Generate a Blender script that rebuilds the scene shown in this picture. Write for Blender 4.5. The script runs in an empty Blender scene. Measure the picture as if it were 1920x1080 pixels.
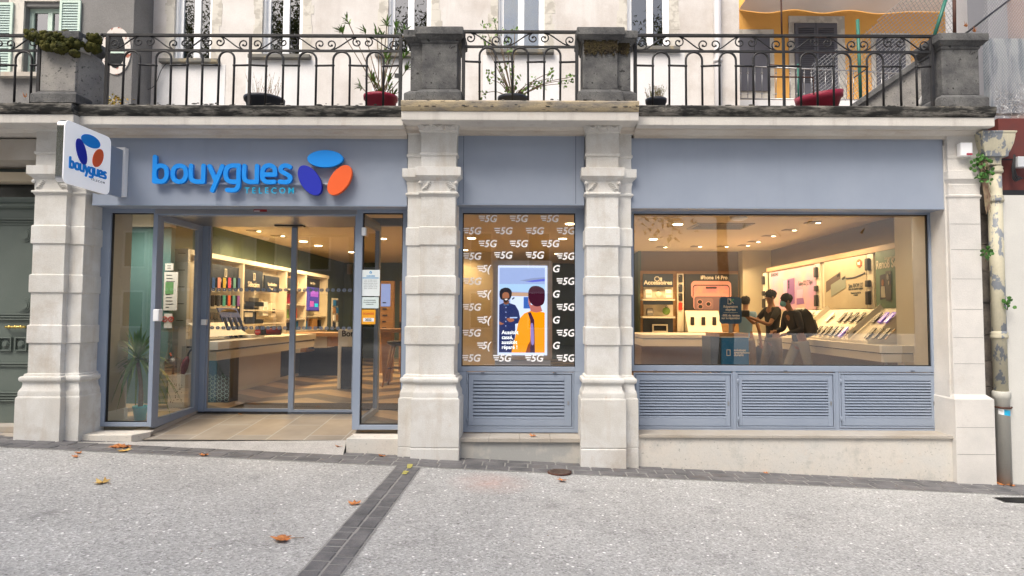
import bpy, bmesh, math, random
from mathutils import Vector, Matrix
random.seed(7)
R = math.radians
sc = bpy.context.scene
# ------------------------------------------------------------------ camera
F = 1200.0; CX = 1000.0; CY = 532.3; PITCH = math.atan(58.7/F); ROLL = 0.0038
CAMLOC = Vector((0, -6.67, 1.55))
cd = bpy.data.cameras.new('camera'); cam = bpy.data.objects.new('camera', cd); sc.collection.objects.link(cam)
cd.sensor_width = 36; cd.lens = F/1920*36; cd.shift_x = -(CX-960)/1920; cd.shift_y = (CY-540)/1920
cd.clip_start = 0.05; cd.clip_end = 500
CROT = Matrix.Rotation(R(90)+PITCH, 3, 'X') @ Matrix.Rotation(ROLL, 3, 'Z')
cam.matrix_world = Matrix.Translation(CAMLOC) @ CROT.to_4x4()
sc.camera = cam
# ------------------------------------------------------------------ sky, sun, exposure (soft overcast daylight)
SUN_EL, SUN_AZ = R(52), R(212)
w = bpy.data.worlds.new('World'); sc.world = w; w.use_nodes = True
nt = w.node_tree; bg = nt.nodes['Background']
sky = nt.nodes.new('ShaderNodeTexSky'); sky.sky_type = 'NISHITA'; sky.sun_disc = False
sky.sun_elevation = SUN_EL; sky.sun_rotation = SUN_AZ; sky.air_density = 1.0; sky.dust_density = 6.0; sky.ozone_density = 0.6
nt.links.new(sky.outputs[0], bg.inputs[0]); bg.inputs[1].default_value = 0.14
sl = bpy.data.lights.new('sun', 'SUN'); sun = bpy.data.objects.new('sun', sl); sc.collection.objects.link(sun)
sl.energy = 2.0; sl.angle = R(35); sl.color = (1.0, 0.985, 0.92)
sd = Vector((math.sin(SUN_AZ)*math.cos(SUN_EL), math.cos(SUN_AZ)*math.cos(SUN_EL), math.sin(SUN_EL)))
sun.rotation_euler = sd.to_track_quat('Z', 'Y').to_euler()
sc.view_settings.view_transform = 'Standard'; sc.view_settings.look = 'None'
sc.view_settings.exposure = 0.6; sc.view_settings.gamma = 1
# ------------------------------------------------------------------ pixel -> world helpers (measured on the photo, 1920x1080)
def ray(u, v): return CROT @ Vector(((u-CX)/F, -(v-CY)/F, -1))
def onY(u, v, Y):
    d = ray(u, v); t = (Y-CAMLOC.y)/d.y; p = CAMLOC+d*t; return p.x, p.z
def onX(u, v, X):
    d = ray(u, v); t = (X-CAMLOC.x)/d.x; p = CAMLOC+d*t; return p.y, p.z
def onZ(u, v, Z):
    d = ray(u, v); t = (Z-CAMLOC.z)/d.z; p = CAMLOC+d*t; return p.x, p.y
def gz(x): return 0.037-0.0431*max(-6.0, min(6.5, x))
def onG(u, v):
    z = 0.0
    for _ in range(8):
        x, y = onZ(u, v, z); z = gz(x)
    return x, y, z
def rectY(u0, v0, u1, v1, Y):
    x0 = onY(u0, (v0+v1)/2, Y)[0]; x1 = onY(u1, (v0+v1)/2, Y)[0]
    z1 = onY((u0+u1)/2, v0, Y)[1]; z0 = onY((u0+u1)/2, v1, Y)[1]
    return x0, z0, x1, z1
# ------------------------------------------------------------------ objects
COL = sc.collection
def wmat(o):
    m = o.matrix_basis.copy()
    while o.parent: o = o.parent; m = o.matrix_basis @ m
    return m
def tag(o, label=None, cat=None, group=None, kind=None):
    if label: o['label'] = label
    if cat: o['category'] = cat
    if group: o['group'] = group
    if kind: o['kind'] = kind
    return o
def thing(name, label, cat, loc=(0, 0, 0), rz=0, group=None, parent=None):
    o = bpy.data.objects.new(name, None); COL.objects.link(o); o.location = loc; o.rotation_euler = (0, 0, rz)
    o.empty_display_size = 0.05
    if parent: o.parent = parent
    return tag(o, label, cat, group)
class MB:
    def __init__(s): s.v = []; s.f = []; s.sm = set()
    def add(s, vs, fs, smooth=False):
        n = len(s.v); s.v += [tuple(p) for p in vs]
        for f in fs:
            if smooth: s.sm.add(len(s.f))
            s.f.append(tuple(i+n for i in f))
        return s
    def box(s, x0, x1, y0, y1, z0, z1):
        if x0 > x1: x0, x1 = x1, x0
        if y0 > y1: y0, y1 = y1, y0
        if z0 > z1: z0, z1 = z1, z0
        return s.add([(x0,y0,z0),(x1,y0,z0),(x1,y1,z0),(x0,y1,z0),(x0,y0,z1),(x1,y0,z1),(x1,y1,z1),(x0,y1,z1)],
              [(0,3,2,1),(4,5,6,7),(0,1,5,4),(1,2,6,5),(2,3,7,6),(3,0,4,7)])
    def pbox(s, u0, v0, u1, v1, Y0, Y1):
        x0, z0, x1, z1 = rectY(u0, v0, u1, v1, Y0); return s.box(x0, x1, Y0, Y1, z0, z1)
    def frame(s, x0, x1, z0, z1, y0, y1, t, tb=None, tt=None):       # rectangular frame, butt joints
        tb = t if tb is None else tb; tt = t if tt is None else tt
        s.box(x0, x0+t, y0, y1, z0, z1); s.box(x1-t, x1, y0, y1, z0, z1)
        s.box(x0+t, x1-t, y0, y1, z0, z0+tb); return s.box(x0+t, x1-t, y0, y1, z1-tt, z1)
    def prism(s, pts, axis, a0, a1, smooth=False):                   # closed profile pts extruded along axis
        n = len(pts)
        def mk(a, p):
            return (a, p[0], p[1]) if axis == 'x' else ((p[0], a, p[1]) if axis == 'y' else (p[0], p[1], a))
        vs = [mk(a0, p) for p in pts]+[mk(a1, p) for p in pts]
        s.add(vs, [(i, (i+1) % n, n+(i+1) % n, n+i) for i in range(n)], smooth)
        m = len(s.v)-2*n
        s.f.append(tuple(range(m, m+n))[::-1]); s.f.append(tuple(range(m+n, m+2*n))); return s
    def loft(s, rects):                                              # rects: (x0,x1,y0,y1,z) bottom to top
        vs = []; fs = []
        for (x0, x1, y0, y1, z) in rects: vs += [(x0,y0,z),(x1,y0,z),(x1,y1,z),(x0,y1,z)]
        k = len(rects)
        for i in range(k-1):
            for j in range(4): a = 4*i+j; b = 4*i+(j+1) % 4; fs.append((a, b, b+4, a+4))
        fs.append((3,2,1,0)); fs.append(tuple(4*(k-1)+j for j in range(4))); return s.add(vs, fs)
    def tube(s, pts, r, n=8, closed=False, flat=1.0):
        pts = [Vector(p) for p in pts]; k = len(pts); vs = []; fs = []; up = None
        for i, p in enumerate(pts):
            if closed: t = pts[(i+1) % k]-pts[i-1]
            else: t = pts[min(i+1, k-1)]-pts[max(i-1, 0)]
            if t.length < 1e-9: t = Vector((0, 0, 1))
            t.normalize()
            if up is None:
                up = Vector((0, 1, 0)) if abs(t.y) < .9 else Vector((1, 0, 0))
            a = up-t*up.dot(t)
            if a.length < 1e-6: a = t.orthogonal()
            a.normalize(); up = a; b = t.cross(a)
            rr = r[i] if isinstance(r, (list, tuple)) else r
            for j in range(n):
                an = 2*math.pi*(j+.5)/n; vs.append(p+a*math.cos(an)*rr*flat+b*math.sin(an)*rr)
        for i in range(k if closed else k-1):
            for j in range(n):
                fs.append((i*n+j, i*n+(j+1) % n, ((i+1) % k)*n+(j+1) % n, ((i+1) % k)*n+j))
        if not closed: fs += [tuple(range(n))[::-1], tuple((k-1)*n+j for j in range(n))]
        return s.add(vs, fs, n > 4)
    def lathe(s, prof, cx, cy, n=24):                                # prof: (r, z) bottom to top
        vs = []; fs = []
        for (r, z) in prof:
            for j in range(n): a = 2*math.pi*j/n; vs.append((cx+r*math.cos(a), cy+r*math.sin(a), z))
        for i in range(len(prof)-1):
            for j in range(n): fs.append((i*n+j, i*n+(j+1) % n, (i+1)*n+(j+1) % n, (i+1)*n+j))
        s.add(vs, fs, True); m = len(s.v)-len(vs)
        s.f.append(tuple(m+j for j in range(n))[::-1]); s.f.append(tuple(m+(len(prof)-1)*n+j for j in range(n))); return s
    def disc(s, cx, cz, rx, rz_, y0, y1, rot=0, n=48):
        pts = []
        for j in range(n):
            a = 2*math.pi*j/n; x = rx*math.cos(a); z = rz_*math.sin(a)
            pts.append((cx+x*math.cos(rot)-z*math.sin(rot), cz+x*math.sin(rot)+z*math.cos(rot)))
        return s.prism(pts, 'y', y0, y1)
    def ball(s, c, r, n=10, sx=1, sy=1, sz=1):
        vs = []; fs = []
        for i in range(n+1):
            th = math.pi*i/n
            for j in range(n*2):
                ph = math.pi*j/n; vs.append((c[0]+r*sx*math.sin(th)*math.cos(ph), c[1]+r*sy*math.sin(th)*math.sin(ph), c[2]+r*sz*math.cos(th)))
        m = n*2
        for i in range(n):
            for j in range(m): fs.append((i*m+j, (i+1)*m+j, (i+1)*m+(j+1) % m, i*m+(j+1) % m))
        return s.add(vs, fs, True)
    def build(s, name, m, parent=None, bevel=0, local=False, weld=False, xf=None, sub=0):
        vs = [Vector(p) for p in s.v]
        if xf is not None: vs = [xf @ p for p in vs]
        loc = None
        if not local:
            if parent: inv = wmat(parent).inverted(); vs = [inv @ p for p in vs]
            elif vs:
                loc = Vector(((min(p.x for p in vs)+max(p.x for p in vs))/2, (min(p.y for p in vs)+max(p.y for p in vs))/2, min(p.z for p in vs)))
                vs = [p-loc for p in vs]
        me = bpy.data.meshes.new(name); me.from_pydata(vs, [], s.f)
        for i in s.sm: me.polygons[i].use_smooth = True
        bm = bmesh.new(); bm.from_mesh(me)
        if weld: bmesh.ops.remove_doubles(bm, verts=bm.verts, dist=1e-5)
        bmesh.ops.recalc_face_normals(bm, faces=bm.faces); bm.to_mesh(me); bm.free()
        if m: me.materials.append(m)
        o = bpy.data.objects.new(name, me); COL.objects.link(o)
        if loc: o.location = loc
        if parent: o.parent = parent
        if bevel:
            b = o.modifiers.new('bevel', 'BEVEL'); b.width = bevel; b.segments = 2; b.limit_method = 'ANGLE'; b.angle_limit = R(40)
            for p in me.polygons: p.use_smooth = True
            wn = o.modifiers.new('wn', 'WEIGHTED_NORMAL')
        return o
def text(body, size, m, loc, parent, name='lettering', rot=(R(90), 0, 0), align='CENTER', extrude=0.0012, bold=0.0, shear=0.0, sx=1.0, space=1.0, line=1.0, tracking=None):
    c = bpy.data.curves.new('t', 'FONT'); c.body = body; c.size = size; c.align_x = align; c.align_y = 'CENTER'
    c.extrude = extrude; c.offset = bold; c.shear = shear; c.space_line = line; c.space_character = tracking or space
    c.resolution_u = 3
    o = bpy.data.objects.new('t', c); COL.objects.link(o)
    dg = bpy.context.evaluated_depsgraph_get(); me = bpy.data.meshes.new_from_object(o.evaluated_get(dg))
    bpy.data.objects.remove(o); bpy.data.curves.remove(c)
    me.materials.clear(); me.materials.append(m); me.name = name
    M = Matrix.Translation(loc) @ (Matrix.Rotation(rot[2], 4, 'Z') @ Matrix.Rotation(rot[0], 4, 'X')) @ Matrix.Diagonal((sx, 1, 1, 1))
    me.transform(M)
    t = bpy.data.objects.new(name, me); COL.objects.link(t)
    if parent: t.parent = parent
    return t
def copy_tree(o, parent=None):
    c = o.copy(); COL.objects.link(c); c.parent = parent
    for ch in list(o.children): copy_tree(ch, c)
    return c
ORD = ['first','second','third','fourth','fifth','sixth','seventh','eighth','ninth','tenth','eleventh','twelfth']
def smooth_path(pts, n=6, closed=False):
    out = []; k = len(pts); P = [Vector(p) for p in pts]
    for i in range(k if closed else k-1):
        if closed: p0, p1, p2, p3 = P[i-1], P[i], P[(i+1) % k], P[(i+2) % k]
        else: p0, p1, p2, p3 = P[max(i-1, 0)], P[i], P[i+1], P[min(i+2, k-1)]
        for j in range(n):
            t = j/n
            out.append(0.5*((2*p1)+(p2-p0)*t+(2*p0-5*p1+4*p2-p3)*t*t+(3*p1-3*p2+p3-p0)*t**3))
    if not closed: out.append(P[-1])
    return out
# ------------------------------------------------------------------ materials
def mat(name, col, rough=0.6, metal=0.0, col2=None, vs=3.0, vlo=.35, vhi=.65, grain=0.0, gs=120.0, bump=0.0, bs=60.0, spots=(), streak=None, emit=None, es=1.0, spec=0.5, coat=0.0, map_scale=(1,1,1)):
    m = bpy.data.materials.new(name); m.use_nodes = True; n = m.node_tree.nodes; L = m.node_tree.links
    p = n['Principled BSDF']; p.inputs['Roughness'].default_value = rough; p.inputs['Metallic'].default_value = metal
    p.inputs['Specular IOR Level'].default_value = spec; p.inputs['Coat Weight'].default_value = coat
    p.inputs['Base Color'].default_value = (*col, 1)
    tc = n.new('ShaderNodeTexCoord'); mp = n.new('ShaderNodeMapping'); L.new(tc.outputs['Object'], mp.inputs[0]); mp.inputs['Scale'].default_value = map_scale
    vec = mp.outputs[0]; cur = None
    def noise(scale, det=5, rough_=.6, v=None):
        t = n.new('ShaderNodeTexNoise'); t.inputs['Scale'].default_value = scale; t.inputs['Detail'].default_value = det; t.inputs['Roughness'].default_value = rough_
        L.new(v or vec, t.inputs['Vector']); return t.outputs['Fac']
    def ramp(x, lo, hi):
        r = n.new('ShaderNodeMapRange'); r.inputs['From Min'].default_value = lo; r.inputs['From Max'].default_value = hi; r.clamp = True; L.new(x, r.inputs[0]); return r.outputs[0]
    def mix(fac, a, b, mode='MIX'):
        x = n.new('ShaderNodeMix'); x.data_type = 'RGBA'; x.blend_type = mode; L.new(fac, x.inputs['Factor'])
        if isinstance(a, tuple): x.inputs['A'].default_value = (*a, 1)
        else: L.new(a, x.inputs['A'])
        if isinstance(b, tuple): x.inputs['B'].default_value = (*b, 1)
        else: L.new(b, x.inputs['B'])
        return x.outputs['Result']
    cur = col
    if col2: cur = mix(ramp(noise(vs), vlo, vhi), cur, col2)
    if streak:                                   # (colour, amount, xy-scale, z-scale)
        m2 = n.new('ShaderNodeMapping'); L.new(tc.outputs['Object'], m2.inputs[0]); m2.inputs['Scale'].default_value = (streak[2], streak[2], streak[3])
        r = ramp(noise(1.0, 4, .6, m2.outputs[0]), streak[4] if len(streak) > 4 else .5, streak[5] if len(streak) > 5 else .75)
        mm = n.new('ShaderNodeMath'); mm.operation = 'MULTIPLY'; mm.inputs[1].default_value = streak[1]; L.new(r, mm.inputs[0]); cur = mix(mm.outputs[0], cur, streak[0])
    for (c, s_, lo, hi, amt) in spots:
        r = ramp(noise(s_, 6, .7), lo, hi); mm = n.new('ShaderNodeMath'); mm.operation = 'MULTIPLY'; mm.inputs[1].default_value = amt; L.new(r, mm.inputs[0]); cur = mix(mm.outputs[0], cur, c)
    if grain:
        g = noise(gs, 2, .5); mr = n.new('ShaderNodeMapRange'); mr.inputs['From Min'].default_value = .25; mr.inputs['From Max'].default_value = .75
        mr.inputs['To Min'].default_value = 1-grain; mr.inputs['To Max'].default_value = 1+grain; L.new(g, mr.inputs[0])
        x = n.new('ShaderNodeVectorMath'); x.operation = 'SCALE'; L.new(mr.outputs[0], x.inputs['Scale'])
        if isinstance(cur, tuple): x.inputs[0].default_value = cur
        else: L.new(cur, x.inputs[0])
        cur = x.outputs[0]
    if not isinstance(cur, tuple): L.new(cur, p.inputs['Base Color'])
    if bump:
        b = n.new('ShaderNodeBump'); b.inputs['Strength'].default_value = bump; b.inputs['Distance'].default_value = .01
        L.new(noise(bs, 6, .65), b.inputs['Height']); L.new(b.outputs[0], p.inputs['Normal'])
    if emit: p.inputs['Emission Color'].default_value = (*emit, 1); p.inputs['Emission Strength'].default_value = es
    return m
def glass_mat(name, tint=(1, 1, 1), refl=1.0):
    m = bpy.data.materials.new(name); m.use_nodes = True; n = m.node_tree.nodes; L = m.node_tree.links; n.clear()
    o = n.new('ShaderNodeOutputMaterial'); mx = n.new('ShaderNodeMixShader'); t = n.new('ShaderNodeBsdfTransparent'); g = n.new('ShaderNodeBsdfGlossy')
    t.inputs[0].default_value = (*tint, 1); g.inputs['Roughness'].default_value = 0.0
    lw = n.new('ShaderNodeFresnel'); lw.inputs['IOR'].default_value = 1.5
    mm = n.new('ShaderNodeMath'); mm.operation = 'MULTIPLY'; mm.inputs[1].default_value = refl; L.new(lw.outputs[0], mm.inputs[0])
    L.new(mm.outputs[0], mx.inputs[0]); L.new(t.outputs[0], mx.inputs[1]); L.new(g.outputs[0], mx.inputs[2]); L.new(mx.outputs[0], o.inputs[0]); return m
M = {}
M['stone'] = mat('pale limestone', (.60,.58,.54), .8, col2=(.69,.68,.655), vs=2.3, vlo=.42, vhi=.58, grain=.09, gs=130, bump=.25, bs=90, spots=[((.44,.37,.30), 1.7, .55, .75, .7), ((.52,.38,.27), 5, .62, .78, .55), ((.22,.2,.18), 34, .70, .75, .65)], streak=((.45,.36,.27), .45, 9, 1.2, .55, .8))
M['stone_white'] = mat('white limestone', (.70,.67,.63), .85, col2=(.60,.58,.55), vs=2.2, grain=.07, gs=160, bump=.3, bs=70, spots=[((.50,.42,.34), 1.9, .62, .8, .5), ((.3,.28,.26), 40, .73, .77, .5), ((.40,.36,.33), 6, .62, .8, .45)])
M['cornice'] = mat('cornice limestone', (.56,.50,.43), .8, col2=(.66,.62,.56), vs=2.4, grain=.06, gs=150, bump=.25, bs=60, spots=[((.40,.27,.17), 2.2, .55, .75, .65), ((.25,.22,.2), 9, .66, .8, .5)], map_scale=(.6,1,2.5))
M['cornice_pale'] = mat('pale cornice band', (.58,.55,.51), .8, col2=(.66,.63,.58), vs=2, grain=.06, bump=.2, spots=[((.42,.33,.25), 3, .6, .8, .5)], streak=((.35,.31,.28), .6, 8, .6, .55, .8))
M['edge'] = mat('lichen blackened stone', (.22,.205,.18), .95, col2=(.025,.025,.023), vs=8, vlo=.38, vhi=.56, grain=.15, gs=90, bump=.9, bs=28, spots=[((.50,.44,.35), 3.2, .60, .70, .7), ((.02,.02,.018), 22, .52, .62, .8)], map_scale=(.5,1,2.2))
M['edge_tan'] = mat('tan and black edge stone', (.52,.42,.27), .95, col2=(.28,.25,.21), vs=5, vlo=.42, vhi=.62, grain=.12, gs=90, bump=.8, bs=30, spots=[((.05,.05,.045), 6, .58, .66, .85), ((.03,.03,.03), 24, .62, .68, .8)], map_scale=(.7,1,2))
M['old'] = mat('grey weathered stone', (.165,.163,.158), .95, col2=(.075,.075,.077), vs=5, grain=.2, gs=90, bump=1, bs=30, spots=[((.02,.02,.02), 17, .60, .64, .9), ((.26,.25,.24), 9, .62, .75, .6), ((.05,.05,.05), 9, .6, .72, .6)])
M['old_pale'] = mat('pale pitted stone', (.36,.34,.31), .95, col2=(.24,.23,.22), vs=4, grain=.12, gs=110, bump=.8, bs=34, spots=[((.05,.05,.045), 26, .58, .64, .85), ((.10,.10,.095), 7, .6, .75, .8)])
M['moss'] = mat('dark moss', (.035,.042,.006), 1, col2=(.085,.078,.010), vs=14, grain=.4, gs=150, bump=1, bs=50, spots=[((.02,.015,.006), 9, .55, .7, .9)])
M['blue'] = mat('grey blue lacquered aluminium', (.29,.335,.42), .40, col2=(.325,.37,.455), vs=1.1, grain=.03, gs=300, bump=.05, bs=12, spots=[((.22,.26,.33), 5, .66, .85, .35)], streak=((.24,.28,.35), .3, 7, .5, .55, .85))
M['blue_frame'] = mat('grey blue frame', (.26,.31,.40), .38, col2=(.285,.335,.425), vs=2, grain=.02, gs=200)
M['gasket'] = mat('black rubber', (.015,.015,.016), .7)
M['seam'] = mat('panel seam', (.10,.12,.16), .7)
M['glass'] = glass_mat('clear glass', (.93,.95,.94), 4.0)
M['mirror_glass'] = glass_mat('dark window glass', (.35,.38,.38), 5.5)
M['iron'] = mat('black wrought iron', (.010,.011,.014), .5, col2=(.022,.02,.02), vs=12, bump=.2, bs=90, spots=[((.10,.05,.03), 14, .66, .75, .6)])
M['pave'] = None
M['stucco_cream'] = mat('cream stucco', (.57,.535,.505), .95, col2=(.68,.65,.625), vs=1.0, grain=.07, gs=60, bump=.35, bs=35, spots=[((.45,.39,.34), .6, .5, .7, .6), ((.66,.63,.60), 2.5, .6, .72, .5)], streak=((.40,.36,.33), .35, 3, .4))
M['stucco_white'] = mat('white stucco', (.74,.73,.73), .95, col2=(.66,.65,.65), vs=1.4, grain=.06, gs=60, bump=.3, bs=30)
M['trim'] = mat('flaking pale trim', (.60,.57,.51), .9, col2=(.46,.43,.38), vs=3, vlo=.5, vhi=.56, grain=.05, bump=.3)
M['stucco_grey'] = mat('rough grey render', (.17,.165,.16), .98, col2=(.21,.205,.20), vs=1.2, grain=.14, gs=40, bump=1, bs=16)
M['orange'] = mat('ochre plaster', (.80,.43,.11), .9, col2=(.75,.39,.10), vs=1.4, grain=.04, gs=60, spots=[((.5,.22,.06), 1, .6, .8, .4)])
M['pink'] = mat('pinkish plaster', (.88,.80,.75), .9, col2=(.84,.76,.71), vs=1.2, grain=.04)
M['shutter_grey'] = mat('grey painted shutter', (.10,.10,.12), .6, grain=.05)
M['shutter_green'] = mat('pale green painted shutter', (.34,.44,.41), .6, grain=.04)
M['shutter_rim'] = mat('light mint painted rim', (.50,.62,.54), .6, grain=.04)
M['white'] = mat('white pvc', (.86,.87,.88), .35)
M['sign_face'] = mat('white sign face with added glow', (.9,.9,.92), .4, emit=(1, 1, 1), es=.16)  # glow added to whiten the face, no lamp inside
M['sign_white'] = mat('white sign face', (.93,.93,.94), .4)
M['chrome'] = mat('polished steel', (.8,.8,.8), .12, metal=1)
M['steel'] = mat('grey steel', (.35,.35,.36), .35, metal=.8)
M['logo_blue'] = mat('bright azure acrylic', (.0,.27,.84), .45)
M['logo_cyan'] = mat('cyan acrylic', (.02,.45,.75), .35)
M['logo_dark'] = mat('deep blue acrylic', (.006,.018,.42), .5)
M['logo_orange'] = mat('orange acrylic', (.86,.12,.02), .5)
M['door_green'] = mat('grey green painted door', (.11,.135,.118), .5, col2=(.125,.15,.132), vs=3, grain=.05, gs=100, bump=.1)
M['brass'] = mat('brass', (.65,.48,.15), .3, metal=1)
M['dark'] = mat('near black', (.012,.012,.014), .5)
M['darkglass'] = mat('dark transom glass', (.012,.014,.016), .08)
M['black'] = mat('black plastic', (.02,.02,.022), .35)
M['leafdry'] = mat('orange dry leaf', (.58,.23,.07), .7, col2=(.40,.13,.035), vs=16, grain=.2, gs=80)
M['leafyellow'] = mat('yellow dry leaf', (.55,.40,.13), .7, col2=(.50,.28,.07), vs=14, grain=.2, gs=80)
M['leafgreen'] = mat('mid green leaf', (.12,.24,.04), .5, col2=(.20,.33,.07), vs=8)
M['leafdeep'] = mat('deep green leaf', (.05,.16,.03), .45, col2=(.12,.26,.05), vs=7)
M['ivy'] = mat('fresh ivy leaf', (.04,.13,.02), .5, col2=(.07,.20,.03), vs=20)
M['twig'] = mat('brown twig', (.16,.11,.07), .9, col2=(.24,.18,.12), vs=10)
M['twig_pale'] = mat('pale dry stem', (.38,.33,.20), .9, col2=(.30,.16,.12), vs=12)
M['pot_red'] = mat('dark pink pot', (.42,.03,.07), .45)
M['pot_dark'] = mat('charcoal pot', (.04,.045,.06), .5)
M['pot_cyan'] = mat('turquoise pot', (.10,.66,.74), .4)
M['pipe'] = mat('flaking cream drainpipe', (.55,.51,.38), .6, col2=(.22,.24,.27), vs=9, vlo=.53, vhi=.56, grain=.06, gs=60, bump=.3, bs=20, map_scale=(1,1,.6))
M['pipe_grey'] = mat('grey drainpipe', (.52,.51,.46), .6, col2=(.46,.45,.41), vs=3, grain=.05, spots=[((.45,.22,.05), 7, .63, .70, .7)], map_scale=(1,1,.5))
M['rust'] = mat('rusty iron', (.10,.035,.02), .8, col2=(.05,.025,.02), vs=9)
M['maroon'] = mat('maroon painted panel', (.15,.028,.02), .6, col2=(.11,.03,.025), vs=3, grain=.05)
M['wall_white'] = mat('white render wall', (.64,.63,.59), .95, col2=(.58,.57,.54), vs=1.5, grain=.04, gs=80, bump=.25, bs=18, streak=((.42,.39,.34), .5, 4, .5, .58, .8))
M['grime'] = mat('grimy stone blocks', (.22,.19,.16), .95, col2=(.10,.09,.085), vs=6, grain=.15, gs=80, bump=.6)
M['render'] = mat('worn painted render', (.62,.60,.56), .95, col2=(.67,.62,.55), vs=2.5, grain=.05, gs=120, bump=.35, bs=24, spots=[((.45,.45,.44), 2.5, .56, .7, .6), ((.17,.18,.15), 34, .60, .68, .75), ((.38,.39,.36), 4, .55, .7, .6), ((.72,.56,.44), 3, .60, .75, .6)])
M['render_grey'] = mat('patchy grey render', (.40,.40,.385), .95, col2=(.50,.48,.44), vs=4, vlo=.5, vhi=.6, grain=.06, gs=120, bump=.4, bs=20, spots=[((.30,.31,.31), 3, .55, .7, .5)])
M['sill'] = mat('sill stone', (.44,.41,.37), .8, col2=(.38,.33,.27), vs=2.2, grain=.07, gs=150, bump=.2, spots=[((.42,.28,.16), 2.4, .62, .75, .5)])
M['mortar'] = mat('mortar', (.27,.265,.255), .95, grain=.12, gs=200)
M['sett'] = mat('dark basalt sett', (.095,.095,.10), .8, col2=(.17,.165,.17), vs=5, grain=.14, gs=150, bump=.6, bs=50, spots=[((.24,.23,.22), 20, .66, .74, .5), ((.14,.11,.10), 1.7, .6, .7, .6)])
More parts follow.
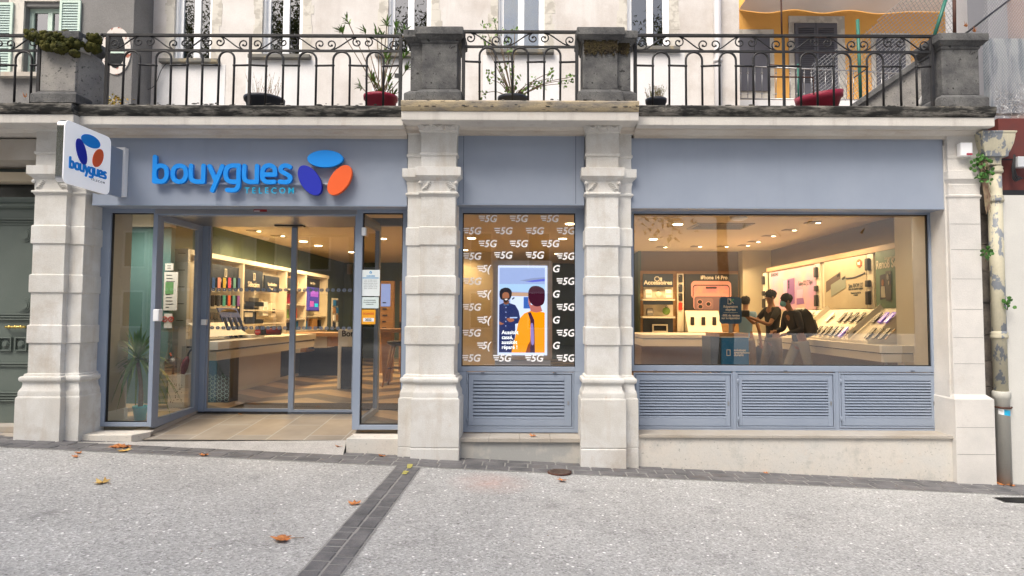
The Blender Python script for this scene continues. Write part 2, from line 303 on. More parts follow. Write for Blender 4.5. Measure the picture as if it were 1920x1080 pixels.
# ------------------------------------------------------------------ special materials
def pave_mat():
    m = bpy.data.materials.new('exposed aggregate concrete'); m.use_nodes = True; n = m.node_tree.nodes; L = m.node_tree.links
    p = n['Principled BSDF']; p.inputs['Roughness'].default_value = .85
    tc = n.new('ShaderNodeTexCoord')
    def vor(scale, rnd=1.0):
        v = n.new('ShaderNodeTexVoronoi'); v.inputs['Scale'].default_value = scale; v.inputs['Randomness'].default_value = rnd; L.new(tc.outputs['Object'], v.inputs['Vector']); return v
    v1 = vor(85); v2 = vor(27); v3 = vor(120)
    cr = n.new('ShaderNodeValToRGB'); sep = n.new('ShaderNodeSeparateColor'); L.new(v1.outputs['Color'], sep.inputs[0]); L.new(sep.outputs[0], cr.inputs[0])
    e = cr.color_ramp.elements; e[0].position = 0; e[0].color = (.22,.218,.212,1); e[1].position = 1; e[1].color = (.58,.58,.575,1)
    for ps, c in ((.12, (.31,.308,.30)), (.45, (.375,.373,.368)), (.82, (.43,.43,.425)), (.94, (.54,.54,.535))):
        x = e.new(ps); x.color = (*c, 1)
    # pale flakes
    s2 = n.new('ShaderNodeSeparateColor'); L.new(v2.outputs['Color'], s2.inputs[0])
    mr = n.new('ShaderNodeMapRange'); mr.inputs['From Min'].default_value = .90; mr.inputs['From Max'].default_value = .93; L.new(s2.outputs[1], mr.inputs[0])
    d2 = n.new('ShaderNodeMapRange'); d2.inputs['From Min'].default_value = .30; d2.inputs['From Max'].default_value = .22; L.new(v2.outputs['Distance'], d2.inputs[0])
    mm = n.new('ShaderNodeMath'); mm.operation = 'MULTIPLY'; L.new(mr.outputs[0], mm.inputs[0]); L.new(d2.outputs[0], mm.inputs[1])
    x1 = n.new('ShaderNodeMix'); x1.data_type = 'RGBA'; L.new(mm.outputs[0], x1.inputs['Factor']); L.new(cr.outputs[0], x1.inputs['A']); x1.inputs['B'].default_value = (.85,.85,.83,1)
    # big blotches
    nz = n.new('ShaderNodeTexNoise'); nz.inputs['Scale'].default_value = .9; nz.inputs['Detail'].default_value = 6; nz.inputs['Roughness'].default_value = .65; L.new(tc.outputs['Object'], nz.inputs['Vector'])
    r2 = n.new('ShaderNodeMapRange'); r2.inputs['From Min'].default_value = .3; r2.inputs['From Max'].default_value = .7; r2.inputs['To Min'].default_value = .86; r2.inputs['To Max'].default_value = 1.12; L.new(nz.outputs['Fac'], r2.inputs[0])
    sc_ = n.new('ShaderNodeVectorMath'); sc_.operation = 'SCALE'; L.new(x1.outputs['Result'], sc_.inputs[0]); L.new(r2.outputs[0], sc_.inputs['Scale'])
    nz2 = n.new('ShaderNodeTexNoise'); nz2.inputs['Scale'].default_value = 2.6; nz2.inputs['Detail'].default_value = 8; nz2.inputs['Roughness'].default_value = .7; L.new(tc.outputs['Object'], nz2.inputs['Vector'])
    r6 = n.new('ShaderNodeMapRange'); r6.inputs['From Min'].default_value = .56; r6.inputs['From Max'].default_value = .72; r6.inputs['To Min'].default_value = 1.0; r6.inputs['To Max'].default_value = .72; L.new(nz2.outputs['Fac'], r6.inputs[0])
    s7 = n.new('ShaderNodeVectorMath'); s7.operation = 'SCALE'; L.new(sc_.outputs[0], s7.inputs[0]); L.new(r6.outputs[0], s7.inputs['Scale']); sc_ = s7
    gv = vor(2.2); gm = n.new('ShaderNodeMapRange'); gm.inputs['From Min'].default_value = .030; gm.inputs['From Max'].default_value = .018; gm.inputs['To Min'].default_value = 1; gm.inputs['To Max'].default_value = .55; L.new(gv.outputs['Distance'], gm.inputs[0])
    s8 = n.new('ShaderNodeVectorMath'); s8.operation = 'SCALE'; L.new(sc_.outputs[0], s8.inputs[0]); L.new(gm.outputs[0], s8.inputs['Scale']); sc_ = s8
    # dark pits
    n3 = n.new('ShaderNodeTexNoise'); n3.inputs['Scale'].default_value = 24; n3.inputs['Detail'].default_value = 4; L.new(tc.outputs['Object'], n3.inputs['Vector'])
    r3 = n.new('ShaderNodeMapRange'); r3.inputs['From Min'].default_value = .70; r3.inputs['From Max'].default_value = .74; L.new(n3.outputs['Fac'], r3.inputs[0])
    x2 = n.new('ShaderNodeMix'); x2.data_type = 'RGBA'; L.new(r3.outputs[0], x2.inputs['Factor']); L.new(sc_.outputs[0], x2.inputs['A']); x2.inputs['B'].default_value = (.09,.085,.08,1)
    # faint reddish worn patch
    sx = n.new('ShaderNodeVectorMath'); sx.operation = 'DISTANCE'; L.new(tc.outputs['Object'], sx.inputs[0]); sx.inputs[1].default_value = (RED[0], RED[1], RED[2])
    r4 = n.new('ShaderNodeMapRange'); r4.inputs['From Min'].default_value = .42; r4.inputs['From Max'].default_value = .08; r4.inputs['To Max'].default_value = .55; L.new(sx.outputs['Value'], r4.inputs[0])
    n5 = n.new('ShaderNodeTexNoise'); n5.inputs['Scale'].default_value = 9; L.new(tc.outputs['Object'], n5.inputs['Vector'])
    m5 = n.new('ShaderNodeMath'); m5.operation = 'MULTIPLY'; L.new(r4.outputs[0], m5.inputs[0]); L.new(n5.outputs['Fac'], m5.inputs[1])
    x3 = n.new('ShaderNodeMix'); x3.data_type = 'RGBA'; L.new(m5.outputs[0], x3.inputs['Factor']); L.new(x2.outputs['Result'], x3.inputs['A']); x3.inputs['B'].default_value = (.55,.30,.24,1)
    L.new(x3.outputs['Result'], p.inputs['Base Color'])
    b = n.new('ShaderNodeBump'); b.inputs['Strength'].default_value = .55; b.inputs['Distance'].default_value = .006
    L.new(v1.outputs['Distance'], b.inputs['Height']); L.new(b.outputs[0], p.inputs['Normal'])
    return m
RED = onG(920, 905)
M['pave'] = pave_mat()
def tile_mat(name, cols, sx, sy, mortar, rough=.5, msize=.012, off=.5):
    m = bpy.data.materials.new(name); m.use_nodes = True; n = m.node_tree.nodes; L = m.node_tree.links
    p = n['Principled BSDF']; p.inputs['Roughness'].default_value = rough
    tc = n.new('ShaderNodeTexCoord'); br = n.new('ShaderNodeTexBrick'); mp = n.new('ShaderNodeMapping'); mp.inputs['Rotation'].default_value = (0, 0, R(90)); L.new(tc.outputs['Object'], mp.inputs[0]); L.new(mp.outputs[0], br.inputs['Vector'])
    br.offset = off; br.inputs['Scale'].default_value = 1; br.inputs['Brick Width'].default_value = sx; br.inputs['Row Height'].default_value = sy; br.inputs['Mortar Size'].default_value = msize
    br.inputs['Color1'].default_value = (*cols[0], 1); br.inputs['Color2'].default_value = (*cols[1], 1); br.inputs['Mortar'].default_value = (*mortar, 1); br.inputs['Bias'].default_value = 0
    nz = n.new('ShaderNodeTexNoise'); nz.inputs['Scale'].default_value = 3; nz.inputs['Detail'].default_value = 6; L.new(tc.outputs['Object'], nz.inputs['Vector'])
    r = n.new('ShaderNodeMapRange'); r.inputs['From Min'].default_value = .3; r.inputs['From Max'].default_value = .7; r.inputs['To Min'].default_value = .8; r.inputs['To Max'].default_value = 1.15; L.new(nz.outputs['Fac'], r.inputs[0])
    s = n.new('ShaderNodeVectorMath'); s.operation = 'SCALE'; L.new(br.outputs['Color'], s.inputs[0]); L.new(r.outputs[0], s.inputs['Scale']); L.new(s.outputs[0], p.inputs['Base Color'])
    return m
def chevron_mat():
    m = bpy.data.materials.new('chevron vinyl floor'); m.use_nodes = True; n = m.node_tree.nodes; L = m.node_tree.links
    p = n['Principled BSDF']; p.inputs['Roughness'].default_value = .32
    tc = n.new('ShaderNodeTexCoord'); sp = n.new('ShaderNodeSeparateXYZ'); L.new(tc.outputs['Object'], sp.inputs[0])
    def mth(op, a, b=None):
        x = n.new('ShaderNodeMath'); x.operation = op
        for i, q in enumerate((a, b)):
            if q is None: continue
            if isinstance(q, (int, float)): x.inputs[i].default_value = q
            else: L.new(q, x.inputs[i])
        return x.outputs[0]
    fx = mth('FRACT', mth('DIVIDE', sp.outputs[0], 1.3)); tri = mth('ABSOLUTE', mth('SUBTRACT', fx, .5))
    yy = mth('ADD', mth('DIVIDE', sp.outputs[1], 1.05), mth('MULTIPLY', tri, 1.1)); fr = mth('FRACT', yy)
    cr = n.new('ShaderNodeValToRGB'); cr.color_ramp.interpolation = 'CONSTANT'; L.new(fr, cr.inputs[0]); e = cr.color_ramp.elements
    e[0].position = 0; e[0].color = (.62,.45,.27,1); e[1].position = .5; e[1].color = (.13,.105,.085,1)
    for q, c in ((.25, (.50,.37,.23)), (.75, (.20,.16,.12))): x = e.new(q); x.color = (*c, 1)
    L.new(cr.outputs[0], p.inputs['Base Color']); return m
M['tile'] = tile_mat('sandstone entrance tiles', ((.34,.275,.205), (.25,.232,.21)), .70, .40, (.40,.38,.35), .55, .007, .4)
M['chevron'] = chevron_mat()
# ================================================================== GROUND
xs = [-60, -6.0, 6.5, 60]
ground = MB(); vs = []
for x in xs:
    for y in (-60, 30): vs.append((x, y, gz(x)))
ground.add(vs, [(0,2,3,1), (2,4,5,3), (4,6,7,5)])
g = ground.build('pavement', M['pave'], local=True); tag(g, 'pale exposed aggregate concrete pavement sloping down to the right', kind='structure')
# dark sett gutter along the facade and the double strip crossing the pavement
def setts(name, label, rows, step, along, a0, a1, bed):
    t = MB(); rnd = random.Random(3)
    for k, (b0, b1) in enumerate(rows):
        a = a0+(k*step*.45)
        while a < a1:
            L_ = step*rnd.uniform(.82, 1.2); j = .007
            p = (b0+j+rnd.uniform(0, .004), b1-j-rnd.uniform(0, .004)); e = min(a+L_, a1)
            if e-a < .05: break
            q0, q1 = a+j, e-j; h = rnd.uniform(.007, .012)
            if along == 'x': X0, X1, Y0, Y1 = q0, q1, p[0], p[1]
            else: X0, X1, Y0, Y1 = p[0], p[1], q0, q1
            c = .007; vsx = []
            for (x, y) in ((X0, Y0), (X1, Y0), (X1, Y1), (X0, Y1)): vsx.append((x+rnd.uniform(-.003,.003), y+rnd.uniform(-.003,.003), gz(x)-.02))
            for (x, y) in ((X0+c, Y0+c), (X1-c, Y0+c), (X1-c, Y1-c), (X0+c, Y1-c)): vsx.append((x, y, gz(x)+h+rnd.uniform(-.001,.002)))
            for (x, y) in ((X0, Y0), (X1, Y0), (X1, Y1), (X0, Y1)): vsx.append((x, y, gz(x)+h-.004))
            t.add(vsx, [(4,5,6,7)]+[(8+i, 8+(i+1) % 4, 4+(i+1) % 4, 4+i) for i in range(4)]+[(i, (i+1) % 4, 8+(i+1) % 4, 8+i) for i in range(4)])
            a = e
    o = t.build(name, M['sett'], local=True); tag(o, label, kind='structure')
    b = MB(); (x0, x1, y0, y1) = bed
    b.add([(x0,y0,gz(x0)+.004),(x1,y0,gz(x1)+.004),(x1,y1,gz(x1)+.004),(x0,y1,gz(x0)+.004)], [(0,1,2,3)])
    tag(b.build('mortar_bed', M['mortar'], local=True), 'pale mortar under the dark setts', kind='structure')
setts('sett_gutter', 'two rows of dark setts along the foot of the facade', [(-.42,-.265), (-.26,-.10), (-.095,.06)], .22, 'x', -6.0, 6.4, (-6.0, 6.4, -.43, .20))
xb = onG(775, 960)[0]
XB = -1.19
setts('sett_strip', 'double row of dark setts crossing the pavement towards the viewer', [(XB-.122, XB+.002), (XB-.002, XB+.122)], .125, 'y', -7.5, -.43, (XB-.125, XB+.125, -7.5, -.431))
# ================================================================== SHOP BUILDING
bld = thing('shop_building', 'single storey limestone shop building with pilasters and three bays under a terrace', 'building', (0, 0, 0))
TOPF = 3.6
LV = []   # pilaster profile (pixel row at the middle pilaster, offset)
prof = [(905,.066),(840,.066),(838.8,.060),(837.4,.060),(836.2,.066),(749,.066),(746,.058),(745,.052),(737,.052),(734,.046),(729,.032),(722,.026),(718.5,.030),(717.5,.044),(715,.052),(711,.052),(708.6,.044),(707.5,.024),(704,.020),(702.5,.0),
  (646.5,.0),(646.2,.011),(645,.015),(614,.015),(612.6,.011),(611.6,0),(551.5,0),(551.2,.011),(550,.015),(519,.015),(517.6,.011),(516.6,0),(459.8,0),(459.5,.011),(458.3,.015),(427,.015),(425.6,.011),(424.6,0),
  (368.5,0),(366.5,.010),(364.5,.012),(364,.024),(360.5,.024),(359.5,.004),(346,.006),(341,.016),(340,.010),(338,.014),(334,.034),(331.5,.052),(331,.058),(315,.058),(314,.004),(293,.002),(291.5,.016),(287.5,.018),(286.5,.006),(249,.006),(248,.020),(244,.022),(238,.040),(233,.058),(232,.066),(229,.068),(224,.068)]
def zlev(v): return onY(820, v, -.065)[1]
PROF = [(zlev(v), e) for v, e in prof]
def zrow(v): return onY(820, v, -.065)[1]
def pilaster(u0, u1, sec, plain=False, name='pilaster', ureg=560):
    xa = onY(u0, ureg, -.065)[0]; xb_ = onY(u1, ureg, -.065)[0]
    zb = min(gz(xa), gz(xb_))-.05
    P = [(max(z, zb), e) for z, e in PROF]; P[0] = (zb, P[0][1])
    if plain: P = [(z, (e if (z > zrow(370) or z < zrow(700)) else 0)*(.6 if z > zrow(370) else .75)) for z, e in P]
    if plain: P = [(z, e if not (zrow(744) < z < zrow(700)) else 0) for z, e in P]
    m = MB(); m.loft([(xa-e, xb_+e, -.065-e*(2.1 if z > zrow(249) and not plain else 1), .30, z) for z, e in P])
    ob = m.build(name, M['stone'], bld, bevel=.004)
    s = MB(); sa, sb = sec
    P2 = [(z-.0015, e*.9) for z, e in P if z < 3.6]
    s.loft([(sa-e, sb+e, -e, .34, z) for z, e in P2])
    s.build('pilaster_return', M['stone'], ob, bevel=.004)
    if not plain:
        # egg and dart capital and carved frieze
        c = MB(); n = 3; wd = (xb_-xa); z0, z1 = zrow(246), zrow(234)
        for i in range(n):
            cx = xa+wd*(i+.5)/n; pts = [(cx+.040*math.cos(a), -.165, (z0+z1)/2+.030*math.sin(a)+.012) for a in [math.pi+math.pi*j/10 for j in range(11)]]
            c.tube(pts, .006, 6); c.ball((cx, -.140, (z0+z1)/2), .022, 6, sz=1.25, sy=.7)
        for i in range(n+1):
            cx = xa+wd*i/n; c.tube([(cx, -.185, z1), (cx, -.125, z0)], [.004, .008], 5)
        for sx_ in (-1, 1):
            for k in range(5):
                cx = (xa+xb_)/2+sx_*(wd*.5-.035-.012*k); zz = zrow(357)+.012+.016*k
                c.tube(smooth_path([(cx-.02, -.070, zz-.01), (cx-.005, -.082, zz+.008), (cx+.02, -.080, zz+.012), (cx+.03, -.070, zz-.004)], 3), .006, 5)
            c.ball(((xa if sx_ < 0 else xb_)+sx_*.006, -.078, zrow(343)), .022, 6)
        c.build('carving', M['stone'], ob)
    return xa, xb_
# X of returns measured at plane Y=0
def X0(u, v=560, Y=0.0): return onY(u, v, Y)[0]
pilaster(64, 124, (X0(70), X0(153)), name='pilaster', ureg=400)
pilaster(787, 852.5, (X0(762), X0(845)), ureg=560)
pilaster(1100, 1160, (X0(1108), X0(1184)), ureg=560)
# right end pilaster, plain ashlar
m = MB(); xa = onY(1783, 400, -.02)[0]; xb4 = onY(1838, 400, -.02)[0]
P4 = [(z, e*.55) if z > zrow(370) else (z, .0 if z > zrow(744) else (.05 if z > 0 else .05)) for z, e in PROF]
P4 = [(zz if i else -.5, e) for i, (zz, e) in enumerate(P4)]
m.loft([(xa-.02-e*.5, xb4+e, -.02-e, .34, z) for z, e in P4]); p4 = m.build('pilaster', M['stone_white'], bld, bevel=.004)
# block joints of the end pilaster as thin recessed mortar lines
j = MB()
for v in (420, 468, 523, 580, 633, 682, 800, 850): z = onY(1810, v, -.02)[1]; e = 0 if v < 740 else .05; j.box(xa-.01-e*.5, xb4+e-.008, -.0213-e, -.01-e, z-.002, z+.002)
j.build('mortar_joint', M['mortar'], p4)
# stone reveals and cores behind the pilasters
cores = MB()
def core(u0, u1, y0=.02, y1=.9, v=560, top=3.36):
    cores.box(X0(u0, v, y0), X0(u1, v, y0), y0, y1, -.6, top)
for c_ in ((76, 153, .02, .62), (769, 852, .34, .62), (1100, 1182, .34, .62), (1776, 1838, .02, .62)):
    cores = MB(); core(*c_); cores.build('masonry_core', M['stone_white'], bld)
# ------------------------------------------------------------------ cornice
def cornice(x0, x1, rows, mats, u, ret=None):
    """rows: list of (v, Y) bottom to top, split by material"""
    for (nm, mt, seq, bev) in mats:
        pts = [(Y, onY(u, v, Y)[1]) for v, Y in seq]
        back = .5 if nm != 'coping' else .9
        pts = pts+[(back, pts[-1][1]), (back, pts[0][1])]
        mm = MB(); mm.prism(pts, 'x', x0, x1); mm.build(nm, mt, bld, bevel=bev)
SB = [(262,.045),(259.5,.045),(259.5,-.004),(254,-.006),(253.5,-.024),(250.5,-.034),(247,-.062),(244.5,-.075),(244.3,-.092),(241.3,-.094),(241,-.108),(239,-.128),(237,-.150),(235,-.158),(235,-.185)]
def cset(x0, x1, u, dY, dv, edge):
    A = [(v+dv, Y+dY*.3) for v, Y in SB]
    B = [(235+dv, -.215+dY), (233.5+dv, -.22+dY), (219+dv, -.22+dY), (218+dv, -.215+dY)]
    Cc = [(217.6+dv, -.225+dY), (212+dv, -.245+dY), (206+dv, -.255+dY), (199+dv, -.26+dY), (197+dv, -.25+dY)]
    cornice(x0, x1, None, [('cornice_moulding', M['cornice'], A, 0), ('cornice_band', M['cornice_pale'], B, .004), ('coping', edge, Cc, .006)], u)
xm0 = onY(752, 215, -.32)[0]; xm1 = onY(1198, 215, -.32)[0]; xl = onY(137, 210, -.32)[0]; xr = onY(1874, 220, -.22)[0]
cset(xl, xm0, 460, 0, 0, M['edge']); cset(xm0, xm1, 975, -.09, -9, M['edge_tan']); cset(xm1, xr-.05, 1500, 0, 1, M['edge'])
cset(-6.6, xl, 70, -.09, -4, M['edge'])
# terrace slab above the shop
t = MB(); zt = onY(975, 189, -.3)[1]
t.box(-6.6, 5.0, .9, 9.0, 3.42, zt-.01); t.build('terrace_slab', M['old'], bld)
ZT = zt
# irregular lumps of black crust along the coping
rnd = random.Random(11); cr_ = MB()
for i in range(420):
    x = rnd.uniform(-6, xr-.1); mid = xm0 < x < xm1 or x < xl; Y = -.255-(.09 if mid else 0)
    v = 203+rnd.uniform(-8, 6)-(9 if xm0 < x < xm1 else 0); z = onY(1000, v, Y)[1]
    s_ = rnd.uniform(.004, .015); cr_.ball((x, Y+.004, z), s_, 3, sx=rnd.uniform(1, 2.6), sy=.5, sz=rnd.uniform(.4, .8))
cr_.build('lichen_crust', M['edge'], bld)['kind'] = 'stuff'
# ------------------------------------------------------------------ fascias
def fascia(u0, u1, v0, v1, Y, seams=()):
    x0, z0, x1, z1 = rectY(u0, v0, u1, v1, Y)
    m = MB(); m.box(x0, x1, Y, Y+.24, z0, z1); o = m.build('fascia_panel', M['blue'], bld, bevel=.003)
    if seams:
        s = MB()
        for u in seams: x = X0(u, (v0+v1)/2, Y); s.box(x-.003, x+.003, Y-.0015, Y+.01, z0+.002, z1-.002)
        s.build('panel_seam', M['seam'], o)
    lip = MB(); lip.box(x0+.002, x1-.002, Y-.006, Y-.0005, z0-.004, z0+.012); lip.build('drip_edge', M['blue_frame'], o)
    return x0, z0, x1, z1
FL = fascia(175, 764, 258, 385.5, .03)
FM = fascia(853, 1096, 254, 384, .06, (869, 1079.5))
FR = fascia(1183, 1769, 260, 391, .03)
# ------------------------------------------------------------------ windows
def shop_window(u0, u1, v0, v1, gu0, gu1, gv0, gv1, Y, depth=.07, rails=()):
    x0, z0, x1, z1 = rectY(u0, v0, u1, v1, Y); a0, b0, a1, b1 = rectY(gu0, gv0, gu1, gv1, Y)
    root = thing('shop_window', None, None, (0, 0, 0), parent=bld)
    f = MB(); f.box(x0, a0, Y, Y+depth, z0, z1); f.box(a1, x1, Y, Y+depth, z0, z1); f.box(a0, a1, Y, Y+depth, z0, b0); f.box(a0, a1, Y, Y+depth, b1, z1)
    f.build('frame', M['blue_frame'], root, bevel=.004)
    g_ = MB(); g_.frame(a0, a1, b0, b1, Y+.022, Y+.05, .010); g_.build('gasket', M['gasket'], root)
    p = MB(); p.add([(a0+.008,Y+.035,b0+.008),(a1-.008,Y+.035,b0+.008),(a1-.008,Y+.035,b1-.008),(a0+.008,Y+.035,b1-.008)], [(0,1,2,3)]); p.build('pane', M['glass'], root)
    return root, (x0, z0, x1, z1), (a0, b0, a1, b1)
YW = .27
WL, wl, gl = shop_window(180, 290, 389, 800, 201.5, 281.5, 399, 792, YW)
WE, we, ge = shop_window(663, 765, 389, 806, 677, 753, 399, 797, YW)
WM, wm_, gm = shop_window(858, 1097, 384, 697, 866, 1078.5, 399, 687.5, YW-.02)
WR, wr, gr = shop_window(1184, 1762, 388, 697, 1188.5, 1744, 401, 686, YW)
# black fastening clips on the sills and frames are parts of the windows
clip = MB()
for u in (905, 1040): x, z = onY(u, 699, YW-.03); clip.box(x-.018, x+.018, YW-.032, YW-.018, z-.005, z+.004)
clip.build('clip', M['seam'], WM)
clip = MB()
for u in (1229, 1473, 1712): x, z = onY(u, 695.5, YW-.01); clip.box(x-.018, x+.018, YW-.012, YW+.001, z-.005, z+.004)
clip.build('clip', M['seam'], WR)
# ------------------------------------------------------------------ louvred vent doors
def vent(u0, u1, v0, v1, lu0, lu1, lv0, lv1, Y, n):
    x0, z0, x1, z1 = rectY(u0, v0, u1, v1, Y); a0, b0, a1, b1 = rectY(lu0, lv0, lu1, lv1, Y)
    root = thing('vent_door', None, None, (0, 0, 0), parent=bld)
    f = MB(); f.frame(x0, x1, z0, z1, Y, Y+.05, .018); f.build('outer_frame', M['blue_frame'], root, bevel=.003)
    d = MB(); i = .024; y = Y+.006
    d.box(x0+i, a0, y, y+.04, z0+i, z1-i); d.box(a1, x1-i, y, y+.04, z0+i, z1-i); d.box(a0, a1, y, y+.04, z0+i, b0); d.box(a0, a1, y, y+.04, b1, z1-i)
    d.build('leaf_frame', M['blue_frame'], root, bevel=.003)
    bk = MB(); bk.box(x0+.01, x1-.01, Y+.055, Y+.07, z0+.01, z1-.01); bk.build('dark_backing', M['gasket'], root)
    l = MB(); h = (b1-b0)/n
    for k in range(n):
        zz = b0+k*h; l.prism([(y-.001, zz+.003), (y+.001, zz+h*.60), (y+.032, zz+h*.98), (y+.036, zz+h*.92), (y+.010, zz+.002)], 'x', a0+.001, a1-.001)
    l.build('louvre', M['blue_frame'], root)
    hg = MB()
    for q in (.16, .84):
        z = z0+(z1-z0)*q; hg.tube([(x0+.016, Y-.006, z-.028), (x0+.016, Y-.006, z+.028)], .007, 8)
    hg.build('hinge', M['blue_frame'], root)
    lk = MB(); z = z0+(z1-z0)*.45; xk = (a1+x1-.018)/2; lk.box(xk-.009, xk+.009, y-.006, y-.0005, z-.02, z+.02); lk.disc(xk, z+.006, .006, .006, y-.009, y-.0055, n=12); lk.build('lock', M['steel'], root)
vent(874, 1076, 698, 803, 887, 1058, 714, 786, YW-.02, 11)
for (a, b) in ((1188.5, 1374), (1381, 1566.5), (1574, 1760)): vent(a, b, 699, 803, a+11, b-13, 714, 784, YW, 13)
# panel behind/around the vents, so that nothing is open (frame field)
bf = MB()
x0, z0, x1, z1 = rectY(858, 697, 1097, 811, YW-.02); q0, r0, q1, r1 = rectY(874, 698, 1076, 803, YW-.02)
bf.box(x0, q0-.002, YW-.018, YW+.06, z0, z1-.001); bf.box(q1+.002, x1, YW-.018, YW+.06, z0, z1-.001); bf.box(q0-.002, q1+.002, YW-.018, YW+.06, z0, r0-.002)
x0, z0, x1, z1 = rectY(1184, 697, 1762, 807.5, YW); a, b, c, d = rectY(1188.5, 699, 1760, 803, YW)
bf.box(x0, x1, YW+.004, YW+.06, z0, b-.002)
for (ua, ub) in ((1374, 1381), (1566.5, 1574)): bf.box(X0(ua, 750, YW)+.002, X0(ub, 750, YW)-.002, YW+.004, YW+.05, b-.0018, z1)
bf.box(X0(1760, 750, YW)+.002, x1+.01, YW+.004, YW+.05, b-.0018, z1-.001)
bf.build('base_frame', M['blue_frame'], bld, bevel=.002)
# ------------------------------------------------------------------ stone sills and plinth walls
def sill(u0, u1, vfront_top, vfront_bot, Yf, Yb, mt, joints=0, name='window_sill'):
    x0, z1 = onY(u0, vfront_top, Yf); x1, _ = onY(u1, vfront_top, Yf); z0 = onY((u0+u1)/2, vfront_bot, Yf)[1]; z1 = onY((u0+u1)/2, vfront_top, Yf)[1]
    m = MB(); n = joints+1
    for i in range(n):
        m.box(x0+(x1-x0)*i/n+.001, x0+(x1-x0)*(i+1)/n-.001, Yf, Yb, z0, z1)
    return m.build(name, mt, bld, bevel=.003), z0
o, zs = sill(859, 1089, 822, 829.5, -.03, .29, M['sill'], 3)
m = MB(); m.box(X0(861), X0(1096), .0, .3, -.6, zs-.001); m.build('plinth_wall', M['render_grey'], bld)
m = MB(); m.box(X0(861)+.06, X0(1089)+.0, -.035, -.0005, -.6, onY(975, 872, -.03)[1]); m.build('plinth_foot', M['render_grey'], bld, bevel=.006)
o, zs = sill(1187, 1798, 816.5, 822, -.03, .30, M['sill'], 6)
m = MB(); m.box(X0(1186), X0(1800), -.004, .3, -.8, zs-.001); m.build('plinth_wall', M['render'], bld)
# entrance step blocks
def block(u0, u1, v0, Yf, Yb, mt, mt2=None):
    x0, z = onY(u0, v0, Yf); x1, _ = onY(u1, v0, Yf); z = onY((u0+u1)/2, v0, Yf)[1]
    m = MB(); m.box(x0, x1, Yf, Yb, -.4, z); return m.build('step_block', mt, bld, bevel=.008), z
o, zL = block(148, 247, 815.5, .0, .268, M['render']); o2, zR = block(649, 756, 822.5, .0, .268, M['render'])
m = MB(); xq = X0(290, 800, .27)
m.add([(X0(247,815,0)+.002,.0,zL-.002),(xq,.2,zL-.002),(xq,.268,zL-.002),(X0(247,815,0)+.002,.268,zL-.002),(X0(247,815,0)+.002,.0,-.1),(xq,.2,-.1)], [(0,1,2,3),(4,5,1,0)])
m.build('step_block', M['render'], bld)
# ------------------------------------------------------------------ entrance recess
YD = 1.25; ZF = .35
XLr = onY(291, 600, .30)[0]; XRr = onY(664.5, 600, .30)[0]
ZC = onY(480, 402, .30)[1]
zr0 = .235
rp = MB(); rp.add([(XLr,.10,zr0),(XRr-.0,.10,zr0),(XRr,YD+.1,ZF-.004),(XLr,YD+.1,ZF-.004)], [(0,1,2,3)]); tag(rp.build('entrance_ramp', M['tile'], local=True), 'sandstone tiled ramp rising to the sliding doors', kind='structure')
ap = MB(); xA0 = onY(150, 830, 0)[0]; xA1 = X0(649, 830, 0)
ap.add([(xA0,-.10,gz(xA0)+.006),(xA1,-.10,gz(xA1)+.006),(XRr-.002,.0995,zr0),(XLr-.35,.0995,zr0-.03),(XRr,.14,zr0-.002),(XLr,.14,zr0-.002)], [(0,1,2,3),(3,2,4,5)])
tag(ap.build('concrete_apron', mat('worn concrete', (.36,.345,.325), .95, col2=(.44,.42,.40), vs=5, grain=.22, gs=90, bump=.4, bs=60), local=True), 'small concrete slope in front of the entrance tiles', kind='structure')
rc = MB(); rc.box(XLr-.02, XRr+.02, .2695, YD+.05, ZC, ZC+.05); rc.build('recess_soffit', M['steel'], bld)
# header box below left fascia across the entrance
hd = MB(); hd.box(wl[2]+.002, we[0]-.002, YW, YW+.10, ZC-.015, FL[1]+.04); hd.build('header_beam', M['blue_frame'], bld, bevel=.003)
# motor/sensor of the doors
ses = MB(); x, z = onY(545, 420, YD-.10); ses.box(x-.19, x+.16, YD-.14, YD-.02, z-.035, z+.035); so = ses.build('door_sensor', M['black'], bld, bevel=.012)
st_ = MB(); x, z = onY(488, 395, YW-.004); st_.box(x-.072, x+.072, YW-.006, YW-.001, z-.012, z+.014); sto = st_.build('header_sticker', mat('dark red sticker', (.28,.02,.02), .5), bld)
st_ = MB(); st_.box(x-.066, x-.005, YW-.0085, YW-.0062, z-.009, z-.001); st_.build('sticker_print', M['white'], sto)
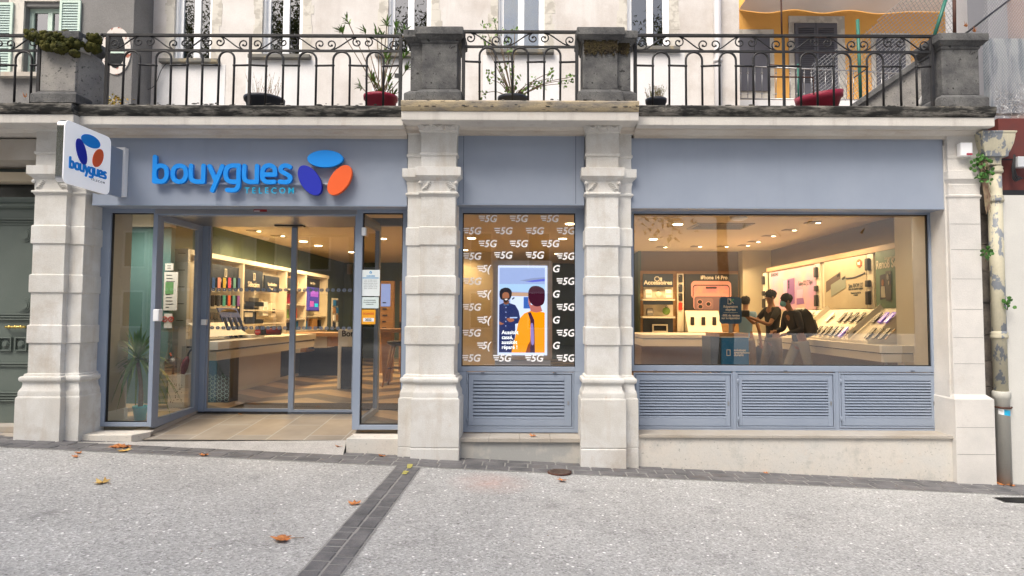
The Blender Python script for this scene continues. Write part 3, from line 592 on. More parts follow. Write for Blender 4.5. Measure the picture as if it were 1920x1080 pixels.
# side glazing of the recess
def side_panel(X, y0, y1, zb0, zb1, zt, right=False):
    root = thing('side_glazing', None, None, parent=bld); t = .065; s = 1 if right else -1
    xa_, xb_ = (X, X+.05) if right else (X-.05, X)
    f = MB()
    def q(y0_, y1_, za0, za1, zt_): f.add([(xa_,y0_,za0),(xb_,y0_,za0),(xb_,y1_,za1),(xa_,y1_,za1),(xa_,y0_,zt_),(xb_,y0_,zt_),(xb_,y1_,zt_),(xa_,y1_,zt_)], [(0,3,2,1),(4,5,6,7),(0,1,5,4),(1,2,6,5),(2,3,7,6),(3,0,4,7)])
    q(y0, y0+t, zb0, zb0, zt); q(y1-t*1.4, y1, zb1, zb1, zt); q(y0+t, y1-t*1.4, zt-t, zt-t, zt)
    f.add([(xa_,y0+t,zb0),(xb_,y0+t,zb0),(xb_,y1-t*1.4,zb1),(xa_,y1-t*1.4,zb1),(xa_,y0+t,zb0+.09),(xb_,y0+t,zb0+.09),(xb_,y1-t*1.4,zb1+.06),(xa_,y1-t*1.4,zb1+.06)], [(0,3,2,1),(4,5,6,7),(0,1,5,4),(1,2,6,5),(2,3,7,6),(3,0,4,7)])
    f.build('frame', M['blue_frame'], root)
    p = MB(); xg = X+.025*s; p.add([(xg,y0+t,zb0+.085),(xg,y1-t*1.4,zb1+.055),(xg,y1-t*1.4,zt-t),(xg,y0+t,zt-t)], [(0,1,2,3)]); p.build('pane', M['glass'], root)
    return root
zsl = onY(293, 800, .3)[1]; zsr = onY(664, 806, .3)[1]
SL = side_panel(XLr, .345, YD, zsl-.02, ZF+.01, ZC); SR = side_panel(XRr, .345, YD, zsr, ZF+.01, ZC, True)
# stone kerb under side panels
kb = MB()
kb.add([(XLr-.20,.27,-.2),(XLr+.003,.27,-.2),(XLr+.003,YD,-.2),(XLr-.20,YD,-.2),(XLr-.20,.27,zL-.004),(XLr+.003,.27,zL-.004),(XLr+.003,YD,ZF+.02),(XLr-.20,YD,ZF+.02)], [(0,3,2,1),(4,5,6,7),(0,1,5,4),(1,2,6,5),(2,3,7,6),(3,0,4,7)])
kb.add([(XRr-.003,.272,-.2),(XRr+.75,.272,-.2),(XRr+.75,.62,-.2),(XRr-.003,.62,-.2),(XRr-.003,.272,zR-.004),(XRr+.75,.272,zR-.004),(XRr+.75,.62,zR),(XRr-.003,.62,zR)], [(0,3,2,1),(4,5,6,7),(0,1,5,4),(1,2,6,5),(2,3,7,6),(3,0,4,7)])
kb.build('stone_kerb', M['sill'], bld)
bx = MB(); x, z = onY(295, 591, .20); bx.box(x-.045, x+.02, .19, .27, z-.065, z+.065); bo = bx.build('key_switch', M['sign_white'], bld, bevel=.01)
bx = MB(); x, z = onY(384, 604, YD-.03); bx.box(x-.035, x+.03, YD-.06, YD-.02, z-.035, z+.035); bx.build('door_lock_box', M['sign_white'], bld, bevel=.006)
bx = MB(); x, z = onY(682, 434, YW-.02); bx.box(x-.022, x+.022, YW-.03, YW+.02, z-.045, z+.045); bx.build('alarm_sensor', M['sign_white'], bld, bevel=.006)
# sliding leaves
dT = onY(520, 418, YD)[1]
def leaf(u0, u1, v1, gu0, gu1, gv1, Y, nm):
    x0 = X0(u0, 600, Y); x1 = X0(u1, 600, Y); z0 = onY((u0+u1)/2, v1, Y)[1]; a0 = X0(gu0, 600, Y); a1 = X0(gu1, 600, Y); b0 = onY((u0+u1)/2, gv1, Y)[1]
    root = thing('sliding_door', None, None, parent=bld)
    f = MB(); zt_ = dT-.0; f.box(x0, a0, Y, Y+.045, z0, zt_); f.box(a1, x1, Y, Y+.045, z0, zt_); f.box(a0, a1, Y, Y+.045, z0, b0); f.box(a0, a1, Y, Y+.045, zt_-.04, zt_)
    f.build('frame', M['blue_frame'], root, bevel=.003)
    p = MB(); p.add([(a0,Y+.02,b0),(a1,Y+.02,b0),(a1,Y+.02,zt_-.04),(a0,Y+.02,zt_-.04)], [(0,1,2,3)]); p.build('pane', M['glass'], root)
    # manifestation hexagons in two bands
    m = MB(); stp = .0695; wd = .027
    for v in (543.5, 615):
        z = onY(520, v, Y+.015)[1]; x = a0+.04
        while x < a1-.03:
            pts = [(x-wd, z), (x-wd*.6, z+.02), (x+wd*.6, z+.02), (x+wd, z), (x+wd*.6, z-.02), (x-wd*.6, z-.02)]
            hx = [(x-.006, z), (x, z+.008), (x+.006, z), (x, z-.008)]
            # hexagon with a small diamond hole: outer 6, inner 4
            n0 = [(p[0], Y+.015, p[1]) for p in pts]+[(p[0], Y+.015, p[1]) for p in hx]
            m.add(n0, [(0,1,7,6),(1,2,7),(2,3,8,7),(3,4,9,8),(4,5,9),(5,0,6,9)]); x += stp
    m.build('hexagon_band', M['blue_frame'], root); return root
DL = leaf(385, 548, 774, 391, 543.5, 766, YD+.02, 'l'); DR = leaf(543, 664, 776, 553, 661, 768, YD-.03, 'r')
dh = MB(); dh.box(XLr, XRr+.4, YD+.068, YD+.16, dT-.02, ZC+.12); dh.build('door_header', M['blue_frame'], bld)
jm = MB(); jm.box(XLr, X0(386.5, 600, YD), YD-.001, YD+.066, ZF-.01, ZC-.001); jm.build('door_jamb', M['blue_frame'], bld)
dtk = MB(); dtk.box(XLr, XRr, YD-.04, YD+.10, ZF-.002, ZF+.004); dtk.build('door_track', M['gasket'], bld)
# notices stuck on the right of the entrance
def flat(name, u0, v0, u1, v1, Y, mt, parent, th=.002):
    x0, z0, x1, z1 = rectY(u0, v0, u1, v1, Y); m = MB(); m.box(x0, x1, Y, Y+th, z0, z1); return m.build(name, mt, parent), (x0, z0, x1, z1)
paper = mat('laminated paper', (.66,.76,.76), .4); ink = mat('dark print', (.05,.07,.09), .6); inkb = mat('blue print', (.02,.30,.62), .5); orangep = mat('orange poster', (.80,.36,.02), .5); redi = mat('red ink', (.6,.06,.02), .5)
YN = YW+.012
n1, r = flat('opening_hours_notice', 677.5, 506, 712, 555, YN, mat('white laminated card', (.74,.80,.82), .35), None)
tag(n1, 'white opening hours notice with blue band, topmost of three papers on the entrance glass', 'notice')
def rel(o, x, y, z): return (x-o.location.x, y-o.location.y, z-o.location.z)
cx = (r[0]+r[2])/2; H_ = r[3]-r[1]
text('HORAIRES', .020, inkb, rel(n1, cx, YN-.001, r[3]-.068), n1, extrude=.0004, bold=.0006)
lm = MB(); lm.box(r[0]+.012, r[2]-.012, YN-.0015, YN-.0002, r[3]-.092, r[3]-.084)
for k in range(3): a = k*2.094+1.57; lm.disc(cx+.009*math.cos(a), r[3]-.028+.009*math.sin(a), .010, .005, YN-.0015, YN-.0002, a+1.57, 12)
lm.build('blue_print', inkb, n1)
for k, dname in enumerate(('Lundi', 'Mardi', 'Mercredi', 'Jeudi', 'Vendredi', 'Samedi')):
    text(dname+'   10h 12h30   14h 19h', .0115, ink, rel(n1, cx, YN-.001, r[3]-.112-.018*k), n1, extrude=.0003, name='timetable_line')
n2, r = flat('notice_card', 676.5, 557, 710, 578, YN, paper, None); tag(n2, 'pale green notice with three lines, middle of three papers on the entrance glass', 'notice')
for k, s_ in enumerate(('Ici, nous sommes équipés', "d'une solution de paiement", 'en plusieurs fois')): text(s_, .0125, ink, rel(n2, (r[0]+r[2])/2, YN-.001, r[3]-.034-.022*k), n2, extrude=.0003, bold=.0004)
n3, r = flat('orange_poster', 677.5, 580.5, 704, 608, YN, orangep, None); tag(n3, 'small orange poster reading Ocahors 2022, lowest of three papers on the entrance glass', 'poster')
text('OCAHORS', .030, redi, rel(n3, (r[0]+r[2])/2, YN-.001, r[3]-.045), n3, extrude=.0004, sx=.85, bold=.0006)
wq = MB(); wq.box(r[0]+.02, r[2]-.015, YN-.0012, YN-.0002, r[1]+.03, r[1]+.068); wq.build('white_banner', M['white'], n3)
text('2022', .034, ink, rel(n3, (r[0]+r[2])/2, YN-.0025, r[1]+.049), n3, extrude=.0004, bold=.001)
# ------------------------------------------------------------------ 5G stickers and small print on the middle pane
YG = YW-.02+.030
deco = mat('white vinyl', (.95,.95,.96), .5)
def five_g(u, v, part='all'):
    x, z = onY(u-1.5, v, YG); body = {'all': '5G', 'l': '5(', 'r': 'G'}[part]
    h = .108
    if part == 'r': return text('G', h, deco, (x, YG, z), WM, 'logo_decal', extrude=.0003, bold=.0028, shear=.2, sx=.98)
    o = text(body, h, deco, (x+.030 if part == 'all' else x+.008, YG, z), WM, 'logo_decal', extrude=.0003, bold=.0028, shear=.2, sx=.98)
    m = MB(); b0 = x-(.038 if part == 'all' else .026)
    for k, (ln, dz) in enumerate(((.066, .030), (.058, .007), (.040, -.016))):
        m.add([(b0-ln+dz*.2, YG, z+dz-.0065), (b0+dz*.2, YG, z+dz-.0065), (b0+dz*.2+.002, YG, z+dz+.0065), (b0-ln+dz*.2+.002, YG, z+dz+.0065)], [(0,1,2,3)])
    m.build('speed_lines', deco, o)
rows_full = [(410.5, (916, 974, 1032)), (433.5, (886.5, 945, 1004, 1062)), (457.5, (915.5, 974, 1033)), (481, (886.5, 1062)), (528, (886.5, 1062)), (576.5, (886, 1062)), (625, (885.5, 1062)), (672, (885, 943, 1003, 1062))]
for v, us in rows_full:
    for u in us: five_g(u, v)
for v in (504.5, 552, 600.5, 648.5): five_g(911, v, 'l'); five_g(1043.5, v, 'r')
for u in (945, 1004): five_g(u, 479)
text('Déploiement progressif du réseau 5G en France métropolitaine. Débits variables selon la zone et le terminal compatible. Voir conditions en boutique et cartes de couverture sur le site. Prix avec engagement.', .0088, deco, (X0(972, 684, YG), YG, onY(972, 683.5, YG)[1]), WM, 'small_print', extrude=.0002)
# outside box alarm on the right pilaster
al = thing('alarm_box', 'small white alarm box with red lens high on the right end pilaster', 'alarm box', (onY(1812, 293, -.04)[0], -.04, onY(1812, 293, -.04)[1]))
m = MB(); m.pbox(1801.5, 267, 1824, 292, -.10, -.03); m.build('housing', M['sign_white'], al, bevel=.008)
m = MB(); m.pbox(1813, 287, 1823.5, 290.5, -.106, -.099); m.build('lens', mat('red lens', (.35,.03,.06), .2), al)
# ================================================================== SHOP SIGN (letters as rounded strokes)
def sdf_mesh(strokes, hw, step, y0, y1, to3):
    """union of round-capped strokes as one flat, extruded plate; strokes in drawing units, to3 maps (x, y, depth) -> point"""
    xs_ = [p[0] for s in strokes for p in s]; ys_ = [p[1] for s in strokes for p in s]
    x0, x1, ya, yb = min(xs_)-hw-step, max(xs_)+hw+step, min(ys_)-hw-step, max(ys_)+hw+step
    nx = int((x1-x0)/step)+2; ny = int((yb-ya)/step)+2
    segs = [(s[i], s[i+1]) for s in strokes for i in range(len(s)-1)]
    def d(x, y):
        b = 1e9
        for (ax, ay), (bx_, by) in segs:
            dx, dy = bx_-ax, by-ay; L2 = dx*dx+dy*dy; t = 0 if L2 == 0 else max(0, min(1, ((x-ax)*dx+(y-ay)*dy)/L2))
            q = (x-ax-t*dx)**2+(y-ay-t*dy)**2
            if q < b: b = q
        return math.sqrt(b)-hw
    g = [[d(x0+i*step, ya+j*step) for j in range(ny)] for i in range(nx)]
    V = {}; P = []; faces = []
    def vid(key, p):
        if key not in V: V[key] = len(P); P.append(p)
        return V[key]
    for i in range(nx-1):
        for j in range(ny-1):
            cs = [(i, j), (i+1, j), (i+1, j+1), (i, j+1)]; poly = []
            for k in range(4):
                a, b = cs[k], cs[(k+1) % 4]; ga, gb = g[a[0]][a[1]], g[b[0]][b[1]]
                if ga < 0: poly.append(vid(a, (x0+a[0]*step, ya+a[1]*step)))
                if (ga < 0) != (gb < 0):
                    t = ga/(ga-gb); poly.append(vid((min(a, b), max(a, b)), (x0+(a[0]+(b[0]-a[0])*t)*step, ya+(a[1]+(b[1]-a[1])*t)*step)))
            if len(poly) > 2: faces.append(tuple(poly))
    E = {}
    for f in faces:
        for k in range(len(f)): a, b = f[k], f[(k+1) % len(f)]; E[(a, b)] = 1
    n = len(P); m = MB()
    m.add([to3(p[0], p[1], y0) for p in P]+[to3(p[0], p[1], y1) for p in P],
          faces+[tuple(n+i for i in reversed(f)) for f in faces]+[(b, a, n+a, n+b) for (a, b) in E if (b, a) not in E])
    return m
def ell(cx, cy, rx, ry, a0=0, a1=360, n=28): return [(cx+rx*abs(math.cos(R(a0+(a1-a0)*i/n)))**.85*(1 if math.cos(R(a0+(a1-a0)*i/n)) >= 0 else -1), cy+ry*abs(math.sin(R(a0+(a1-a0)*i/n)))**.85*(1 if math.sin(R(a0+(a1-a0)*i/n)) >= 0 else -1)) for i in range(n+1)]
def sp(pts): return [(p.x, p.y) for p in smooth_path([(a, b, 0) for a, b in pts], 5)]
GLY = [('b', [[(160,145),(160,342),(205,342)], ell(209,279,50,64)]), ('o', [ell(360,279,53,64)]),
  ('u', [sp([(452,215),(452,295),(462,328),(492,342)])+[(552,342)], [(552,215),(552,342)]]),
  ('y', [[(600,218),(652,330)], [(703,218),(627,412)]]),
  ('g', [[(835,212),(780,212)]+sp([(780,212),(746,226),(732,262),(732,296),(747,329),(780,342)])+[(835,342)], sp([(835,212),(835,300),(835,370),(822,398),(795,410),(747,408)])]),
  ('u', [sp([(880,215),(880,295),(890,328),(920,342)])+[(982,342)], [(982,215),(982,342)]]),
  ('e', [[(1028,283),(1128,283)]+sp([(1128,283),(1124,240),(1104,216),(1075,210),(1045,220),(1028,248),(1025,280),(1030,316),(1050,338),(1078,343),(1122,341)])]),
  ('s', [sp([(1245,222),(1225,212),(1195,212),(1174,228),(1176,254),(1200,270),(1228,284),(1249,304),(1244,330),(1220,343),(1168,340)])])]
def gpx(x, y): return 250+x/4.267, 260+y/4.267
sx0, sz0 = onY(*gpx(140, 362), -.05); sx1, _ = onY(*gpx(1270, 362), -.05); _, sz1 = onY(*gpx(700, 192), -.05)
KX = (sx1-sx0)/(1270-140); KZ = (sz1-onY(*gpx(700, 362), -.05)[1])/170
zb0 = onY(*gpx(700, 362), -.05)[1]
sign = thing('shop_sign', 'bright blue raised lettering with three coloured ovals on the fascia above the entrance', 'shop sign', (sx0, .03, zb0))
for ch, st in GLY:
    sdf_mesh(st, 17.5, 3.2, -.040, -.006, lambda x, y, d: (sx0+(x-140)*KX, d, zb0+(362-y)*KZ)).build('letter', M['logo_blue'], sign)
# carrier rail, oval struts
r_ = MB(); za = zb0+(362-352)*KZ
r_.box(sx0+.10, sx0+(1560-140)*KX, -.004, .014, za-.010, za+.012); r_.box(sx0+.2, sx0+.24, .015, .029, za-.01, za+.01); r_.box(sx0+1.1, sx0+1.14, .015, .029, za-.01, za+.01)
r_.build('rail', M['blue_frame'], sign)
def gw(x, y): return sx0+(x-140)*KX, zb0+(362-y)*KZ
def oval(cx, cy, a, b, ang, mt):
    X, Z = gw(cx, cy); m = MB(); m.disc(X, Z, a*KX, b*KX, -.055, -.006, ang, 56); return m.build('oval', mt, sign, bevel=.004)
oval(1531, 157, 144, 70, 0, M['logo_blue']); oval(1411, 330, 136, 76, R(-57), M['logo_dark']); oval(1650, 328, 136, 76, R(57), M['logo_orange'])
s_ = MB()
for a, b in (((1405, 232), (1440, 200)), ((1630, 190), (1670, 225)), ((1500, 355), (1570, 355))):
    p, q = gw(*a), gw(*b); s_.tube([(p[0], -.002, p[1]), (q[0], -.002, q[1])], .008, 6)
s_.build('strut', M['steel'], sign)
tx, tz = gw(1082, 412)
text('TELECOM', .090, M['logo_cyan'], (tx-sx0, -.022-.03, tz-zb0), sign, 'lettering', extrude=.005, bold=.0004, tracking=1.62, sx=.92)
# ------------------------------------------------------------------ projecting sign
PX = -4.24; pyn = onX(118.5, 290, PX)[0]; pyf = onX(206, 310, PX)[0]
pz0 = onX(205, 367, PX)[1]; pz1 = onX(205, 257.5, PX)[1]
pw = pyf-pyn; ph = pz1-pz0
ps = thing('projecting_sign', 'square white projecting sign with three ovals hanging beside the left pilaster', 'hanging sign', (PX, (pyn+pyf)/2, pz0), R(90))
def rrect(w_, h_, r, y0, y1, cx=0, cz=0):
    pts = []
    for (sx_, sz_, a0) in ((1, 1, 0), (-1, 1, 90), (-1, -1, 180), (1, -1, 270)):
        for k in range(7): a = R(a0+15*k); pts.append((cx+sx_*(w_/2-r)+r*math.cos(a), cz+sz_*(h_/2-r)+r*math.sin(a)))
    m = MB(); m.prism(pts, 'y', y0, y1); return m
rrect(pw, ph, .06, .004, .066, 0, ph/2).build('chrome_rim', M['chrome'], ps, local=True)
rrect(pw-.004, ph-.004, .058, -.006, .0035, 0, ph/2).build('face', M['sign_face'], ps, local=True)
kx = (pw*.80)/(1270-140)
for ch, st in GLY:
    sdf_mesh(st, 19, 6.5, -.018, -.0065, lambda x, y, d: ((x-705)*kx, d, ph*.25+(362-y)*kx*1.05)).build('letter', M['logo_blue'], ps, local=True)
for (cx, cz, a, b, ang, mt) in ((.03, .80, .195, .083, R(0), 'logo_blue'), (-.16, .575, .185, .085, R(-66), 'logo_dark'), (.20, .57, .155, .085, R(60), 'logo_orange')):
    m = MB(); m.disc(cx*pw, cz*ph, a*pw*1.05, b*ph*1.25, -.014, -.0065, ang, 40); m.build('oval', M[mt], ps, local=True)
text('TELECOM', .034, M['black'], (pw*.22, -.007, ph*.185), ps, 'lettering', extrude=.001, tracking=1.5)
br = MB(); br.box(pw/2-.06, pw/2+(-.036-pyf), .067, .095, ph*.06, ph*.92); br.build('arm', M['blue_frame'], ps, local=True)
br = MB(); x0, z0, x1, z1 = rectY(207, 276, 233, 368, -.035); br.box(x0+.04, x1, -.035, .029, z0, z1); br.build('wall_bracket', M['sign_white'], ps, bevel=.004)

# ================================================================== TERRACE EDGE: pedestals and railings
def zc(v, Y, u=975): return onY(u, v, Y)[1]
def pedestal(u0, u1, vtop, vbot, Yf, mt, label, cap=True, mt2=None, wing=0, uw=None):
    """u0,u1: shaft edges; wing: -1/1 for a narrower side pier behind"""
    ur = (u0+u1)/2; x0 = onY(u0, 130, Yf)[0]; x1 = onY(u1, 130, Yf)[0]; zt_ = zc(vtop, Yf, ur); zb = zc(vbot, Yf, ur); h = zt_-zb
    root = thing('stone_pedestal', label, 'pedestal', ((x0+x1)/2, Yf+.2, zb), group='weathered stone pedestals of the terrace')
    def parts(xa, xb_, yf, yb, dz, nm):
        m = MB(); m.loft([(xa-e, xb_+e, yf-e, yb, zb+h*q) for q, e in ((-.02,.055),(.10,.055),(.115,.05),(.15,.018),(.165,.006))]); m.build('base'+nm, mt, root, bevel=.006)
        m = MB(); m.box(xa, xb_, yf, yb, zb+h*.165+.001, zb+h*.80); m.build('shaft'+nm, mt2 or mt, root, bevel=.008)
        m = MB(); m.loft([(xa-e, xb_+e, yf-e, yb+.02, zb+h*q-dz) for q, e in ((.80,.002),(.815,.012),(.84,.012),(.85,.03),(.885,.05),(.89,.062),(.90,.066),(.985,.066),(1.0,.058))]); m.build('cap'+nm, mt, root, bevel=.004)
    parts(x0, x1, Yf, Yf+.36, 0, '')
    if wing:
        xw = onY(uw, 130, Yf+.06)[0]
        if wing < 0: parts(xw, x0+.05, Yf+.05, Yf+.33, .012, '_wing')
        else: parts(x1-.05, xw, Yf+.05, Yf+.33, .012, '_wing')
    return root, (x0, x1, zb, zt_)
YP = -.24
p2, g2 = pedestal(791, 857, 54, 190, YP, M['old'], 'dark grey pitted pedestal above the second pilaster, bare of moss', wing=-1, uw=770)
p3, g3 = pedestal(1093, 1158, 55, 190, YP, M['old'], 'dark grey pedestal above the third pilaster with brown moss under its cap', wing=1, uw=1182)
p1, g1 = pedestal(76, 142, 62, 193, YP, M['old'], 'pale spotted pedestal at the left crowned with thick moss', mt2=M['old_pale'])
x, z = onY(142, 130, YP); m = MB()
x2 = onY(196, 130, YP+.30)[0]; zq = g1[2]; hq = g1[3]-g1[2]
m.add([(g1[1]+.001,YP+.03,zq),(x2,YP+.28,zq),(x2,YP+.36,zq),(g1[1]+.001,YP+.36,zq),(g1[1]+.001,YP+.03,zq+hq*.84),(x2,YP+.28,zq+hq*.66),(x2,YP+.36,zq+hq*.66),(g1[1]+.001,YP+.36,zq+hq*.84)], [(0,3,2,1),(4,5,6,7),(0,1,5,4),(1,2,6,5),(2,3,7,6),(3,0,4,7)])
m.build('side_face', M['old_pale'], p1, bevel=.008)
p5, g5 = pedestal(1766, 1836, 66, 200, -.16, M['old'], 'grey end pedestal at the far right corner of the terrace')
# white fluted bracket stone on left pedestal
m = MB(); x, z = onY(152, 97, YP+.05); m.loft([(x-e, x+e, YP+.03-e*.6, YP+.14, z+dz*.8) for dz, e in ((0,.035),(.05,.04),(.09,.055),(.1,.065),(.15,.066),(.152,.03),(.2,.035))]); m.build('small_capital', M['stone_white'], p1)
# moss cushions
def moss(name, label, pts, seed, group=None, parent=None):
    rd = random.Random(seed); m = MB(); d_ = MB()
    for (u, v, Y, r) in pts:
        x, z = onY(u, v, Y)
        for k in range(110):
            th = rd.uniform(0, 6.28); ph = rd.uniform(-1, 1); q = r*rd.uniform(.6, 1.0)
            c = (x+q*math.cos(th)*math.sqrt(1-ph*ph)*1.1, Y+q*math.sin(th)*math.sqrt(1-ph*ph)*.8, z+q*ph*.72)
            s_ = rd.uniform(.012, .03)
            m.ball(c, s_, 3, sx=rd.uniform(.7, 1.3), sz=rd.uniform(.7, 1.2))
            for t in range(2):
                a = rd.uniform(0, 6.28); dx, dz = math.cos(a)*.007, math.sin(a)*.007; n_ = Vector((c[0]-x, c[1]-Y, c[2]-z)).normalized()*.030
                m.add([(c[0]-dx, c[1], c[2]-dz), (c[0]+dx, c[1], c[2]+dz), (c[0]+n_.x, c[1]+n_.y, c[2]+n_.z)], [(0,1,2)])
    o = m.build(name, M['moss'], parent); 
    if not parent: tag(o, label, 'moss', group)
    else: return o
    o['kind'] = 'stuff'; return o
moss('moss', 'thick green brown moss heaped on the left pedestal', [(62,66,YP-.02,.07),(82,72,YP-.03,.10),(104,76,YP-.03,.11),(124,72,YP,.10),(138,80,YP,.09),(112,90,YP-.06,.07),(176,74,YP+.1,.075),(168,88,YP+.06,.05),(180,92,YP+.12,.045),(140,100,YP-.02,.035),(90,86,YP-.06,.06)], 5)
brown = mat('brown dry moss', (.022,.014,.007), 1, col2=(.045,.034,.010), vs=16, grain=.4, gs=150)
def moss_b():
    rd = random.Random(9); m = MB()
    for k in range(500):
        u = rd.uniform(1096, 1180); v = rd.triangular(74, 104, 80); Y = YP-.012 if u < 1158 else YP+.035
        x, z = onY(u, v, Y); s_ = rd.uniform(.006, .016); m.ball((x, Y, z), s_, 3, sy=.6)
        if rd.random() < .5:
            m.add([(x-.004, Y-.006, z), (x+.004, Y-.006, z), (x+rd.uniform(-.02, .02), Y-.008, z-rd.uniform(.02, .07))], [(0,1,2)])
    o = m.build('moss', brown, None); tag(o, 'brown shaggy moss hanging below the cap of the third pedestal', 'moss', kind='stuff')
moss_b()
# ---- wrought iron railing
def scroll(m, x0, x1, z0, z1, Y, up, r=.0075):
    """one S scroll between two curls; up=True runs from low left to high right"""
    h = z1-z0; w_ = x1-x0; c = h*.40
    zl, zh = z0+c+.003, z1-c-.003
    pts = []
    if up:
        # low left curl: spiral inside, goes round bottom, then diagonal
        for k in range(13): a = R(150+420*(1-k/12)); q = c*(.22+.78*k/12); pts.append((x0+c+q*math.cos(a), zl+q*math.sin(a)*.98))
    L = []
    n1_ = 16
    # left curl: angles decreasing from inside spiral to tangent at bottom (270deg)
    for k in range(n1_+1): t = k/n1_; a = R(-90-360+ (1-t)*0 + 0) ; 
    left = [(x0+c+(c*(.25+.75*(k/n1_)))*math.cos(R(-90+(-400)*(1-k/n1_)*-1)), zl+(c*(.25+.75*(k/n1_)))*math.sin(R(-90+(400)*(1-k/n1_)))) for k in range(n1_+1)]
    right = [(x1-c+(c*(.25+.75*(k/n1_)))*math.cos(R(90+400*(1-k/n1_))), zh+(c*(.25+.75*(k/n1_)))*math.sin(R(90+400*(1-k/n1_)))) for k in range(n1_+1)]
    mid = []
    a, b = left[-1], right[-1]
    for k in range(1, 10):
        t = k/10; e = t*t*(3-2*t); mid.append((a[0]+(b[0]-a[0])*t, a[1]+(b[1]-a[1])*e))
    path = left+mid+right[::-1]
    if not up: path = [(x, z0+z1-z) for x, z in path]
    m.tube([(x, Y, z) for x, z in path], r, 5)
    for q in (path[0], path[-1]): m.ball((q[0], Y, q[1]), r*1.7, 4)
def railing(label, posts, arches, vt, vm, vl, vb, Y, ur, capends=(), nscroll=4, seed=1):
    rd = random.Random(seed); X = lambda u, v=130: onY(u, v, Y)[0]
    zt_, zm, zl, zb = (onY(ur, v, Y)[1] for v in (vt, vm, vl, vb))
    xL, xR = X(posts[0]), X(posts[-1]); root = thing('balcony_railing', label, 'railing', ((xL+xR)/2, Y, zb), group='black wrought iron railings along the terrace edge')
    m = MB(); m.box(xL-(.06 if 0 in capends else .0), xR+(.06 if 1 in capends else .0), Y-.018, Y+.018, zt_-.012, zt_+.012)
    if 0 in capends: m.tube([(xL-.06, Y-.018, zt_), (xL-.06, Y+.018, zt_)], .016, 10)
    if 1 in capends: m.tube([(xR+.06, Y-.018, zt_), (xR+.06, Y+.018, zt_)], .016, 10)
    m.build('top_rail', M['iron'], root)
    m = MB(); m.box(xL, xR, Y-.010, Y+.010, zm-.011, zm+.011); m.build('middle_rail', M['iron'], root)
    for k, p in enumerate(posts):
        m = MB(); end = k in (0, len(posts)-1); t = .017 if end else .0125
        m.box(X(p)-t, X(p)+t, Y-t-.001, Y+t+.001, zb-.01, zt_-.0125); m.build('post', M['iron'], root, bevel=.002)
    bars = []
    for (a, b) in arches:
        xa_, xb_ = X(a), X(b); rr = (xb_-xa_)/2; m = MB(); j1 = rd.uniform(-.004, .004)
        zc_ = zm-.008-rr-.001
        pts = [(xa_+j1, Y, zb-.01), (xa_, Y, zl), (xa_, Y, zc_)]+[((xa_+xb_)/2-rr*math.cos(math.pi*k/12), Y, zc_+rr*math.sin(math.pi*k/12)) for k in range(1, 12)]+[(xb_, Y, zc_), (xb_, Y, zl), (xb_+j1, Y, zb-.01)]
        m.tube(pts, .0115, 8); m.build('arched_bar', M['iron'], root); bars += [xa_, xb_]
    # short links between neighbouring bars
    allx = sorted([(x, 'a') for x in bars]+[(X(p), 'p') for p in posts]); lk = 0
    i = 0; xs_ = [q for q in allx]
    inside = set()
    for (a, b) in arches: inside.add((round(X(a), 4), round(X(b), 4)))
    for q, r2 in zip(xs_, xs_[1:]):
        if (round(q[0], 4), round(r2[0], 4)) in inside: continue
        m = MB(); sl_ = rd.uniform(-.004, .004); m.tube([(q[0], Y, zl-sl_), (r2[0], Y, zl+sl_)], .0115, 6); m.ball((q[0], Y, zl-sl_), .018, 4); m.ball((r2[0], Y, zl+sl_), .018, 4); m.build('link', M['iron'], root)
    for p, q in zip(posts, posts[1:]):
        xa_, xb_ = X(p)+.012, X(q)-.012; n = nscroll if xb_-xa_ > 1.2 else nscroll
        for k in range(n):
            m = MB(); scroll(m, xa_+(xb_-xa_)*k/n, xa_+(xb_-xa_)*(k+1)/n, zm+.010, zt_-.010, Y, k % 2 == 0 if seed % 2 else k % 2 == 1); m.build('scroll', M['iron'], root)
    return root
YR = -.10
railing('long black iron railing with eight arches above the entrance, left of the second pedestal', [201, 468.5, 751], [(232,262),(292,320.5),(351,379.5),(410.5,439),(499,531),(560,593),(624.5,656),(687.5,719)], 67, 95, 122.5, 200, YR, 480, (0,), 4, 1)
railing('short black iron railing with three arches between the two middle pedestals', [869, 1081.5], [(899,929),(960.5,990),(1020.5,1051)], 60, 88, 116, 192, YR-.09, 975, (), 3, 2)
railing('long black iron railing with broken rusty links at the right, before the sloping wall', [1191, 1469.5, 1748], [(1224,1255),(1286,1316.5),(1349,1380),(1412,1441),(1501,1532),(1563,1595),(1625.5,1656),(1688,1718)], 67.5, 97, 124, 202, YR, 1470, (1,), 4, 3)
railing('end of a black iron railing at the left edge, cut off by the picture', [-60, 74], [(-32,-2),(28.5,59)], 67, 95, 122, 195, YR-.09, 30, (), 2, 2)
def W3(u, v, Y): x, z = onY(u, v, Y); return (x, Y, z)
# loose rusty bars behind the right railing
m = MB(); m.tube([W3(1444, 144, YR+.05), W3(1525, 145, YR+.05), W3(1526, 178, YR+.05)], .008, 6); m.tube([W3(1443, 121.5, YR+.02), W3(1500, 126, YR+.02)], .008, 6); m.tube([W3(1601, 146, YR+.02), W3(1626, 128, YR+.02)], .009, 4)
tag(m.build('rusty_bar', M['rust'], None), 'bent rusty bars caught in the right railing left of the red planter', 'iron bar')
m = MB(); m.tube([W3(1464, -30, YR+.02), W3(1466, 67, YR+.02)], .009, 8); tag(m.build('iron_pole', M['rust'], None), 'thin upright brown pole rising out of the right railing', 'pole')

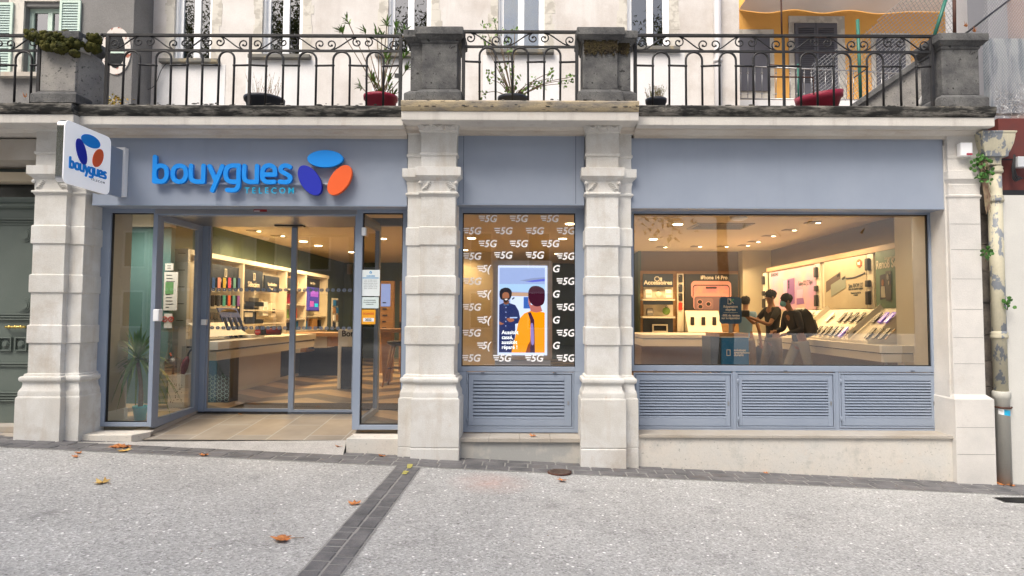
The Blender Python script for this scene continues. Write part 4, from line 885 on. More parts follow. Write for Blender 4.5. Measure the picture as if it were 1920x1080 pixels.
# ================================================================== BACKGROUND HOUSES
YH = 8.3
def house_window(root, u0, u1, v1, Y, mull, glass=None, frame='white', v0=-160, sillu=None, sillv=None, trim=True, blue=False, curtain_or_sky=None):
    x0, z0, x1, z1 = rectY(u0, v0, u1, v1, Y)
    x0 = onY(u0, 60, Y)[0]; x1 = onY(u1, 60, Y)[0]
    win = thing('window', None, None, parent=root)
    f = MB(); t = .10; f.frame(x0, x1, z0, z1, Y-.02, Y+.05, t, .09, .09)
    xm = onY(mull, 60, Y)[0]; f.box(xm-.075, xm+.075, Y-.03, Y+.04, z0+.09, z1-.09); f.build('frame', M[frame], win, bevel=.006)
    p = MB(); p.box(x0+t, x1-t, Y+.01, Y+.02, z0+.08, z1-.08); p.build('pane', M['glass'] if blue else M['mirror_glass'], win)
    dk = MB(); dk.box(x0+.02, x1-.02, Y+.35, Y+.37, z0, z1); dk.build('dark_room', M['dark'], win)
    if curtain_or_sky: c = MB(); c.box(x0+t+curtain_or_sky[0]*(x1-x0), x0+t+curtain_or_sky[1]*(x1-x0), Y+.08, Y+.1, z0+.1, z1); c.build('curtain_or_sky', M['pink'] if not blue else M['sky_reflection'], win)  # in the blue window this sheet stands in for reflected sky
    s = MB()
    e = .20
    s.box(x0-.30, x1+.25, Y-.32, Y-.20+.14, z0-.12, z0-.03); s.build('sill', M['sill_dark'], win, bevel=.01)
    if trim:
        q = MB(); rd = random.Random(int(u0))
        # toothed flaking surround
        z = z0-.03; k = 0
        while z < z1:
            h = rd.uniform(.16, .30); w2 = rd.uniform(.20, .30)
            q.box(x0-w2, x0-.03, Y-.19+.001*k, Y-.055, z, z+h-.004); w3 = rd.uniform(.20, .30); q.box(x1+.03, x1+w3, Y-.19+.001*k, Y-.055, z, z+h-.004); z += h; k += 1
        q.build('surround', M['trim'], win)
        hb = MB()
        for xx in (x0-.015, x1+.015): hb.box(xx-.025, xx+.025, Y-.12, Y+.0, z0, z1)
        hb.build('folded_shutter', M['white'], win)
    return win, (x0, z0, x1, z1)
M['sill_dark'] = mat('dark window sill stone', (.16,.155,.14), .9, col2=(.42,.34,.2), vs=3, vlo=.55, vhi=.7, grain=.1)
M['sky_reflection'] = mat('painted sky reflection', (.34,.60,.95), .5, col2=(.60,.78,.95), vs=1.4)  # sky reflection painted as a blue sheet behind the pane
ch_ = thing('cream_house', 'large cream stuccoed house with tall white windows behind the terrace', 'house', (0, YH, ZT))
WINS = [(337, 402, 116.5, 371, None), (500, 570, 108.5, 537, None), (733, 808, 106, 771, None), (937, 1018, 99, 977, 'blue'), (1176, 1250, 93.5, 1218, None)]
# wall with openings, made of butted pieces
xw0 = onY(255, 60, YH-.18)[0]; xw1 = onY(1386, 60, YH-.18)[0]; zt0 = ZT-.5; zt1 = onY(900, -140, YH)[1]
m = MB(); prev = xw0; YW_ = YH-.18
cols = [(onY(a, 60, YH)[0]-.05, onY(b, 60, YH)[0]+.05, onY((a+b)/2, v, YH)[1]-.03) for a, b, v, _, _ in WINS]
for (a, b, z) in cols:
    m.box(prev, a, YW_, YW_+.3, zt0, zt1); m.box(a, b, YW_, YW_+.3, zt0, z); prev = b
m.box(prev, xw1, YW_, YW_+.3, zt0, zt1); m.build('wall', M['stucco_cream'], ch_)
m = MB()
zlo = onY(700, 127, YW_-.012)[1]
prev = xw0
for k, (a, b, z) in enumerate(cols):
    m.box(a-.33, b+.33, YW_-.010, YW_-.001, zt0, z-.10)
m.build('wall_patch', M['stucco_white'], ch_)
for a, b, v, mu, k in WINS: house_window(ch_, a, b, v, YH, mu, blue=bool(k), curtain_or_sky=((.0,1.0) if k else ((.0, .12) if a < 800 else (.7, .98))))
# corner strip and downpipes
m = MB(); x = onY(278, 60, YW_)[0]; m.tube([(x, YW_-.08, zt0), (x, YW_-.08, zt1)], .045, 10); m.build('downpipe', M['stucco_white'], ch_)
m = MB(); x = onY(1343, 60, YW_)[0]; m.tube([(x, YW_-.10, zt0), (x, YW_-.10, zt1)], .085, 12)
for v in (100, 118): z = onY(1343, v, YW_)[1]; m.tube([(x, YW_-.10, z-.04), (x, YW_-.10, z+.04)], .105, 12)
m.build('downpipe', mat('pale grey downpipe', (.50,.49,.50), .5), ch_)
m = MB(); m.box(xw0-.002, xw0+.34, YW_-.03, YW_-.0015, zt0, zt1); m.build('quoin', M['trim'], ch_)
m = MB(); m.add([(xw1-.3, YW_+.301, zt0), (xw1, YW_+.301, zt0), (xw1, YW_+5.5, zt0), (xw1-.3, YW_+5.5, zt0), (xw1-.3, YW_+.301, zt1), (xw1, YW_+.301, zt1), (xw1, YW_+5.5, zt1), (xw1-.3, YW_+5.5, zt1)], [(0,3,2,1),(4,5,6,7),(0,1,5,4),(1,2,6,5),(2,3,7,6),(3,0,4,7)]); m.build('side_wall', M['stucco_cream'], ch_)
for u, v in ((744, 142),): 
    x, z = onY(u, v, YW_); m = MB(); m.box(x-.05, x+.05, YW_-.02, YW_-.011, z-.05, z+.05); m.build('wall_vent', M['dark'], ch_)
# loose cable on the cream house
m = MB(); m.tube(smooth_path([W3(250, 152, YW_-.12), W3(257, 165, YW_-.12), W3(272, 169, YW_-.12), W3(290, 160, YW_-.12), W3(303, 130, YW_-.12), W3(315, 117, YW_-.12)], 5), .008, 5); m.build('cable', M['black'], ch_)
# ---- grey house on the left
YG_ = 7.4
gh = thing('grey_house', 'grey rough rendered house with pale green shutters at the upper left', 'house', (onY(60, 190, YG_)[0], YG_, ZT))
x1 = onY(250, 60, YG_)[0]; ua, ub = 50, 113
wx0 = onY(46, 80, YG_)[0]; wx1 = onY(112, 80, YG_)[0]; wz0 = onY(80, 139, YG_)[1]; wz1 = onY(80, 12, YG_)[1]
m = MB(); zt1g = zt1; m.box(-16, wx0, YG_, YG_+.3, zt0, zt1g); m.box(wx0, wx1, YG_, YG_+.3, zt0, wz0); m.box(wx0, wx1, YG_, YG_+.3, wz1, zt1g); m.box(wx1, x1, YG_, YG_+.3, zt0, zt1g)
m.box(x1-.3, x1, YG_+.301, YG_+1.2, zt0, zt1g)
m.build('wall', M['stucco_grey'], gh)
win = thing('window', None, None, parent=gh)
f = MB(); f.frame(wx0, wx1, wz0, wz1, YG_+.12, YG_+.2, .09); xm = onY(85, 80, YG_)[0]; f.box(xm-.05, xm+.05, YG_+.11, YG_+.19, wz0+.09, wz1-.09); f.build('frame', M['shutter_rim'], win)
f = MB(); f.box(wx0+.08, wx1-.08, YG_+.15, YG_+.16, wz0+.08, wz1-.08); f.build('pane', M['mirror_glass'], win)
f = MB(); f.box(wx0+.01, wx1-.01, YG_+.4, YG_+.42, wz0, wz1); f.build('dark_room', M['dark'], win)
f = MB(); f.box(wx0-.35, wx0-.005, YG_-.05, YG_-.001, wz0, wz1+.1); f.box(wx0-.35, wx1+.05, YG_-.05, YG_-.001, wz1+.101, wz1+.25); f.build('surround', M['trim'], win)
f = MB(); f.box(wx0-.5, wx1+.05, YG_-.15, YG_-.001, wz0-.10, wz0-.005); f.build('sill', M['sill'], win)
def shutter(u0, u1, v0, v1, Y, rim, inner, parent, n=22, tilt=0):
    x0, z0, x1_, z1_ = rectY(u0, v0, u1, v1, Y); sh = thing('shutter', None, None, parent=parent)
    f = MB(); f.frame(x0, x1_, z0, z1_, Y-.04, Y, .055); f.build('frame', rim, sh)
    l = MB(); h = (z1_-z0-.11)/n
    for k in range(n): zz = z0+.055+k*h; l.prism([(Y-.034, zz), (Y-.030, zz+h*.3), (Y-.012, zz+h*.95), (Y-.016, zz+h*.65)], 'x', x0+.055, x1_-.055)
    l.box(x0+.05, x1_-.05, Y-.010, Y-.004, z0+.05, z1_-.05)
    l.build('louvres', inner, sh)
shutter(-30, 24, 6, 139, YG_-.06, M['shutter_rim'], M['shutter_green'], gh, 26); shutter(112, 151, 2, 139, YG_-.02, M['shutter_rim'], M['shutter_green'], gh, 26)
# oculus with brick rim
ox, oz = onY(219, 96, YG_); oc = thing('oculus', None, None, parent=gh)
def ring(rx, rz_, rx2, rz2, y0, y1, n=40):
    m = MB(); vs = []
    for y in (y0, y1):
        for (a_, b_) in ((rx, rz_), (rx2, rz2)):
            for k in range(n): t = 2*math.pi*k/n; vs.append((ox+a_*math.cos(t), y, oz+b_*math.sin(t)))
    fs = []
    for k in range(n):
        q = (k+1) % n; fs += [(k, q, n+q, n+k), (2*n+k, 3*n+k, 3*n+q, 2*n+q), (n+k, n+q, 3*n+q, 3*n+k), (k, 2*n+k, 2*n+q, q)]
    m.add(vs, fs); return m
ring(.20, .40, .33, .54, YG_-.03, YG_-.001).build('brick_ring', mat('white and red brick rim', (.62,.58,.54), .9, col2=(.34,.12,.08), vs=9, vlo=.57, vhi=.6), oc)
m = MB(); m.disc(ox, oz, .195, .395, YG_-.02, YG_-.003); m.build('pane', M['darkglass'], oc)
m = MB(); m.box(ox-.19, ox+.19, YG_-.035, YG_-.021, oz-.06, oz-.0); m.build('glazing_bar', M['shutter_rim'], oc)
# ---- ochre house with loggia at upper right
YO = 10.5
oh = thing('ochre_house', 'ochre house with grey shutters under a pale vaulted loggia ceiling at the upper right', 'house', (onY(1560, 190, YO)[0], YO, ZT))
xa0 = xw1+.0; xb1 = onY(1753, 60, YO)[0]
def pane3(nm, u0, v0, u1, v1, Y0, Y1, mt, parent, bevel=0): m = MB(); m.pbox(u0, v0, u1, v1, Y0, Y1); return m.build(nm, mt, parent, bevel=bevel)
m = MB(); m.box(xa0-.2, xb1+1.5, YO, YO+.3, zt0, onY(1500, -50, YO)[1]); m.build('wall', M['orange'], oh)
m = MB(); x1_ = xb1+1.2; zz = [onY(1400+50*k, v, YO)[1] for k, v in enumerate((16,23,17,23,17,24,22,23))]
pts = [(onY(1385+k*52, 20, YO)[0], onY(1385+k*52, v, YO)[1]) for k, v in enumerate((18, 24, 18, 24.5, 19, 25.5, 22, 22, 24, 22))]
pth = [(p.x, p.y) for p in smooth_path([(a, b, 0) for a, b in pts], 5)]
n = len(pth); vs = [(a, YO-.01, b) for a, b in pth]+[(a, YO-1.6, b+.0) for a, b in pth]
m.add(vs, [(i, i+1, n+i+1, n+i) for i in range(n-1)], True); m.build('vaulted_ceiling', M['pink'], oh)
for (u0, v0, u1, v1, nm) in ((1480, 30, 1585, 192, 'a'), (1635, 62, 1708, 192, 'b'), (1380, 55, 1452, 192, 'c')): pane3('surround', u0, v0, u1, v1, YO-.04, YO-.001, M['trim'], oh)
def door_shutter(u0, u1, v0, v1, seg):
    sh = thing('shutter', None, None, parent=oh); x0, z0, x1_, z1_ = rectY(u0, v0, u1, v1, YO-.09)
    m = MB(); m.box(x0, x1_, YO-.09, YO-.041, z0, z1_); m.build('leaf', M['shutter_grey'], sh)
    l = MB(); xm = (x0+x1_)/2
    for (a, b) in ((x0+.09, xm-.06), (xm+.06, x1_-.09)):
        for k in range(seg): zz_ = z1_-.14-k*.055; l.prism([(YO-.105, zz_-.035), (YO-.105, zz_-.025), (YO-.0905, zz_), (YO-.0905, zz_-.01)], 'x', a, b)
    l.build('louvres', mat('dark louvre', (.05,.05,.06), .7), sh)
    g_ = MB(); g_.box(xm-.008, xm+.008, YO-.0925, YO-.0905, z0, z1_); g_.build('gap', M['dark'], sh)
door_shutter(1491.5, 1571, 43, 195, 28); door_shutter(1645, 1699, 72, 195, 0); door_shutter(1386, 1444, 70, 170, 0)
# thin balcony railing in front of it
YB_ = 9.6; gr_ = thing('balcony_railing', 'thin grey distant railing in front of the ochre house', 'railing', (onY(1550, 185, YB_)[0], YB_, ZT))
m = MB(); m.tube([W3(1386, 124, YB_), W3(1560, 131, YB_), W3(1740, 140, YB_)], .02, 6); m.tube([W3(1386, 185, YB_), W3(1740, 189, YB_)], .02, 6); m.build('rail', M['steel'], gr_)
m = MB()
for k in range(26):
    u = 1389+13.2*k; m.tube([W3(u, 124+.045*(u-1386), YB_), W3(u, 186, YB_)], .012, 5)
    for v in (137, 176): m.ball(W3(u, v, YB_), .028, 4)
m.build('baluster', M['steel'], gr_)
m = MB(); m.pbox(1386, 188, 1745, 215, YB_-.2, YB_+.8); m.build('balcony_slab', M['stucco_white'], gr_)
# ---- sloping wall with capping on the terrace
sw = thing('sloping_wall', 'rough grey sloping wall with dark coping rising to the right end pedestal', 'wall', (onY(1690, 200, 1.2)[0], 1.2, ZT))
m = MB(); Y = .95
a, b, c = onY(1598, 206, Y), onY(1738, 108, Y), onY(1800, 108, Y); zb = ZT-.3
m.prism([(a[0], zb), (a[0], a[1]), (b[0], b[1]), (c[0], c[1]), (c[0], zb)], 'y', Y, Y+.25); m.build('wall', M['old_pale'], sw)
m = MB(); m.prism([(a[0]-.05, a[1]-.03), (a[0]-.05, a[1]+.035), (b[0], b[1]+.06), (b[0]+.03, b[1]+.003), (a[0], a[1]+.004)], 'y', Y-.05, Y+.3); m.build('coping', M['old'], sw, bevel=.004)
# plank leaning in the corner
m = MB(); a, b = W3(1724, 200, .3), W3(1740, 169, .5); m.tube([a, b], [.045, .03], 6); tag(m.build('stone_shard', M['stone_white'], None), 'pale slab of stone leaning at the foot of the sloping wall', 'stone')
# ---- chain link fence
fe = thing('chain_link_fence', 'sagging chain link fence on green posts at the right end of the terrace', 'fence', (onY(1650, 190, 1.6)[0], 1.6, ZT))
YF = 1.7
def post(pa, pb, mt='shutter_dkgreen', r=.022): m = MB(); m.tube([pa, pb], r, 8); m.build('post', M[mt], fe)
M['shutter_dkgreen'] = mat('green fence post', (.02,.14,.10), .5)
M['wire'] = mat('galvanised wire', (.42,.42,.42), .45, metal=.5)
post(W3(1614, 190, YF), W3(1608, 37, YF)); post(W3(1751, 70, YF-.4), W3(1776, -10, YF-.4)); post(W3(1497, 190, YF), W3(1496, 120, YF), r=.012)
m = MB(); poly = [(1560, 95), (1612, 66), (1700, -6), (1790, -12), (1790, 62), (1748, 74), (1650, 74), (1600, 120)]
def inside(u, v, P):
    c = False; j = len(P)-1
    for i in range(len(P)):
        if (P[i][1] > v) != (P[j][1] > v) and u < (P[j][0]-P[i][0])*(v-P[i][1])/(P[j][1]-P[i][1])+P[i][0]: c = not c
        j = i
    return c
poly2 = [(1520, 118), (1612, 66), (1700, -8), (1792, -12), (1792, 66), (1740, 110), (1620, 190), (1520, 190)]
def wires(poly, sp_, s1, s2, Y, mm, r):
    u0 = min(p[0] for p in poly)-220; u1 = max(p[0] for p in poly)+220; v0 = min(p[1] for p in poly); v1 = max(p[1] for p in poly)
    for s in (s1, s2):
        c = u0
        while c < u1:
            run = []; v = v0
            while v <= v1+1:
                u = c+(v-v0)*s
                if inside(u, v, poly): run.append((u, v))
                else:
                    if len(run) > 1: mm.tube([W3(*run[0], Y), W3(*run[-1], Y)], r, 3)
                    run = []
                v += 3
            if len(run) > 1: mm.tube([W3(*run[0], Y), W3(*run[-1], Y)], r, 3)
            c += sp_
wires(poly2, 8.5, .62, -1.25, YF, m, .0035); m.build('mesh', M['wire'], fe)
# ---- far right: neighbour building
nb = thing('neighbour_wall', 'plain off white rendered wall of the next house at the right edge', 'wall', (onY(1900, 900, -.1)[0], -.05, -.2))
m = MB(); xn = onY(1880, 600, -.02)[0]; xk = onY(1858, 600, .12)[0]
zr = onY(1900, 366, .0)[1]
m.box(xn, xn+2.5, .0, .8, -1.2, zr); m.build('wall', M['wall_white'], nb)
gm_ = MB(); rd = random.Random(4); z = -1.0
while z < 3.3: h = rd.uniform(.25, .36); gm_.box(xb4+.06, xn-.002, .14+rd.uniform(0, .015), .6, z, z+h-.008); z += h
gm_.build('rubble_joint', M['grime'], nb)
m = MB(); m.box(onY(1874, 300, .05)[0], xn+2.5, .05, .8, zr+.003, onY(1900, 222, .05)[1]); m.build('maroon_panel', M['maroon'], nb)
m = MB(); zq = onY(1900, 300, .05)[1]; m.box(onY(1874, 300, .05)[0], xn+2.5, .046, .0495, zq, zq+.01); m.box(onY(1874, 300, .05)[0], xn+2.5, .03, .0495, zr+.004, zr+.06); m.build('panel_seam', M['dark'], nb)
ju = thing('junction_box', 'small grey box with black wires on the white wall at the right edge', 'junction box', W3(1915, 330, -.02))
m = MB(); m.pbox(1909, 293, 1932, 313, -.07, -.001); m.build('box', mat('pale grey box', (.55,.57,.60), .4), ju, bevel=.006)
m = MB(); rd = random.Random(6)
for k in range(9): m.tube(smooth_path([W3(1902+rd.uniform(-2, 3), 292+rd.uniform(-3, 3), -.03), W3(1900+rd.uniform(-3, 3), 315, -.04), W3(1903+rd.uniform(-4, 6), 330+rd.uniform(-4, 10), -.03), W3(1915+rd.uniform(-5, 5), 334, -.03)], 4), rd.uniform(.003, .008), 5)
m.build('wiring', M['black'], ju)
# upper right: neighbour house wall behind netting
uh = thing('pink_house', 'pinkish grey rendered house behind netting at the top right corner', 'house', (onY(1890, 190, 1.6)[0], 1.6, ZT))
m = MB(); m.box(onY(1880, 60, 2.0)[0], 9, 2.0, 2.3, zt0, zt1); m.build('wall', mat('pink grey render', (.34,.25,.23), .95, col2=(.27,.22,.21), vs=2, grain=.1, gs=50), uh)
m = MB(); m.box(onY(1843, 60, 2.0)[0], onY(1880, 60, 2.0)[0]-.002, 1.9, 2.3, zt0, zt1); m.build('corner_pier', mat('grey pier', (.25,.25,.27), .8, grain=.08), uh)
m = MB(); m.box(onY(1795, 60, 4.0)[0], onY(1846, 60, 4.0)[0], 4.0, 4.3, zt0, zt1); m.build('white_return', M['stucco_white'], uh)
m = MB(); m.pbox(1855, 72, 1922, 212, .9, 1.0); m.build('streaked_panel', mat('streaked blue grey sheet', (.34,.36,.38), .6, col2=(.16,.19,.22), vs=3, vlo=.45, vhi=.6, map_scale=(3,1,.5)), uh)
m = MB(); m.tube([W3(1790, 66, .0), W3(1789, -20, .0)], .018, 8); tag(m.build('iron_post', M['rust'], None), 'dark upright post standing behind the right end pedestal', 'post')
m = MB(); m.tube([W3(1806, 66, -.1), W3(1900, -6, .6)], .011, 6); tag(m.build('steel_cable', M['dark'], None), 'thick dark cable running up to the top right corner', 'cable')
# bird netting
net = MB(); poly3 = [(1848, -10), (1925, -10), (1925, 215), (1880, 212), (1846, 160), (1838, 60)]
wires(poly3, 5, .7, -.7, .55, net, .0016)
rd = random.Random(12)
for k in range(60):
    u, v = rd.uniform(1868, 1922), rd.uniform(172, 222); pts = [W3(u, v, .3)]
    for t in range(4): u += rd.uniform(-12, 12); v += rd.uniform(-8, 9); pts.append(W3(u, v, .3+rd.uniform(-.05, .05)))
    net.tube(smooth_path(pts, 4), .0022, 3)
tag(net.build('bird_netting', M['wire'], None), 'fine crumpled bird netting hanging at the top right corner', 'netting')
# ---- drain pipe
dp = thing('drain_pipe', 'tall drainpipe with flaking cream paint and hopper at the right end of the shop', 'drainpipe', W3(1895, 905, -.06))
Yd = .02; pa = onY(1861, 400, Yd)[0]; rr = .066
def zY(v): return onY(1875, v, Yd)[1]
m = MB(); m.lathe([(rr, zY(735)), (rr, zY(305))], pa+.03, Yd, 20)
for v in (318, 372, 627): m.lathe([(rr, zY(v+8)), (rr+.014, zY(v+7)), (rr+.016, zY(v+3)), (rr+.008, zY(v)), (rr+.014, zY(v-3)), (rr, zY(v-6))], pa+.03, Yd, 20)
m.build('upper_pipe', M['pipe'], dp)
m = MB(); m.lathe([(.072, zY(905)), (.072, zY(748)), (.084, zY(746)), (.084, zY(735)), (.076, zY(733))], pa+.032, Yd, 20); m.build('lower_pipe', M['pipe_grey'], dp)
m = MB(); m.tube([(pa-.06, Yd-.02, zY(762)), (pa-.02, Yd-.085, zY(763)), (pa+.06, Yd-.09, zY(763)), (pa+.115, Yd-.03, zY(763))], .009, 6); m.build('clamp', M['rust'], dp)
hx0, hx1 = onY(1838, 280, -.1)[0], onY(1900, 280, -.1)[0]
def hop(e, z): return (hx0+e, hx1-e, -.14+e*.8, .16, z)
m = MB(); m.loft([hop(.10, zY(312)), hop(.095, zY(300)), hop(.05, zY(298)), hop(.045, zY(291)), hop(.035, zY(288)), hop(.012, zY(275)), hop(.0, zY(262)), hop(0, zY(258)), hop(-.012, zY(256)), hop(-.012, zY(253))]); m.build('hopper', M['pipe'], dp, bevel=.006)
st = MB(); x, z = onY(1880, 772, -.055)
vs = []; fs = []
for k in range(9):
    a = R(-150+k*13); cx_, cy_ = pa+.032+.0735*math.cos(a), Yd+.0735*math.sin(a)
    vs += [(cx_, cy_, z-.028-.02*(k/8)), (cx_, cy_, z+.028-.02*(k/8))]
for k in range(8): fs.append((2*k, 2*k+2, 2*k+3, 2*k+1))
st.add(vs[6:], [(i, i+2, i+3, i+1) for i in range(0, 10, 2)]); sk = st.build('sticker', M['logo_cyan'], dp)
st = MB(); st.add(vs[:8], [(0,2,3,1),(2,4,5,3),(4,6,7,5)]); st.build('sticker', M['white'], dp)
# ---- left neighbour: green door, transom, lintel
xd1 = X0(62, 560, .05)
nbL = thing('neighbour_doorway', 'stone doorway with a large green panelled door at the left edge', 'doorway', (-5.6, .3, .3))
m = MB(); zq0, zq1 = onY(30, 302, .05)[1], onY(30, 262, .05)[1]; m.box(-6.9, X0(74, 300, .05), .0, .6, zq0, 3.39); m.build('lintel', M['old_pale'] if False else M['sill'], nbL, bevel=.01)
Yn = .42
m = MB(); m.box(-6.9, xd1+.1, Yn+.06, Yn+.08, zY(500), zq0-.001); m.build('transom_glass', M['darkglass'], nbL)
m = MB(); z1_, z0_ = onY(30, 371, Yn)[1], onY(30, 391, Yn)[1]
m.prism([(Yn-.03, z0_), (Yn-.06, z0_+.02), (Yn-.06, z0_+.04), (Yn-.03, z0_+.06), (Yn-.05, z1_-.02), (Yn-.05, z1_), (Yn+.1, z1_), (Yn+.1, z0_)], 'x', -6.9, xd1+.1); m.box(-6.9, xd1+.1, Yn-.0, Yn+.1, zq0-.12, zq0-.002); m.build('transom_rail', M['door_green'], nbL)
dg = thing('door', None, None, parent=nbL)
zdb = onY(30, 793, Yn)[1]
m = MB(); m.box(-6.9, xd1+.1, Yn, Yn+.08, zdb, z0_-.001); m.build('leaf', M['door_green'], dg)
def moulding(u0, v0, u1, v1, parent, rings=3):
    x0, zA, x1_, zB = rectY(u0, v0, u1, v1, Yn)
    m = MB()
    for k in range(rings): e = k*.028; m.frame(x0+e, x1_-e, zA+e, zB-e, Yn-.026+k*.006, Yn-.001, .014)
    m.build('moulding', M['door_green'], parent, bevel=.003)
moulding(-110, 410, 86, 600, dg); moulding(-110, 680, 78, 742, dg, 2); moulding(0, 632, 24, 658, dg, 1); moulding(30, 632, 53, 658, dg, 1); moulding(-110, 745, 70, 752, dg, 1)
def boss(u, v, r): x, z = onY(u, v, Yn); m = MB(); [m.disc(x, z, q, q, Yn-.012-h, Yn-.001, n=32) for q, h in ((r, 0), (r*.78, .008), (r*.6, .014))]; m.build('boss', M['door_green'], dg)
boss(49, 441, .075); boss(46, 572, .085); boss(12, 645, .04); boss(41, 645, .04)
m = MB(); m.tube([W3(10, 613, Yn-.05), W3(48, 613, Yn-.05)], [.014, .014], 8)
for k in range(7): m.ball(W3(12+5.5*k, 613, Yn-.05), .019 if k % 2 else .014, 6)
m.tube([W3(12, 613, Yn-.05), W3(12, 613, Yn)], .008, 6); m.tube([W3(46, 613, Yn-.05), W3(46, 613, Yn)], .008, 6); m.build('handle', M['brass'], dg)
m = MB(); m.box(-6.9, X0(60, 800, .0), -.0, .6, -.3, onY(30, 818, .0)[1]-.0); m.build('threshold', M['sill'], nbL, bevel=.006)
m = MB(); m.box(-6.9, X0(60, 800, .2), .2, .6, onY(30, 818, .0)[1], zdb-.001); m.build('lower_step', M['sill'], nbL, bevel=.006)

# ================================================================== SHOP INTERIOR
M['wall_green'] = mat('deep green wall', (.085,.125,.095), .85, col2=(.10,.145,.11), vs=1)
M['wall_teal'] = mat('teal wall', (.10,.21,.22), .8, col2=(.12,.24,.25), vs=1)
M['wall_brown'] = mat('taupe brown wall', (.20,.145,.10), .85, col2=(.22,.16,.11), vs=1)
M['wall_beige'] = mat('beige wall', (.50,.44,.33), .85, col2=(.46,.40,.31), vs=.8)
M['ceil'] = mat('warm white ceiling', (.62,.53,.39), .9)
M['pale'] = mat('pale lacquered board', (.62,.58,.50), .5)
M['cream'] = mat('cream display board', (.74,.68,.57), .5)
M['wood'] = mat('oak board', (.42,.24,.10), .45, col2=(.34,.18,.07), vs=2, map_scale=(1,1,8), grain=.06)
M['navy'] = mat('navy board', (.022,.032,.055), .4)
M['mat_dark'] = mat('dark entrance mat', (.045,.035,.03), .95, grain=.3, gs=60)
M['bluebox'] = mat('blue cardboard display', (.004,.17,.50), .6)
M['bluetop'] = mat('deep blue placard', (.015,.10,.28), .6)
M['lampw'] = mat('lit warm lamp', (.9,.8,.6), .4, emit=(1.0,.80,.50), es=9)
M['lampw_dim'] = mat('lamp hood', (.30,.25,.16), .6)
ZT_ = 3.0; YBK = 11.2; YBR = 7.72; XLW = -5.3; XRW = 5.25
fl = MB(); fl.add([(-6.6,YD+.03,ZF),(6.2,YD+.03,ZF),(6.2,11.4,ZF),(-6.6,11.4,ZF)], [(0,1,2,3)]); fl.add([(-5.12,.62,ZF),(XLr-.2,.62,ZF),(XLr-.2,YD+.03,ZF),(-5.12,YD+.03,ZF)], [(0,1,2,3)]); fl.add([(XRr+.03,.62,ZF),(6.2,.62,ZF),(6.2,YD+.03,ZF),(XRr+.03,YD+.03,ZF)], [(0,1,2,3)]); tag(fl.build('shop_floor', M['chevron'], local=True), 'beige and brown chevron floor inside the shop', kind='structure')
sb = MB(); sb.box(X0(852, 600, .35)+.01, 5.3, .345, .62, -.5, ZF-.12); sb.box(-5.12, XLr-.2, .345, .62, -.5, ZF-.0); sb.build('sill_back', M['wall_beige'], bld)
fb = MB(); fb.add([(XRr+.02,.34,zR+.003),(-.3,.34,zR+.003),(-.3,.62,ZF-.002),(XRr+.02,.62,ZF-.002)], [(0,1,2,3)]); fb.build('threshold_slope', M['sill'], bld)
def iw(name, mt, *b): m = MB(); m.box(*b); return m.build(name, mt, bld)
ceil = iw('ceiling', M['ceil'], -6.6, 6.2, .30, 11.4, ZT_, ZT_+.1)
iw('interior_wall', M['wall_green'], XLW-.1, XLW, 2.06, YBK, ZF-.02, ZT_)
iw('interior_wall', M['wall_green'], XLW-.1, 2.42, YBK, YBK+.1, ZF-.02, ZT_)
iw('interior_wall', M['wall_brown'], 2.42, XRW, YBR, YBK+.1, ZF-.02, ZT_)
iw('interior_wall', M['wall_green'], 2.36, 2.419, YBR-.05, YBK, ZF-.02, ZT_)
iw('interior_wall', M['wall_brown'], XRW, XRW+.1, .62, YBR, ZF-.02, ZT_)
iw('interior_wall', M['wall_beige'], 4.62, XRW-.001, YBR-.30, YBR-.001, ZF-.02, ZT_)
iw('interior_wall', mat('pale cream wall', (.78,.74,.64), .8, col2=(.74,.70,.60), vs=1), 4.70, XRW-.001, .345, onX(1680, 560, 4.70)[0], -.1, ZT_)
iw('interior_wall', M['wall_teal'], -6.6, XLW-.101, 1.95, 2.05, ZF-.3, 2.72)
iw('interior_wall', M['wall_teal'], XLW-.1005, -4.9, 1.95, 2.05, ZF-.3, 2.72)
iw('bulkhead', M['pale'], -6.6, -4.9, 1.90, 2.06, 2.721, ZT_-.001)
iw('interior_wall', M['wall_beige'], -5.12, onY(242, 600, .70)[0], .345, .70, ZF-.01, ZT_)
iw('skirting', M['white'], -5.12, onY(242, 600, .70)[0]+.012, .345, .712, ZF-.0, ZF+.13)
iw('interior_wall', M['wall_teal'], -6.6, -6.5, .62, 1.95, ZF-.02, ZT_)
iw('interior_wall', M['wall_beige'], -1.75, -.82, 8.0, 8.6, ZF-.0, ZT_)
iw('interior_wall', M['white'], 5.3, 6.1, .62, .8, ZF-.0, ZT_)
# lintel zone behind fascias
iw('lintel_back', M['wall_beige'], XRr+.06, 5.2, .34, .40, 2.66, ZT_-.001)
iw('lintel_back', M['wall_beige'], -5.12, XLr-.06, .345, .40, 2.66, ZT_-.001)
mt_ = MB(); mt_.box(XLr+.25, XRr+1.1, YD+.20, YD+.75, ZF+.001, ZF+.012); o = mt_.build('entrance_mat', M['mat_dark'], None); tag(o, 'dark brown ribbed mat just inside the sliding doors', 'doormat')
